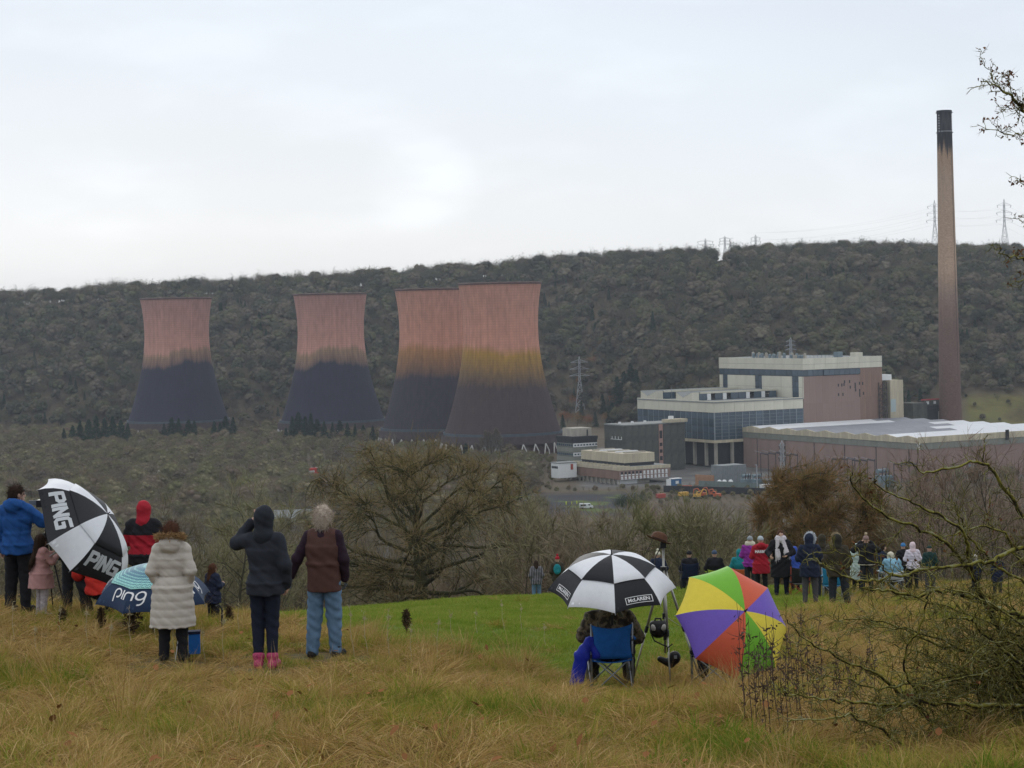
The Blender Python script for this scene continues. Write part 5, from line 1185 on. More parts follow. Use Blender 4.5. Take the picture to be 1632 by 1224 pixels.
k = np.where(p1 + .5 * p2 > .38, r.choice([2, 3, 2], n), np.where(p1 < -.42, r.choice([4, 4, 1], n), r.choice([0, 1, 0, 2, 4], n)))
k = np.where((p3 < -.55) & (r.random(n) < .7), r.choice([4, 2, 3], n), k); k = np.where((r.random(n) < .07) & (y < 30), 5, k)
edge = (np.abs(y - rough_limit(x)) < 1.6) & (x > -4) & (x < 3); k = np.where(edge & (r.random(n) < .65), r.choice([0, 5, 1], n), k)
k = np.where((x > 3.6) & (y < 17) & (r.random(n) < .5), r.choice([3, 2, 5], n), k)
S = r.uniform(.65, 1.25, n) * (1 + .25 * p2 + .42 * p3) * np.where(y > 36, 1.25, 1.0) * np.where(k == 5, .9, 1)
S = np.clip(S, .4, 1.7) * .69
tr_ = np.ones(n)
for fx, fy, rad in STAND: tr_ = np.minimum(tr_, .46 + .54 * sstep(.3, rad, np.hypot((x - fx) * 1.1, np.where(y < fy, (y - fy) * .45, (y - fy) * 2.5))))
S = S * tr_
sw = np.arctan2(wav(x, y, .6, 41), wav(x, y, .6, 57))
scatter('rough_grass', rough_pool, np.stack([x, y, H(x, y) - .01], 1), np.stack([.28 * np.cos(sw), .28 * np.sin(sw), r.uniform(0, 6.28, n)], 1), np.stack([S, S, S * r.uniform(.75, 1.15, n)], 1), k, 'long matted winter grass, tan and green, covering the near slope', 'grass')
T2 = [tuft([g_field], [(0, (150, (.05, .11), .006, .22, .45, .5, 0))]), tuft([g_field, g_mix], [(0, (140, (.05, .13), .006, .22, .5, .6, 0)), (1, (12, (.08, .2), .005, .2, .5, .5, 0))]), tuft([g_field, g_green], [(0, (110, (.06, .12), .0065, .22, .45, .5, 0)), (1, (40, (.08, .16), .006, .2, .5, .6, 0))])]
P = np.concatenate([jgrid(-.29, .29, 20, 46, .27, r, .006), jgrid(-.29, .29, 46, 84, .42, r, .008)]); x, y = P[:, 0], P[:, 1]; gm_ = green_mask(x, y); kp = gm_ > .35 + .12 * r.normal(size=len(x)); x, y = x[kp], y[kp]; n = len(x)
S = r.uniform(.85, 1.35, n) * (1 + .25 * wav(x, y, .9, 61)) * np.where(y > 46, 1.35, 1)
scatter('pasture_grass', pool('pasture_tuft', T2), np.stack([x, y, H(x, y) - .005], 1), np.stack([0 * x, 0 * x, r.uniform(0, 6.28, n)], 1), np.stack([S, S, S], 1), r.integers(0, 3, n), 'short bright green pasture between the rough grass and the crest', 'grass')
# fallen leaves lying in the grass
lm = foliage('fallen_leaf', [(.30, .08, .04), (.24, .12, .05), (.18, .09, .04)], .5, .9)
q = TB(); nl = 90; x = r.uniform(-.24, .24, nl); y = 11.5 + 13 * r.random(nl) ** 1.2; x = x * y
for i in range(nl):
    s = r.uniform(.025, .05); R_ = np.array(Matrix.Rotation(r.random() * 6.28, 3, 'Z') @ Matrix.Rotation(r.normal() * .6, 3, 'X')); V = np.array([(0, -1, 0), (.6, -.3, .15), (.5, .5, .1), (0, 1.1, 0), (-.5, .5, .12), (-.6, -.3, .1)]) * s
    q.raw(V @ R_.T + np.array([x[i], y[i], Hs(x[i], y[i]) + r.uniform(.12, .24)]), np.array([(0, 1, 2), (0, 2, 3), (0, 3, 4), (0, 4, 5)]), 0)
o = link('fallen_leaves', q.mesh('fallen_leaves', [lm])); tag(o, 'scattered rust-brown fallen leaves caught in the grass', 'leaves', kind='stuff')

# dead docks and tall dry weeds
m_dock = M('dead_dock', (.065, .04, .022), var=.4, scale=30, rough=.95)
def dock(px, py, h, label, wide=.09):
    p = hit(px, py); t = empty('dock_plant', p); tag(t, label, 'dead dock', 'dead brown docks'); q = TB(); q.tube([(0, 0, -.05), (.01, .01, h * .5), (.0, .02, h)], [.012, .009, .004], 5)
    link('stem', q.mesh('stem', [m_dock]), t); q = TB(); n = 420; z = h * (.28 + .74 * r.random(n)); a = r.uniform(0, 6.28, n); rd = wide * r.random(n) * np.clip(np.sin((z / h - .2) * 3.4), .2, 1)
    Pn = np.stack([np.cos(a) * rd, np.sin(a) * rd, z], 1); q.raw(*slivers(Pn, unit(r.normal(size=(n, 3)) + np.array([0, 0, .6])), r.uniform(.03, .07, n), r.uniform(.012, .025, n), r), 0)
    o = link('seed_head', q.mesh('seed_head', [m_dock]), t)
dock(212, 1020, .38, 'wide dead brown dock in front of the navy and mint umbrella', .13)
dock(648, 1010, .30, 'dead brown dock alone at the edge of the green pasture', .06)
dock(366, 1000, .26, 'slim dead dock between the beige coat and the black hood', .05)
dock(162, 1010, .30, 'thin dead dock left of the wide one', .04)
dock(100, 1000, .22, 'small dead dock below the girl in pink', .04)
m_stem = M('dry_weed_stem', (.085, .055, .04), var=.3, scale=20); m_stal = M('straw_stem', (.42, .36, .22), var=.15, scale=20)
def weed(px, py, h, label, grp, leafy=True, mat=m_stem, d=None):
    p = hit(px, py); t = empty('tall_weed', p); tag(t, label, 'weed', grp); q = TB(); lean = r.normal(size=2) * .05
    pts = np.array([(lean[0] * f * h + .008 * math.sin(f * 9), lean[1] * f * h, f * h - .03) for f in np.linspace(0, 1, 8)]); q.tube(pts, np.linspace(.0042, .0015, 8), 4)
    for i in range(7 if leafy else 2):
        f = r.uniform(.45, .98); b_ = pts[min(7, int(f * 7))]; dd = unit(np.array([r.normal(), r.normal(), 1.1])); q.tube([b_, b_ + dd * h * .06, b_ + dd * h * .11 + np.array([0, 0, .01])], [.003, .002, .001], 3)
    link('stem', q.mesh('stem', [mat]), t)
    q = TB(); n = 34 if leafy else 40; f = r.uniform(.38, 1.0, n) if leafy else r.uniform(.86, 1.02, n); b_ = pts[np.minimum(7, (f * 7).astype(int))] + r.normal(size=(n, 3)) * (.022 if leafy else .008)
    q.raw(*slivers(b_, unit(r.normal(size=(n, 3)) + np.array([0, 0, -.2 if leafy else .9])), r.uniform(.02, .05, n), r.uniform(.008, .018, n) * (1 if leafy else .4), r), 0); o = link('dry_leaves', q.mesh('dry_leaves', [mat]), t); o['kind'] = 'stuff'
for i in range(20):
    px = 1184 + i * 5.8 + random.uniform(-2.5, 2.5); weed(px, random.uniform(1135, 1190), random.uniform(.62, .98), ORD[i] + ' dark dead weed from the left before the rainbow umbrella', 'dead weeds before the rainbow umbrella')
for i in range(12): weed(1300 + i * 9 + random.uniform(-3, 3), random.uniform(1120, 1180), random.uniform(.4, .7), ORD[i] + ' dark dead weed from the left among the hawthorn branches', 'dead weeds by the hawthorn')
for i in range(22): weed((20 + i * 37 + random.uniform(-14, 14)) if i < 12 else 560 + (i - 12) * 34 + random.uniform(-12, 12), random.uniform(1005, 1060), random.uniform(.35, .62), ORD[i % 12] + (' straw grass stalk from the left near the standing group' if i < 12 else ' straw grass stalk from the left before the green pasture'), 'straw grass stalks', False, m_stal)
# ------------------------------------------------------------------ people: one smooth skinned surface per body, garments grown round it
class SDF:
    def __init__(s, lo, hi, h):
        s.h = h; s.lo = np.array(lo, float) - 2 * h; n = np.ceil((np.array(hi, float) + 2 * h - s.lo) / h).astype(int) + 1
        s.ax = [s.lo[i] + h * np.arange(n[i]) for i in range(3)]; s.F = np.full(tuple(n), 1.0)
    def _sub(s, lo, hi):
        sl = tuple(slice(max(0, int((lo[i] - s.lo[i]) / s.h) - 1), max(0, int((hi[i] - s.lo[i]) / s.h) + 3)) for i in range(3))
        return sl, s.ax[0][sl[0]][:, None, None], s.ax[1][sl[1]][None, :, None], s.ax[2][sl[2]][None, None, :]
    def _join(s, sl, d, k):
        f = s.F[sl]
        if f.size == 0: return
        t = np.clip(.5 + .5 * (f - d) / k, 0, 1); s.F[sl] = f * (1 - t) + d * t - k * t * (1 - t)
    def rc(s, a, b, ra, rb, k=.03, flat=1.0):
        a, b = np.array(a, float), np.array(b, float); m = max(ra, rb) + k + .03
        sl, X, Y, Z = s._sub(np.minimum(a, b) - m, np.maximum(a, b) + m); d = b - a; L2 = max(float(d @ d), 1e-9)
        t = np.clip(((X - a[0]) * d[0] + (Y - a[1]) * d[1] + (Z - a[2]) * d[2]) / L2, 0, 1)
        q = np.sqrt((X - a[0] - t * d[0]) ** 2 + ((Y - a[1] - t * d[1]) / flat) ** 2 + (Z - a[2] - t * d[2]) ** 2)
        s._join(sl, q - (ra + (rb - ra) * t), k); return s
    def el(s, c, r, k=.03, rot=None):
        c, r = np.array(c, float), np.array(r, float); m = r.max() + k + .03
        sl, X, Y, Z = s._sub(c - m, c + m); P = [X - c[0], Y - c[1], Z - c[2]]
        if rot is not None:
            Rm = np.array(rot); P = [Rm[0, i] * P[0] + Rm[1, i] * P[1] + Rm[2, i] * P[2] for i in range(3)]
        k0 = np.sqrt((P[0] / r[0]) ** 2 + (P[1] / r[1]) ** 2 + (P[2] / r[2]) ** 2); k1 = np.sqrt((P[0] / r[0] ** 2) ** 2 + (P[1] / r[1] ** 2) ** 2 + (P[2] / r[2] ** 2) ** 2)
        s._join(sl, k0 * (k0 - 1) / np.maximum(k1, 1e-6), k); return s
    def ec(s, c0, c1, r0, r1, k=.03):
        """upright elliptical cone from c0 (top) to c1 (bottom)"""
        c0, c1 = np.array(c0, float), np.array(c1, float); r0, r1 = np.array(r0), np.array(r1); m = max(r0.max(), r1.max()) + k + .03
        lo = np.minimum(c0, c1) - m; hi = np.maximum(c0, c1) + m; lo[2] = min(c0[2], c1[2]) - k - .02; hi[2] = max(c0[2], c1[2]) + k + .02
        sl, X, Y, Z = s._sub(lo, hi); t = np.clip((Z - c0[2]) / (c1[2] - c0[2]), 0, 1); rx = r0[0] + (r1[0] - r0[0]) * t; ry = r0[1] + (r1[1] - r0[1]) * t
        cx = c0[0] + (c1[0] - c0[0]) * t; cy_ = c0[1] + (c1[1] - c0[1]) * t
        d = (np.sqrt(((X - cx) / rx) ** 2 + ((Y - cy_) / ry) ** 2) - 1) * np.minimum(rx, ry); dz = np.abs(Z - (c0[2] + c1[2]) / 2) - abs(c0[2] - c1[2]) / 2
        s._join(sl, np.maximum(d, dz), k); return s
    def cut_below(s, z): s.F = np.maximum(s.F, z - s.ax[2][None, None, :]); return s
    def cut_above(s, z): s.F = np.maximum(s.F, s.ax[2][None, None, :] - z); return s
    def wrinkle(s, amp, f, seed, zs=1.0):
        X, Y, Z = s.ax[0][:, None, None], s.ax[1][None, :, None], s.ax[2][None, None, :] * zs; q = seed * 3.7
        s.F = s.F + amp * (np.sin(X * f + Z * f * .7 + q + 1.5 * np.sin(Y * f * .5 + q)) * np.cos(Z * f * .9 - Y * f * .6 + q * 2) + .5 * np.sin(Z * f * 2.1 + X * f * 1.2 + q)); return s
    def quilt(s, amp, period, off=0.0):
        Z = s.ax[2][None, None, :]; s.F = s.F - amp * (np.abs(np.sin(np.pi * (Z + off) / period)) ** .5 - .6); return s
    def mesh(s):
        F = s.F; neg = F < 0; nx, ny, nz = F.shape; acc = np.zeros((nx - 1, ny - 1, nz - 1, 3)); cnt = np.zeros((nx - 1, ny - 1, nz - 1))
        C = [(0, 0, 0), (1, 0, 0), (0, 1, 0), (1, 1, 0), (0, 0, 1), (1, 0, 1), (0, 1, 1), (1, 1, 1)]
        def v(c): return F[c[0]:nx - 1 + c[0], c[1]:ny - 1 + c[1], c[2]:nz - 1 + c[2]]
        for a in range(8):
            for ax in range(3):
                if C[a][ax]: continue
                c2 = list(C[a]); c2[ax] = 1; f0, f1 = v(C[a]), v(c2); x = (f0 < 0) != (f1 < 0); t = np.where(x, f0 / np.where(x, f0 - f1, 1), 0)
                for i in range(3): acc[..., i] += np.where(x, C[a][i] + (t if i == ax else 0), 0)
                cnt += x
        on = cnt > 0; idx = np.full(on.shape, -1); idx[on] = np.arange(on.sum()); g = np.argwhere(on); V = s.lo + s.h * (g + acc[on] / cnt[on][:, None]); fs = []
        for ax in range(3):
            o = [i for i in range(3) if i != ax]; sl0 = [slice(1, -1)] * 3; sl1 = [slice(1, -1)] * 3; sl0[ax] = slice(0, -1); sl1[ax] = slice(1, None)
            a0, a1 = neg[tuple(sl0)], neg[tuple(sl1)]; e = np.argwhere(a0 != a1); sg = a0[a0 != a1]
            b = e.copy(); b[:, o[0]] += 1; b[:, o[1]] += 1
            def ix(d0, d1):
                q = b.copy(); q[:, o[0]] -= d0; q[:, o[1]] -= d1; return idx[q[:, 0], q[:, 1], q[:, 2]]
            Q = np.stack([ix(1, 1), ix(0, 1), ix(0, 0), ix(1, 0)], 1); flip = ~sg if ax != 1 else sg; Q[flip] = Q[flip][:, ::-1]; fs.append(Q)
        Fq = np.concatenate(fs); return V, Fq[(Fq >= 0).all(1)]

JOINTS = dict(pel=(0, 0, .93), wai=(0, .0, 1.08), che=(0, .01, 1.27), nek=(0, -.005, 1.45), hed=(0, .025, 1.595),
              shL=(-.155, 0, 1.385), shR=(.155, 0, 1.385), elL=(-.215, -.03, 1.12), elR=(.215, -.03, 1.12), wrL=(-.215, .07, .885), wrR=(.215, .07, .885),
              hiL=(-.09, 0, .90), hiR=(.09, 0, .90), knL=(-.105, .02, .49), knR=(.105, .02, .49), anL=(-.115, -.02, .085), anR=(.115, -.02, .085), toL=(-.13, .14, .04), toR=(.13, .14, .04))
POCKETS = dict(elL=(-.245, -.06, 1.12), elR=(.245, -.06, 1.12), wrL=(-.185, .07, .95), wrR=(.185, .07, .95))
FRONT = dict(elL=(-.25, .02, 1.14), elR=(.25, .02, 1.14), wrL=(-.11, .26, 1.16), wrR=(.11, .26, 1.16))
SIT = dict(pel=(0, -.02, .50), wai=(0, -.10, .66), che=(0, -.13, .86), nek=(0, -.12, 1.04), hed=(0, -.08, 1.19), shL=(-.17, -.13, .99), shR=(.17, -.13, .99), elL=(-.27, -.06, .74), elR=(.27, -.06, .74), wrL=(-.24, .18, .66), wrR=(.24, .18, .66),
           hiL=(-.10, 0, .49), hiR=(.10, 0, .49), knL=(-.15, .40, .50), knR=(.15, .40, .50), anL=(-.15, .42, .09), anR=(.15, .42, .09), toL=(-.17, .57, .04), toR=(.17, .57, .04))
def V3(p): return np.array(p, float)
def skin_mat(name, c): return M(name, c, rough=.55, var=.06, scale=30, spec=.35)
m_skin = skin_mat('skin_fair', (.52, .32, .24)); m_skin2 = skin_mat('skin_ruddy', (.50, .27, .20))
m_eye = M('eye_dark', (.02, .015, .012), rough=.2); m_glove = M('grey_wool_glove', (.10, .11, .115), var=.2, scale=60)
def cloth(name, c, var=.10, scale=14, rough=.85, bump=.15, **k): return M(name, c, rough=rough, var=var, scale=scale, bump=bump, spec=.2, **k)
def build(name, sdf_or_vf, mat, parent, smooth=True):
    V, F = sdf_or_vf.mesh() if isinstance(sdf_or_vf, SDF) else sdf_or_vf
    mats = mat if isinstance(mat, list) else [mat]
    return link(name, np_mesh(name, V, F, mats, None, smooth), parent)
def hand(w, d, side, curl=.6, h=.0055):
    """palm, four unequal bent fingers and a thumb leaving the palm's side; w wrist, d forearm direction"""
    d = unit(V3(d)); up = np.array([0, 1.0, 0]) if abs(d[1]) < .8 else np.array([0, 0, 1.0]); n = unit(np.cross(d, up)); t = np.cross(n, d)   # t: across the palm
    n = n * side; S = SDF(w - .16, w + .21 * d + .13, h)
    S.rc(w - d * .05, w + d * .03, .024, .026, .01); S.rc(w + d * .02, w + d * .085 + t * .02, .026, .016, .012); S.rc(w + d * .02, w + d * .082 - t * .022, .026, .015, .012)
    for i, (o, L) in enumerate(((.03, .068), (.011, .078), (-.009, .073), (-.028, .058))):
        p0 = w + d * (.088 - abs(o) * .12) + t * o; c1 = curl * .55; p1 = p0 + (d * math.cos(c1) - n * math.sin(c1)) * L * .45; c2 = curl * 1.3
        p2 = p1 + (d * math.cos(c2) - n * math.sin(c2)) * L * .33; c3 = curl * 1.9; p3 = p2 + (d * math.cos(c3) - n * math.sin(c3)) * L * .26
        S.rc(p0 - d * .02, p1, .0098, .009, .003); S.rc(p1, p2, .009, .0082, .003); S.rc(p2, p3, .0082, .007, .003)
    q0 = w + d * .03 + t * .026; q1 = q0 + unit(d * .6 + t * .8 - n * .3) * .04; q2 = q1 + unit(d * .9 + t * .25 - n * .45) * .032
    S.rc(q0, q1, .014, .0105, .006); S.rc(q1, q2, .0105, .0085, .004); return S.mesh()
def frame(J, a, b): return V3(J[b]) - V3(J[a])

def person(px, py=None, d=None, hpx=None, tall=None, rot=0.0, label='', group=None, pose=None, skin=None, coat=None, legs=None, boots=None, items=(), vox=None, width=1.0, gloves=None, dz=0.0, turn=0.0, eyes=False, seat_h=0.0, curl=.6, loc=None):
    """rot 0 = facing away from the camera. Everything is grown at a height of 1.72 and scaled"""
    p = loc if loc is not None else (hit(px, py) if d is None else ground(px, d)); d = p.y
    hgt = tall if tall else hpx * d / FPX; s = hgt / 1.72; vox = vox or (.0125 if d < 32 else .020 if d < 60 else .026)
    J = {k: V3(v) for k, v in JOINTS.items()}
    for k, v in (pose or {}).items(): J[k] = V3(v)
    for k in J: J[k][0] *= width
    skin = skin or m_skin; lo = np.min([J[k] for k in J], 0) - .22; hi = np.max([J[k] for k in J], 0) + .26
    # --- body
    B_ = SDF(lo, hi, vox)
    B_.el(J['pel'], (.155 * width, .11, .12)); B_.rc(J['pel'], J['wai'], .12, .115, .05); B_.rc(J['wai'], J['che'], .115, .125, .05); B_.el(J['che'], (.165 * width, .11, .17)); B_.rc(J['shL'], J['shR'], .062, .062, .05)
    B_.rc(J['nek'] + V3((0, 0, -.05)), J['hed'] + V3((0, -.02, -.06)), .06, .052, .03)
    for S_ in 'LR':
        B_.rc(J['hi' + S_], J['kn' + S_], .085, .056); B_.rc(J['kn' + S_], J['an' + S_], .056, .037); B_.rc(J['an' + S_] + V3((0, -.035, -.035)), J['to' + S_], .04, .034, .02)
        B_.rc(J['sh' + S_], J['el' + S_], .05, .04); B_.rc(J['el' + S_], J['wr' + S_], .04, .027)
    Rt = np.array(Matrix.Rotation(turn, 3, 'Z')); hc = J['hed']
    def hp(x, y, z): return hc + Rt @ V3((x, y, z))
    B_.el(hp(0, -.008, .02), (.073, .094, .098), .015, Rt); B_.el(hp(0, .035, -.05), (.052, .062, .066), .03, Rt); B_.rc(hp(0, .094, .005), hp(0, .113, -.028), .011, .015, .012)
    B_.rc(hp(-.02, .092, -.062), hp(.02, .092, -.062), .010, .010, .01); B_.el(hp(0, .078, -.098), (.026, .022, .02), .02); B_.rc(hp(-.04, .082, .026), hp(.04, .082, .026), .011, .011, .012)
    for x in (-.078, .078): B_.el(hp(x, -.005, -.012), (.012, .024, .033), .008, Rt)
    V, F = B_.mesh(); VV, FF = [V], [F]; n0 = len(V); mi = [np.zeros(len(F), int)]
    for S_, sg in (('L', -1), ('R', 1)):
        hv, hf = hand(J['wr' + S_], J['wr' + S_] - J['el' + S_], sg, curl, .0055 if d < 32 else .009); VV.append(hv); FF.append(hf + n0); n0 += len(hv); mi.append(np.full(len(hf), 1 if gloves else 0))
    me = np_mesh('person', np.concatenate(VV), np.concatenate(FF), [skin] + ([gloves] if gloves else []), np.concatenate(mi), True)
    o = link('person', me, None, (p.x, p.y, p.z + dz), rot=(0, 0, rot)); o.scale = (s, s, s); tag(o, label, 'person', group)
    if eyes:
        q = MB().use(m_eye)
        for x in (-.031, .031):
            c = hp(x, .083, .004); q.lathe([(.001, -.009), (.009, -.005), (.0105, 0), (.009, .005), (.001, .009)], 8, c)
        q.build('eyes', o, smooth=True)
    # --- trousers
    if legs:
        mat, fl = legs; T1 = SDF(lo, hi, vox); T1.el(J['pel'], (.165 * width, .12, .13)); T1.rc(J['pel'], J['wai'], .125, .12, .04)
        for S_ in 'LR':
            T1.rc(J['hi' + S_], J['kn' + S_], .096 + fl * .3, .066 + fl, .02); T1.rc(J['kn' + S_], J['an' + S_] + V3((0, 0, .0)), .066 + fl, .047 + fl, .02)
        T1.cut_above(J['wai'][2] + .03); T1.wrinkle(.004 + fl * .12, 38, 1.0 + px * .01, .8); build('trousers', T1, mat, o)
    if boots:
        mat, top = boots; T1 = SDF(lo, hi, vox)
        for S_ in 'LR':
            a, k = J['an' + S_], J['kn' + S_]; T1.rc(a + V3((0, -.035, -.032)), J['to' + S_] + V3((0, .015, .004)), .052, .044, .02)
            if top: T1.rc(a, a + (k - a) * top, .052, .068, .02)
        T1.cut_below(.0); build('boots', T1, mat, o)
    # --- coat
    if coat:
        c = dict(hem=.78, inf=.028, flare=.02, arm=.024, wr=.0085, seed=px * .013, hood=None, collar=.0, cuff=.02); c.update(coat); f = c['inf']
        T1 = SDF(lo - .06, hi + .06, vox)
        T1.el(J['che'], (.172 * width + f, .118 + f, .185 + f * .4), .05); T1.rc(J['shL'], J['shR'], .060 + f * .7, .060 + f * .7, .05); T1.rc(J['nek'] + V3((0, -.01, -.055)), J['nek'] + V3((0, -.005, -.01)), .085 + f * .6, .07 + f * .4, .05); w_ = J['wai']; pl = J['pel']
        T1.ec(J['che'], w_, (.168 * width + f, .116 + f), (.142 * width + f + c.get('waist', .0), .108 + f), .05)
        if pose and 'seat' in pose or seat_h: T1.ec(w_, pl - V3((0, 0, .04)), (.145 * width + f, .11 + f), (.18 * width + f, .15 + f), .05)
        else:
            T1.ec(w_, pl, (.142 * width + f + c.get('waist', 0), .108 + f), (.168 * width + f + c['flare'], .125 + f + c['flare']), .05)
            if c['hem'] < pl[2]: T1.ec(pl, (pl[0], pl[1] + .0, c['hem'] - .03), (.168 * width + f + c['flare'], .125 + f + c['flare']), (.165 * width + f + c['flare'] * (1 + 2.2 * (pl[2] - c['hem'])), .125 + f + c['flare'] * (1 + 2.2 * (pl[2] - c['hem']))), .04)
        T1.cut_below(c['hem'])
        A = T1
        if not c.get('sleeveless'):
            for S_ in 'LR':
                e = J['el' + S_]; w2 = J['wr' + S_]; A.rc(J['sh' + S_], e, .056 + c['arm'], .046 + c['arm'], .035); A.rc(e, e + (w2 - e) * (1 - c['cuff']), .046 + c['arm'], .036 + c['arm'] * .8, .03)
        if c['collar']: T1.rc(J['nek'] + V3((0, -.01, -.01)), J['nek'] + V3((0, 0, c['collar'])), .085, .082, .03)
        if c['hood'] == 'down': T1.el(J['nek'] + V3((0, -.115, .01)), (.135, .085, .10), .04); T1.rc(J['nek'] + V3((-.09, -.03, .03)), J['nek'] + V3((.09, -.03, .03)), .05, .05, .04)
        if c.get('quilt'): T1.quilt(.010, c['quilt'], .02)
        if c.get('belt'):
            Z = T1.ax[2][None, None, :]; b0 = w_[2] - .01; T1.F = T1.F + .010 * np.exp(-((Z - b0) / .035) ** 2)
        T1.wrinkle(c['wr'], 30, c['seed'], .75)
        if c['wr'] > .003: T1.wrinkle(c['wr'] * .4, 62, c['seed'] + 2, .8)
        ob = build('coat', T1, c['mat'], o)
        if c.get('bands'):      # (z above which material index 1 is sewn in, ...)
            me_ = ob.data; co = np.empty(len(me_.polygons) * 3, np.float32); me_.polygons.foreach_get('center', co); zc = co.reshape(-1, 3)[:, 2]; m_ = np.zeros(len(zc), int)
            for z0, z1, k_ in c['bands']: m_[(zc > z0) & (zc < z1)] = k_
            me_.polygons.foreach_set('material_index', m_.astype(np.int32))
    # --- head wear and extras
    for it in items:
        k = it[0]; mat = it[1]; q = it[2] if len(it) > 2 else {}
        if k == 'hood':
            T1 = SDF(hc - .26, hc + .27, min(vox, .018)); g = q.get('g', 0.0)
            T1.el(hp(0, -.02, .03), (.105 + g, .128 + g, .132 + g), .03, Rt); T1.el(hp(0, .03, .02), (.095 + g, .10, .12 + g), .03, Rt); T1.rc(hp(0, -.03, -.08), J['nek'] + V3((0, -.03, -.02)), .098 + g * .7, .11 + g, .04)
            Fi = SDF(hc - .26, hc + .27, min(vox, .018)); Fi.el(hp(0, .115, .0), (.07, .085, .105), .001, Rt); T1.F = np.maximum(T1.F, -Fi.F); T1.wrinkle(.004, 36, px * .01); build('hood', T1, mat, o)
        elif k == 'fur':
            T1 = TB(); n = 1800; a = np.random.default_rng(3).uniform(0, 6.283, n); rr_ = np.random.default_rng(4)
            if q.get('down'): P0 = J['nek'] + np.stack([.15 * np.cos(a), -.065 + .115 * np.sin(a), .105 - .02 * np.sin(a)], 1)
            else: P0 = hc + (Rt @ np.stack([.105 * np.cos(a), np.full(n, .075), .015 + .125 * np.sin(a)])).T
            P0 = P0 + rr_.normal(size=(n, 3)) * .017; ctr = P0.mean(0); T1.raw(*slivers(P0, unit(unit(P0 - ctr) + rr_.normal(size=(n, 3)) * .6), rr_.uniform(.025, .055, n), np.full(n, .008), rr_), 0); ob = link('fur_trim', T1.mesh('fur_trim', [mat]), o)
        elif k == 'beanie':
            T1 = SDF(hc - .2, hc + .3, min(vox, .016)); T1.el(hp(0, -.012, .045), (.09, .11, .10), .02, Rt); T1.F = np.maximum(T1.F, (hc[2] + .012) - T1.ax[2][None, None, :])
            T1.wrinkle(.0025, 90, 1.0, .1); build('beanie', T1, mat, o)
            if q.get('pom'):
                T2_ = SDF(hc + V3((-.1, -.1, .08)), hc + V3((.1, .1, .28)), .012); T2_.el(hp(0, -.015, .185), (.045, .045, .045), .01).wrinkle(.008, 120, 2.0); build('pompom', T2_, q['pom'], o)
        elif k == 'cap':
            T1 = SDF(hc - .2, hc + .25, min(vox, .016)); T1.el(hp(0, -.005, .06), (.088, .108, .07), .02, Rt); T1.F = np.maximum(T1.F, (hc[2] + .035) - T1.ax[2][None, None, :]); T1.el(hp(0, .115, .048), (.07, .06, .012), .02, Rt); build('cap', T1, mat, o)
        elif k == 'hair':
            T1 = SDF(hc - V3((.22, .26, .75)), hc + .24, min(vox, .016)); L = q.get('len', 0); v = q.get('vol', 0.0); T1.el(hp(0, -.022, .035), (.083 + v, .103 + v, .102 + v), .02, Rt)
            if L:
                b = J['nek'] + V3((0, -.075 - q.get('back', 0), 0)); T1.rc(hp(0, -.045, .0), hp(0, -.07, -.12), .09 + v, .085 + v, .03); T1.rc(hp(0, -.07, -.1), b + V3((q.get('dx', 0), -.05, -L + .1)), .085 + v, .05, .04, .75)
            else: T1.rc(hp(0, -.055, -.02), hp(0, -.06, -.075), .07 + v, .05 + v, .03)
            Fi = SDF(hc - V3((.22, .26, .75)), hc + .24, min(vox, .016)); Fi.el(hp(0, .11, -.03), (.075, .085, .095), .001, Rt); T1.F = np.maximum(T1.F, -Fi.F)
            T1.wrinkle(.006 + v * .2, 70, px * .1, .25); hv, hf = T1.mesh(); ob = build('hair', (hv, hf), mat, o)
            if d < 34:
                rr_ = np.random.default_rng(int(px)); n = q.get('n', 900); ii = rr_.integers(0, len(hv), n); P0 = hv[ii]; out = unit(P0 - hc); dn = np.array([0, 0, -1.0]); D = unit(out * q.get('stray', .35) + dn * (.9 if L else .35) + rr_.normal(size=(n, 3)) * .3)
                T3 = TB(); T3.raw(*slivers(P0 - out * .004, D, rr_.uniform(.03, .09 if not L else .16, n), np.full(n, .005), rr_), 0); link('hair_strands', T3.mesh('hair_strands', [mat]), ob)
        elif k == 'scarf':
            T1 = SDF(J['nek'] - .34, J['nek'] + .26, min(vox, .018)); T1.rc(J['nek'] + V3((-.06, .0, .05)), J['nek'] + V3((.06, .0, .05)), .095, .095, .03); T1.rc(J['nek'] + V3((0, .06, .07)), J['nek'] + V3((0, .085, .02)), .09, .08, .03); T1.wrinkle(.007, 60, 3.0); build('scarf', T1, mat, o)
            rr_ = np.random.default_rng(8)
            for x0, x1, L in ((-.05, -.13, .30), (.09, .09, .40)):
                T2_ = SDF(J['nek'] + V3((-.34, -.02, -.62)), J['nek'] + V3((.3, .34, .12)), .015); T2_.rc(J['nek'] + V3((x0, .13, .02)), J['nek'] + V3((x1, .175, -L)), .05, .075, .02, .45); T2_.wrinkle(.006, 55, x0 * 30); build('scarf_end', T2_, mat, o)
                T3 = TB(); n = 40; P0 = J['nek'] + V3((x1, .18, -L - .03)) + np.stack([rr_.uniform(-.07, .07, n), rr_.uniform(-.02, .02, n), rr_.uniform(-.02, .02, n)], 1); T3.raw(*slivers(P0, unit(np.array([(-.35 if x0 < 0 else .05), .0, -1]) + rr_.normal(size=(n, 3)) * .18), rr_.uniform(.09, .17, n), np.full(n, .012), rr_), 0); ob = link('fringe', T3.mesh('fringe', [mat]), o); ob['kind'] = 'stuff'
        elif k == 'vest':
            T1 = SDF(lo, hi, vox); f = .035; T1.el(J['che'], (.176 * width + f, .122 + f, .18), .05); T1.rc(J['shL'] * V3((.72, 1, 1)), J['shR'] * V3((.72, 1, 1)), .074 + f * .6, .074 + f * .6, .05)
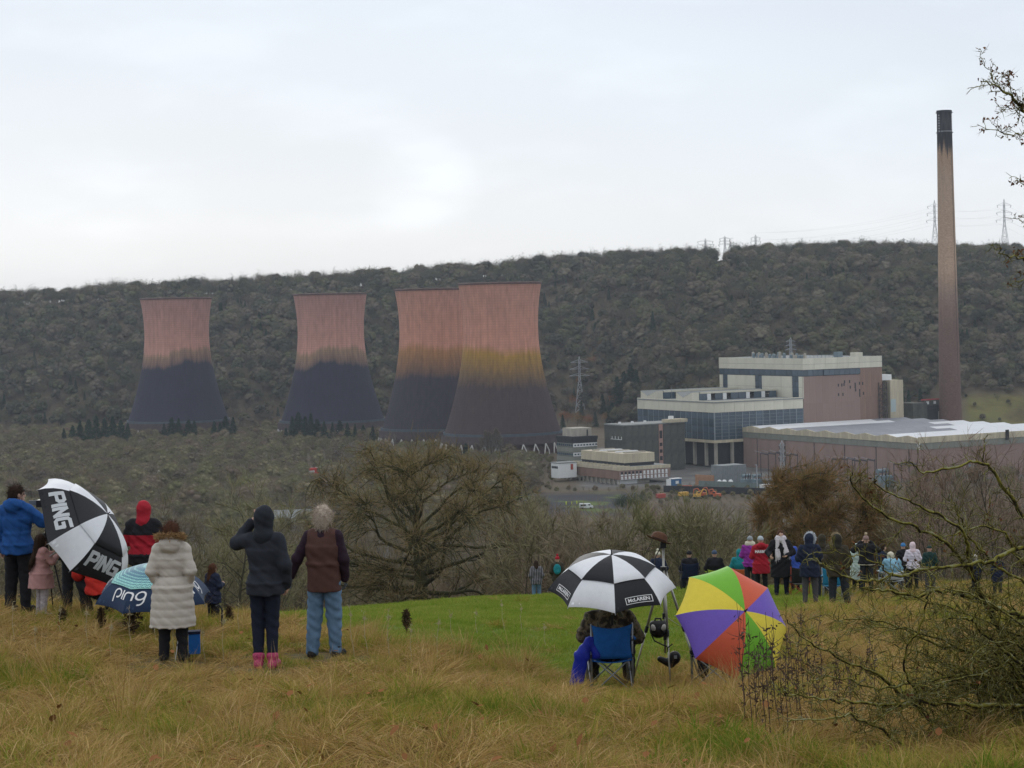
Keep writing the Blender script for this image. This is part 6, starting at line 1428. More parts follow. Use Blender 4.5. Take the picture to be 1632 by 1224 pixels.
            T1.ec(J['che'], J['wai'], (.172 * width + f, .118 + f), (.158 * width + f, .115 + f), .05); T1.ec(J['wai'], J['pel'] + V3((0, 0, -.2)), (.156 * width + f, .115 + f), (.162 * width + f, .128 + f), .05); T1.cut_below(q.get('hem', .90)); T1.rc(J['nek'] + V3((0, -.01, -.03)), J['nek'] + V3((0, 0, .03)), .078, .07, .02)
            T1.wrinkle(.004, 30, 4.0, .8); build('vest', T1, mat, o)
    return o

c_blk = cloth('black_fabric', (.016, .016, .019)); c_navy = cloth('navy_fabric', (.018, .024, .048)); c_dkblue = cloth('dark_denim', (.014, .017, .032)); c_jean = cloth('faded_denim', (.115, .19, .285), var=.25, scale=7)
c_beige = cloth('beige_puffer', (.50, .45, .395), var=.05, rough=.6); c_red = cloth('red_fabric', (.36, .018, .032), var=.1); c_redo = cloth('orange_red_fabric', (.58, .035, .025)); c_char = cloth('charcoal_jacket', (.025, .028, .037), var=.12); c_hoodb = cloth('black_hood', (.020, .023, .030))
c_pink = cloth('dusty_pink_wool', (.43, .235, .22), var=.08); c_brown = cloth('brown_vest', (.085, .042, .034), var=.1); c_plum = cloth('plum_knit', (.026, .013, .022)); c_teal = cloth('teal_fabric', (.015, .19, .22)); c_purple = cloth('purple_fabric', (.24, .035, .27)); c_cream = cloth('cream_fleece', (.62, .58, .46))
c_olive = cloth('olive_parka', (.048, .040, .026), var=.15); c_mint = cloth('mint_coat', (.47, .57, .52), var=.06); c_lilac = cloth('pale_lilac_puffer', (.66, .60, .66), var=.05); c_dgreen = cloth('dark_green_fleece', (.018, .045, .04)); c_lblue = cloth('light_blue_coat', (.25, .47, .60)); c_grey = cloth('grey_wool', (.26, .29, .31), scale=50, var=.2); c_maroon = cloth('maroon_fabric', (.12, .02, .045)); c_hiviz = cloth('hi_vis_fabric', (.65, .75, .08)); c_blue = cloth('royal_blue_fabric', (.016, .075, .25), var=.12); c_bluel = cloth('mid_blue_fabric', (.05, .10, .42)); c_legg = cloth('patterned_leggings', (.42, .36, .36), var=.35, scale=24); c_pboot = cloth('pink_wellington', (.42, .05, .13), var=.35, scale=40, rough=.45); c_gboot = cloth('dark_boot', (.022, .02, .018)); c_gtrs = cloth('grey_trousers', (.075, .07, .075)); c_khaki = cloth('dark_trousers', (.028, .031, .036))
h_dark = cloth('dark_brown_hair', (.032, .018, .012), scale=60); h_brown = cloth('chestnut_hair', (.075, .033, .018), scale=60); h_grey = cloth('grey_blond_hair', (.44, .37, .30), var=.3, scale=70); h_fur = cloth('tan_fur', (.34, .215, .10), var=.4, scale=90); h_palefur = cloth('pale_fur', (.48, .38, .25), var=.3, scale=90)
def camo(name, cols, s=7.0):
    m = bpy.data.materials.new(name); m.use_nodes = True; nt = m.node_tree; n = nt.nodes; l = nt.links; b = n['Principled BSDF']; b.inputs['Roughness'].default_value = .9
    tc = N(n, 'ShaderNodeTexCoord'); z = N(n, 'ShaderNodeTexNoise'); z.inputs['Scale'].default_value = s; z.inputs['Detail'].default_value = 3; l.new(tc.outputs['Object'], z.inputs['Vector'])
    rp = N(n, 'ShaderNodeValToRGB'); rp.color_ramp.interpolation = 'CONSTANT'; els = rp.color_ramp.elements; els[0].color = (*cols[0], 1); els[1].position = .44; els[1].color = (*cols[1], 1)
    els.new(.52).color = (*cols[2], 1); els.new(.6).color = (*cols[3], 1); l.new(z.outputs['Fac'], rp.inputs[0]); l.new(rp.outputs[0], b.inputs['Base Color']); return m
c_camo = camo('camouflage', [(.03, .022, .014), (.10, .075, .042), (.16, .13, .08), (.05, .05, .025)], 12)
def striped(name, a, b_, f):
    m = bpy.data.materials.new(name); m.use_nodes = True; nt = m.node_tree; n = nt.nodes; l = nt.links; b = n['Principled BSDF']; b.inputs['Roughness'].default_value = .95
    tc = N(n, 'ShaderNodeTexCoord'); w = N(n, 'ShaderNodeTexWave'); w.inputs['Scale'].default_value = f; w.inputs['Distortion'].default_value = 1.0; l.new(tc.outputs['Object'], w.inputs['Vector'])
    rp = N(n, 'ShaderNodeValToRGB'); rp.color_ramp.elements[0].color = (*a, 1); rp.color_ramp.elements[1].color = (*b_, 1); rp.color_ramp.elements[0].position = .35; rp.color_ramp.elements[1].position = .6; l.new(w.outputs['Fac'], rp.inputs[0]); l.new(rp.outputs[0], b.inputs['Base Color']); return m
c_stripe = striped('striped_wool', (.022, .02, .026), (.22, .21, .23), 4.5)

# ---- left-hand group
def P_(**k): return dict(**k)
gL = 'people watching from the near slope'
man_blue = person(20, d=28.2, hpx=203, label='dark-haired man in royal blue jacket working a camcorder', group=gL, rot=R(-14), turn=R(-38), coat=dict(mat=[c_blue], hem=.80, inf=.04, arm=.032, hood='down', wr=.007), legs=(c_blk, .02), boots=(c_gboot, .15), items=[('hair', h_dark)], pose=P_(elR=(.33, .10, 1.22), wrR=(.40, .33, 1.36), wrL=(-.26, .02, .86), elL=(-.27, -.05, 1.12)), eyes=True)
person(112, d=29.2, tall=1.74, label='person in black hooded jacket standing behind the black and white golf umbrella', group=gL, rot=R(8), coat=dict(mat=[c_blk], hem=.78, inf=.045, arm=.035), legs=(c_khaki, .018), boots=(c_gboot, .15), items=[('hood', c_blk)], pose=FRONT, width=1.08)
girl = person(57, d=27.4, hpx=131, label='little girl in dusty pink coat with very long dark hair holding the golf umbrella', group=gL, rot=R(-52), coat=dict(mat=[c_pink], hem=.62, inf=.045, flare=.06, arm=.03, wr=.004), legs=(c_legg, .012), boots=(c_legg, .55), items=[('hair', h_dark, dict(len=.5, vol=.014, n=1500, stray=.15, back=.13))], width=.98, pose=P_(elL=(-.26, .12, 1.17), wrL=(-.15, .30, 1.29), elR=(.25, .14, 1.17), wrR=(.06, .33, 1.25), knL=(-.11, .02, .48)))
person(222, d=28.8, hpx=182, label='person in red and black jacket with red hood up, beside the golf umbrella', group=gL, rot=R(-8), coat=dict(mat=[c_red, c_blk], hem=.80, inf=.045, arm=.035, wr=.008, bands=[(1.24, 1.50, 1), (0, .96, 1)]), legs=(c_blk, .018), boots=(c_gboot, .15), items=[('hood', c_red)], pose=dict(FRONT), width=1.12)
person(152, d=28.6, tall=1.72, label='crouching person in orange-red jacket half hidden under the golf umbrella', group=gL, rot=R(30), coat=dict(mat=[c_redo], hem=.30, inf=.05, arm=.04, wr=.008), legs=(c_blk, .02), boots=(c_gboot, .15), items=[('hair', h_brown)], pose=dict(SIT, pel=(0, .0, .36), wai=(0, .06, .52), che=(0, .14, .70), nek=(0, .2, .86), hed=(0, .27, 1.0), shL=(-.17, .16, .82), shR=(.17, .16, .82), elL=(-.25, .26, .58), elR=(.25, .26, .58), wrL=(-.15, .42, .5), wrR=(.15, .42, .5), hiL=(-.1, .02, .36), hiR=(.1, .02, .36), knL=(-.17, .38, .5), knR=(.17, .38, .5), anL=(-.15, .1, .09), anR=(.15, .1, .09), toL=(-.17, .25, .04), toR=(.17, .25, .04)), seat_h=1)
beige = person(277, 1054, hpx=221, label='woman in long beige padded coat with furry hood trim, back to the camera', group=gL, rot=R(-3), coat=dict(mat=[c_beige], hem=.44, inf=.032, flare=.045, arm=.028, quilt=.098, belt=True, hood='down', wr=.0035, waist=-.012), legs=(c_blk, .014), boots=(c_gboot, .5), items=[('hair', h_brown, dict(vol=.012)), ('fur', h_fur, dict(down=True))], pose=POCKETS)
person(330, 985, hpx=105, d=28.6, label='child with brown hair and navy jacket behind the navy umbrella, right of the beige coat', group=gL, rot=R(-40), coat=dict(mat=[c_navy], hem=.7, inf=.04, arm=.03), legs=(c_blk, .015), boots=(c_gboot, .2), items=[('hair', h_brown, dict(len=.22))], pose=FRONT, dz=-.12)
hoodw = person(425, 1066, hpx=255, width=.95, label='woman in charcoal jacket with black hood up, hand raised, in pink wellingtons', group=gL, rot=R(-6), coat=dict(mat=[c_char], hem=.80, inf=.026, flare=.02, arm=.026, wr=.005, waist=.0), legs=(c_dkblue, .004), boots=(c_pboot, .13), items=[('hood', c_hoodb, dict(g=.004))], pose=dict(elL=(-.345, .10, 1.34), wrL=(-.17, .13, 1.56), elR=(.245, -.05, 1.12), wrR=(.235, .05, .90), knL=(-.09, .02, .49), knR=(.07, .02, .49), anL=(-.085, -.02, .085), anR=(.075, -.02, .085), toL=(-.11, .13, .04), toR=(.09, .13, .04)), curl=.9)
vestman = person(519, 1049, hpx=241, label='grey-haired man in brown gilet, plum sweater and faded jeans', group=gL, rot=R(-10), coat=dict(mat=[c_plum], hem=1.02, inf=.014, arm=.018, wr=.004), legs=(c_jean, .022), boots=(c_gboot, .1), items=[('vest', c_brown, dict(hem=.765)), ('hair', h_grey, dict(vol=.012, n=1500, stray=.25))], pose=dict(elL=(-.30, -.03, 1.14), wrL=(-.40, .02, .93), elR=(.235, -.01, 1.13), wrR=(.23, .07, .90), anL=(-.14, -.05, .085), toL=(-.17, .1, .04), knL=(-.115, .0, .49), anR=(.12, .0, .085), toR=(.16, .14, .04)), gloves=m_glove, curl=.75, turn=R(8))
# ---- people on the pasture
gM = 'people at the crest of the pasture'; gR = 'people standing in the right-hand crowd'
person(846, d=79.5, tall=1.68, label='person in dark striped wool jacket at the pasture crest', group=gM, rot=R(5), coat=dict(mat=[c_stripe], hem=.76, inf=.04, arm=.035, wr=.006), legs=(c_jean, .015), boots=(c_gboot, .2), items=[('hair', h_dark, dict(len=.12))], pose=POCKETS)
bagger = person(880, d=78.5, tall=1.70, label='person in red bobble hat with a teal rucksack at the pasture crest', group=gM, rot=R(-4), coat=dict(mat=[c_olive], hem=.74, inf=.045, arm=.035), legs=(c_khaki, .015), boots=(c_gboot, .2), items=[('beanie', c_red, dict(pom=c_red))], pose=POCKETS)
q = SDF((-.2, -.36, 1.0), (.2, -.08, 1.5), .02); q.el((0, -.22, 1.24), (.15, .10, .21), .03); q.el((0, -.29, 1.14), (.11, .06, .09), .03); q.wrinkle(.004, 40, 2.0)
o = build('rucksack', q, c_teal, None); o.location = bagger.location; o.rotation_euler = bagger.rotation_euler; o.scale = bagger.scale; tag(o, 'teal rucksack on the back of the person in the red bobble hat', 'rucksack')

m_frame = M('chair_frame_steel', (.30, .32, .34), rough=.4, metal=.6, var=.1); m_framed = M('chair_frame_dark', (.03, .03, .032), rough=.5); m_red_rail = M('red_chair_frame', (.35, .06, .03), rough=.5)
def camp_chair(loc, rot, fabric, label, frame_m=m_frame, s=1.0, arms=True, group=None, back_h=.92, pocket=None, w=.52):
    t = empty('camping_chair', loc, rot); t.scale = (s, s, s); tag(t, label, 'camping chair', group)
    h = w / 2; q = MB()
    for x in (-h, h): MB().use(frame_m).tube([(x, -.26, -.03), (x, -.27, .45), (x, -.31, back_h + .01)], .011, 7).build('back_post', t, smooth=True)
    for a, b in (((-h, -.30, .0), (h, -.27, .42)), ((h, -.30, .0), (-h, -.27, .42)), ((-h, .24, .0), (h, .22, .42)), ((h, .24, .0), (-h, .22, .42)), ((-h, -.27, .42), (-h, .26, -.02)), ((-h, .24, .42), (-h, -.27, .0)), ((h, -.27, .42), (h, .26, -.02)), ((h, .24, .42), (h, -.27, .0))):
        MB().use(frame_m).tube([a, b], .0095, 6).build('leg', t, smooth=True)
    for x in (-h, h):
        if arms: MB().use(frame_m).tube([(x, .24, .0), (x, .23, .62)], .010, 6).build('arm_post', t, smooth=True)
    nu, nv = 9, 10
    def sheet(name, fn, mat, th=.012):
        V = [fn(i / (nu - 1) * 2 - 1, j / (nv - 1)) for j in range(nv) for i in range(nu)]; V2 = [(x, y - th, z) for x, y, z in V] if name == 'back' else [(x, y, z - th) for x, y, z in V]; n = nu * nv
        F = [(j * nu + i, j * nu + i + 1, (j + 1) * nu + i + 1, (j + 1) * nu + i) for j in range(nv - 1) for i in range(nu - 1)]; F2 = [tuple(n + k for k in f[::-1]) for f in F]
        rim = [j * nu for j in range(nv)] + [(nv - 1) * nu + i for i in range(1, nu)] + [j * nu + nu - 1 for j in range(nv - 2, -1, -1)] + [i for i in range(nu - 2, 0, -1)]
        F3 = [(rim[k], rim[(k + 1) % len(rim)], n + rim[(k + 1) % len(rim)], n + rim[k]) for k in range(len(rim))]
        return MB().use(mat).add(V + V2, F + F2 + F3).build(name, t, smooth=True)
    sheet('back', lambda u, v: (u * h * (1 - .10 * math.sin(v * 3.14159) * 1.2), -.275 - .045 * v - .05 * (1 - u * u) * (.4 + .6 * math.sin(v * 3.14)), .40 + (back_h - .40) * v - .045 * (1 - u * u) * v ** 4), fabric)
    sheet('seat', lambda u, v: (u * h * .98, -.30 + .55 * v, .42 - .07 * (1 - u * u) * (.4 + .6 * math.sin(v * 3.14)) - .03 * (1 - v)), fabric)
    if arms:
        for x in (-h, h): MB().use(fabric).add([(x - .045, -.29, .63), (x + .045, -.29, .63), (x + .05, .30, .625), (x - .05, .30, .625), (x - .045, -.29, .612), (x + .045, -.29, .612), (x + .05, .30, .60), (x - .05, .30, .60)], [(0, 1, 2, 3), (7, 6, 5, 4), (0, 4, 5, 1), (1, 5, 6, 2), (2, 6, 7, 3), (3, 7, 4, 0)]).build('armrest', t)
    jm = MB().use(m_framed).lathe([(.0, -.02), (.02, -.02), (.02, .02), (.0, .02)], 8).mesh('joint')
    for x in (-h, h): link('joint', jm, t, (x, -.27, .43)); link('joint', jm, t, (x, -.28, .62))
    return t
f_navy = cloth('navy_canvas', (.012, .018, .042)); f_lime = cloth('lime_canvas', (.27, .36, .035)); f_orange = cloth('orange_canvas', (.36, .085, .025)); f_blue = cloth('blue_canvas', (.018, .12, .40), var=.12); f_sky = cloth('sky_blue_canvas', (.02, .17, .30)); f_black = cloth('black_canvas', (.02, .02, .02))
def seated(px, d, label, chair_label, fabric, coat, items, rot=0.0, frame_m=m_framed, tall=1.7, back_h=.92, group='people sitting in camping chairs', legs=(None, .02), w=.56, pose=None, width=1.0, inf=.045):
    g = ground(px, d); c = camp_chair(g, rot, fabric, chair_label, frame_m, group='camping chairs on the pasture', back_h=back_h, w=w)
    o = person(px, loc=g, tall=tall, rot=rot, label=label, group=group, pose=dict(SIT, **(pose or {})), seat_h=1, coat=dict(dict(mat=[coat], hem=.40, inf=inf, arm=.035), ), legs=(legs[0] or c_khaki, .02), boots=(c_gboot, .2), items=items, width=width); return c, o
seated(1090, 66, 'person in black beanie slumped in a dark navy chair', 'dark navy camping chair seen from behind', f_navy, c_blk, [('beanie', c_blk)], back_h=.94)
seated(1130, 65, 'person in blue-grey beanie sitting in a lime green chair', 'camping chair with lime green back', f_lime, c_blk, [('beanie', cloth('blue_grey_knit', (.06, .085, .14), scale=60))], back_h=.72, frame_m=m_framed, w=.5)
seated(1170, 64, 'person in teal hooded jacket sitting in an orange chair', 'camping chair with orange back', f_orange, c_teal, [('hood', c_teal)], back_h=.74, frame_m=m_framed, w=.52)
seated(1040, 67, 'person with cream-white hat in a navy chair behind the chequered umbrella', 'navy camping chair behind the chequered umbrella', f_navy, c_navy, [('beanie', c_cream, dict(pom=c_cream))], back_h=.9)

def crowd(px, py, hpx, **k): return person(px, py, hpx=hpx, group=gR, **k)
crowd(1197, 946, 91, label='person in purple jacket with cream collar and grey hat', rot=R(-12), coat=dict(mat=[c_purple], hem=.82, inf=.04, arm=.034, quilt=.1), legs=(c_khaki, .012), boots=(c_gboot, .2), items=[('beanie', c_grey), ('scarf', c_cream)], pose=dict(FRONT))
redj = crowd(1214, 948, 93, label='person in red coat with white lettering across the back', rot=R(4), coat=dict(mat=[c_red], hem=.64, inf=.045, flare=.03, arm=.036, hood='down'), legs=(c_blk, .012), boots=(c_gboot, .3), items=[('beanie', cloth('pale_grey_knit', (.42, .47, .50), scale=60))], pose=dict(FRONT), width=1.05)
scarfw = crowd(1246, 950, 105, label='woman in black coat facing the camera with long pale fringed scarf', rot=R(176), coat=dict(mat=[c_blk], hem=.50, inf=.045, flare=.03, arm=.035), legs=(c_dkblue, .012), boots=(c_gboot, .4), items=[('hair', h_brown), ('scarf', cloth('pale_lilac_wool', (.62, .57, .60), var=.12, scale=18))], pose=dict(elL=(-.27, .04, 1.15), wrL=(-.12, .24, 1.08), elR=(.3, .02, 1.16), wrR=(.26, .22, 1.08)), width=1.12, eyes=True)
crowd(1268, 944, 72, label='child in royal blue coat between the scarf woman and the navy coat', rot=R(20), coat=dict(mat=[c_bluel], hem=.6, inf=.05, arm=.035), legs=(c_blk, .012), boots=(c_gboot, .3), items=[('hood', c_bluel)], pose=POCKETS)
crowd(1292, 965, 113, label='tall person in navy coat with white-edged hood and dark boots', rot=R(-5), turn=R(-20), coat=dict(mat=[c_navy], hem=.70, inf=.045, flare=.015, arm=.036), legs=(c_gtrs, .012), boots=(c_gboot, .75), items=[('hood', c_navy), ('fur', cloth('white_fleece', (.75, .78, .82)))], pose=dict(FRONT, wrL=(-.05, .2, 1.0)), width=1.1)
crowd(1312, 953, 100, label='person in olive hood standing just behind the navy coat', rot=R(0), coat=dict(mat=[c_olive], hem=.66, inf=.045, arm=.036), legs=(c_khaki, .012), boots=(c_gboot, .5), items=[('hood', c_olive)], pose=FRONT)
crowd(1336, 968, 115, label='person in dark olive parka with fur-edged hood and wide trousers', rot=R(-10), turn=R(24), coat=dict(mat=[c_olive], hem=.74, inf=.05, arm=.04), legs=(c_khaki, .03), boots=(c_gboot, .2), items=[('hood', cloth('dark_olive_hood', (.03, .028, .022))), ('fur', h_palefur)], pose=dict(POCKETS, anR=(.2, .02, .085), toR=(.26, .16, .04), knR=(.15, .03, .49)), width=1.15)
crowd(1367, 944, 77, label='person in long mint green coat with hood, left of the bobble hat', rot=R(-15), coat=dict(mat=[c_mint], hem=.46, inf=.045, flare=.02, arm=.034, quilt=.12), legs=(c_blk, .012), boots=(c_gboot, .4), items=[('hood', c_mint)], pose=FRONT)
crowd(1382, 946, 92, label='person in black jacket and bobble hat with arms raised to the face', rot=R(-8), coat=dict(mat=[c_blk, c_cream], hem=.86, inf=.045, arm=.036, bands=[(0, .885, 1)]), legs=(c_khaki, .015), boots=(c_gboot, .2), items=[('beanie', cloth('dusty_pink_knit', (.28, .19, .17), scale=60), dict(pom=h_palefur))], pose=dict(elL=(-.35, .06, 1.28), wrL=(-.13, .2, 1.5), elR=(.33, .08, 1.28), wrR=(.12, .2, 1.5)), width=1.1)
g_ = ground(1403, 62)
person(1403, loc=g_, tall=1.66, label='dark-haired person in navy jacket bending down beside the bobble hat', group=gR, rot=R(-60), pose=SIT, seat_h=1, coat=dict(mat=[c_navy], hem=.36, inf=.04, arm=.034), legs=(c_khaki, .015), boots=(c_gboot, .2), items=[('hair', h_dark)], dz=.12)
ch = camp_chair(ground(1411, 58), R(6), cloth('pale_chair', (.55, .58, .57)), 'pale low folding chair holding the person in light blue', m_frame, back_h=.66, w=.58, group='camping chairs on the pasture')
person(1411, loc=ground(1411, 58), tall=1.66, label='person in light blue hooded coat sitting low in a pale chair', group='people sitting in camping chairs', rot=R(6), pose=dict(SIT, hed=(0, .0, 1.12), nek=(0, -.07, 1.0)), seat_h=1, coat=dict(mat=[c_lblue], hem=.40, inf=.055, arm=.04), legs=(c_khaki, .02), boots=(c_gboot, .2), items=[('hood', c_cream)], dz=-.05)
crowd(1441, 942, 76, label='person in dark jacket with blue hat behind the lilac puffer jacket', rot=R(5), coat=dict(mat=[c_blk], hem=.76, inf=.045, arm=.035), legs=(c_khaki, .012), boots=(c_gboot, .2), items=[('beanie', cloth('bright_blue_knit', (.06, .20, .42)))], pose=FRONT)
crowd(1456, 943, 78, label='person in pale lilac hooded puffer jacket and black leggings', rot=R(-4), coat=dict(mat=[c_lilac], hem=.82, inf=.045, arm=.036, quilt=.09), legs=(c_blk, .006), boots=(c_gboot, .2), items=[('hood', cloth('pale_pink_hood', (.70, .56, .58)))], pose=dict(FRONT))
crowd(1483, 945, 75, label='man in dark green fleece and flat cap, right of the lilac puffer', rot=R(-6), turn=R(35), coat=dict(mat=[c_dgreen, c_maroon], hem=.80, inf=.04, arm=.034, bands=[(0, .98, 1)]), legs=(c_gtrs, .02), boots=(c_gboot, .2), items=[('cap', c_dgreen)], pose=POCKETS)
crowd(1556, 948, 64, label='pale-headed person in dark coat seen through the lichen branches', rot=R(5), coat=dict(mat=[c_navy], hem=.7, inf=.045, arm=.035), legs=(c_khaki, .015), boots=(c_gboot, .2), items=[('hair', cloth('white_hair', (.5, .46, .42)))], pose=POCKETS)
crowd(1590, 950, 66, label='person in dark navy coat low among the branches at the far right', rot=R(0), coat=dict(mat=[c_navy], hem=.6, inf=.045, arm=.035), legs=(c_khaki, .015), boots=(c_gboot, .2), items=[('hood', c_navy)], pose=POCKETS)
camp_chair(ground(1262, 57), R(8), f_black, 'empty black camping chair with red frame before the scarf woman', m_red_rail, back_h=.86, w=.54, group='camping chairs on the pasture')
camp_chair(ground(1318, 54), R(-14), f_sky, 'empty sky blue camping chair behind the olive parka', m_frame, back_h=.86, w=.5, group='camping chairs on the pasture')
for i, (px_, d_) in enumerate(((896, 992), (905, 990), (913, 994), (1001, 1000))):
    person(px_, d=d_, tall=1.85, rot=R(90 * i), label=('leftmost tiny hi-vis figure on the dark meadow', 'second tiny hi-vis figure from the left on the dark meadow', 'tiny hi-vis figure just left of the white minibus', 'tiny hi-vis figure alone between the two evergreen bushes')[i], group='hi-vis figures on the dark meadow', vox=.05, coat=dict(mat=[c_hiviz], hem=.7, inf=.06, arm=.04), legs=(c_hiviz, .02), boots=(c_gboot, .2), items=[('beanie', c_hiviz)], pose=POCKETS)

# lettering on the red coat, printed flat and laid onto the cloth
m_print = M('white_print', (.74, .74, .75), rough=.6, var=.03); m_printg = M('silver_print', (.52, .54, .56), rough=.5, var=.05)
def text_tris(txt, size, bold=0.0, spacing=1.0):
    cu = bpy.data.curves.new('lettering', 'FONT'); cu.body = txt; cu.size = size; cu.align_x = 'CENTER'; cu.align_y = 'CENTER'; cu.offset = bold; cu.space_character = spacing; cu.resolution_u = 3
    o = bpy.data.objects.new('lettering', cu); me = o.to_mesh(); V = np.array([v.co[:] for v in me.vertices]); me.calc_loop_triangles(); F = np.array([t.vertices[:] for t in me.loop_triangles]); o.to_mesh_clear(); bpy.data.objects.remove(o); bpy.data.curves.remove(cu); return V, F
coat_o = [c for c in redj.children if c.name.startswith('coat')][0]; bvh = BVHTree.FromPolygons([v.co[:] for v in coat_o.data.vertices], [p.vertices[:] for p in coat_o.data.polygons])
V, F = text_tris('HARBOR', .098, .004, 1.0); Vn = []
for v in V:
    hh = bvh.ray_cast(Vector((v[0], -1.0, 1.29 + v[1] * 1.15)), Vector((0, 1, 0))); Vn.append((hh[0] + Vector((0, -.012, 0)))[:] if hh[0] else (v[0], -.2, 1.29 + v[1]))
link('lettering', np_mesh('lettering', np.array(Vn), F, [m_print]), coat_o)
# ------------------------------------------------------------------ umbrellas
u_black = cloth('umbrella_black', (.022, .022, .026), var=.05, rough=.55); u_white = cloth('umbrella_white', (.74, .75, .78), var=.03, rough=.6); u_navy = cloth('umbrella_navy', (.016, .034, .078), var=.05, rough=.55)
u_mint = cloth('umbrella_mint', (.34, .68, .62), var=.03, rough=.6); u_steel = M('umbrella_steel', (.35, .35, .36), rough=.35, metal=.7); u_grip = M('umbrella_grip', (.02, .02, .022), rough=.5)
def dotted(name, a, b_):
    m = bpy.data.materials.new(name); m.use_nodes = True; nt = m.node_tree; n = nt.nodes; l = nt.links; p = n['Principled BSDF']; p.inputs['Roughness'].default_value = .6
    tc = N(n, 'ShaderNodeTexCoord'); sp = N(n, 'ShaderNodeSeparateXYZ'); l.new(tc.outputs['Object'], sp.inputs[0]); v = N(n, 'ShaderNodeTexVoronoi'); v.inputs['Scale'].default_value = 46; v.inputs['Randomness'].default_value = .0; l.new(tc.outputs['Object'], v.inputs['Vector'])
    mr = N(n, 'ShaderNodeMapRange'); mr.inputs['From Min'].default_value = -.24; mr.inputs['From Max'].default_value = -.03; mr.inputs['To Min'].default_value = .12; mr.inputs['To Max'].default_value = .62; l.new(sp.outputs['Z'], mr.inputs['Value'])
    lt = N(n, 'ShaderNodeMath', operation='LESS_THAN'); l.new(v.outputs['Distance'], lt.inputs[0]); l.new(mr.outputs[0], lt.inputs[1])
    mx = N(n, 'ShaderNodeMix', data_type='RGBA'); mx.inputs[6].default_value = (*a, 1); mx.inputs[7].default_value = (*b_, 1); l.new(lt.outputs[0], mx.inputs[0]); l.new(mx.outputs[2], p.inputs['Base Color']); return m
u_mintd = dotted('umbrella_mint_dots', (.34, .68, .62), (.05, .16, .24))
class Umb:
    def __init__(s, apex, axis, toward, on_rib, Rr, depth, alpha=1.15, scallop=.05, bend=0.0, even=math.pi / 4):
        s.bend = bend; s.wd = (even, math.pi / 2 - even)
        s.R, s.D, s.al, s.sc = Rr, depth, alpha, scallop; a = Vector(axis).normalized(); w = Vector(toward); x = (w - a * w.dot(a)).normalized(); y = a.cross(x)
        s.off = 0.0 if on_rib else -even / 2
        Mx = Matrix((x, y, a)).transposed(); s.rot = (Mx @ Matrix.Rotation(s.off, 3, 'Z')).to_euler(); s.apex = Vector(apex)
    def S(s, p, th):
        g = math.floor(th / (math.pi / 4)); wd = s.wd[g % 2]; fr = th / (math.pi / 4) - g; dl = (fr - .5) * wd; th = (g // 2) * math.pi / 2 + (s.wd[0] if g % 2 else 0) + fr * wd; k = 1 - (2 * dl / wd) ** 2
        r = s.R * math.sin(p * s.al) / math.sin(s.al) * math.cos(wd / 2) / math.cos(dl) * (1 - s.sc * k * p ** 4); z = -s.D * (1 - math.cos(p * s.al)) / (1 - math.cos(s.al)) + .012 * k * p - s.bend * max(0, math.cos(th - s.wd[0] / 2)) * p ** 2
        return Vector((r * math.cos(th), r * math.sin(th), z))
    def Nn(s, p, th):
        e = .004; return (s.S(p, th + e) - s.S(p, th - e)).cross(s.S(p - e, th) - s.S(p + e, th)).normalized()
    def make(s, label, mat_fn, rings=((.02, 1.0),), shaft=.95, grip=.12, name='umbrella', group=None, ferrule=.06):
        s.t = t = bpy.data.objects.new(name, None); COL.objects.link(t); t.location = s.apex; t.rotation_euler = s.rot; t.empty_display_size = .2; tag(t, label, 'umbrella', group)
        for ri, (p0, p1) in enumerate(rings):
            for g in range(8):
                nu, nv = 9, max(4, int((p1 - p0) * 12)); vs = []; lift = .016 if (len(rings) > 1 and ri == 0) else 0
                for off in (0.0, -.003):
                    for j in range(nv):
                        p = p0 + (p1 - p0) * j / (nv - 1)
                        for i in range(nu): vs.append(s.S(p, (g + .0005 + .999 * i / (nu - 1)) * math.pi / 4) + Vector((0, 0, off + lift)))
                n = nu * nv; F = [(j * nu + i, (j + 1) * nu + i, (j + 1) * nu + i + 1, j * nu + i + 1) for j in range(nv - 1) for i in range(nu - 1)]
                rim = [(nv - 1) * nu + i for i in range(nu)]
                F += [tuple(n + k for k in f[::-1]) for f in F] + [(rim[i], n + rim[i], n + rim[i + 1], rim[i + 1]) for i in range(nu - 1)]
                MB().use(mat_fn(g, ri)).add(vs, F).build('panel', t, smooth=True)
        for g in range(8):
            MB().use(u_steel).tube([s.S(p, g * math.pi / 4) + Vector((0, 0, -.011)) for p in np.linspace(.03, 1.015, 9)], .0035, 5).build('rib', t)
            MB().use(u_steel).tube([s.S(.5, g * math.pi / 4) + Vector((0, 0, -.016)), (0, 0, -s.D * .55 - .14)], .003, 4).build('strut', t)
        MB().use(u_steel).tube([(0, 0, -.005), (0, 0, -shaft)], .006, 8).build('shaft', t); MB().use(u_grip).tube([(0, 0, -shaft + .005), (0, 0, -shaft - grip)], [.013, .016], 8).build('handle', t)
        MB().use(u_grip).tube([(0, 0, .002), (0, 0, .012), (0, 0, ferrule)], [.018, .008, .006], 8).build('ferrule', t); return t
    def lay(s, name, V2, F, mat, p0, th, lift=.006):
        """print a flat figure onto the canopy: x runs along the rim, y towards the tip"""
        L = math.hypot(s.R, s.D) * 1.06; out = []
        for x, y in V2:
            p = p0 - y / L; r = max(.05, s.S(p, th).xy.length); q = th + x / r * (math.pi / 4) / s.wd[int(th // (math.pi / 4)) % 2]; out.append(s.S(p, q) + s.Nn(p, q) * lift)
        return link(name, np_mesh(name, np.array([v[:] for v in out]), F, [mat]), s.t)
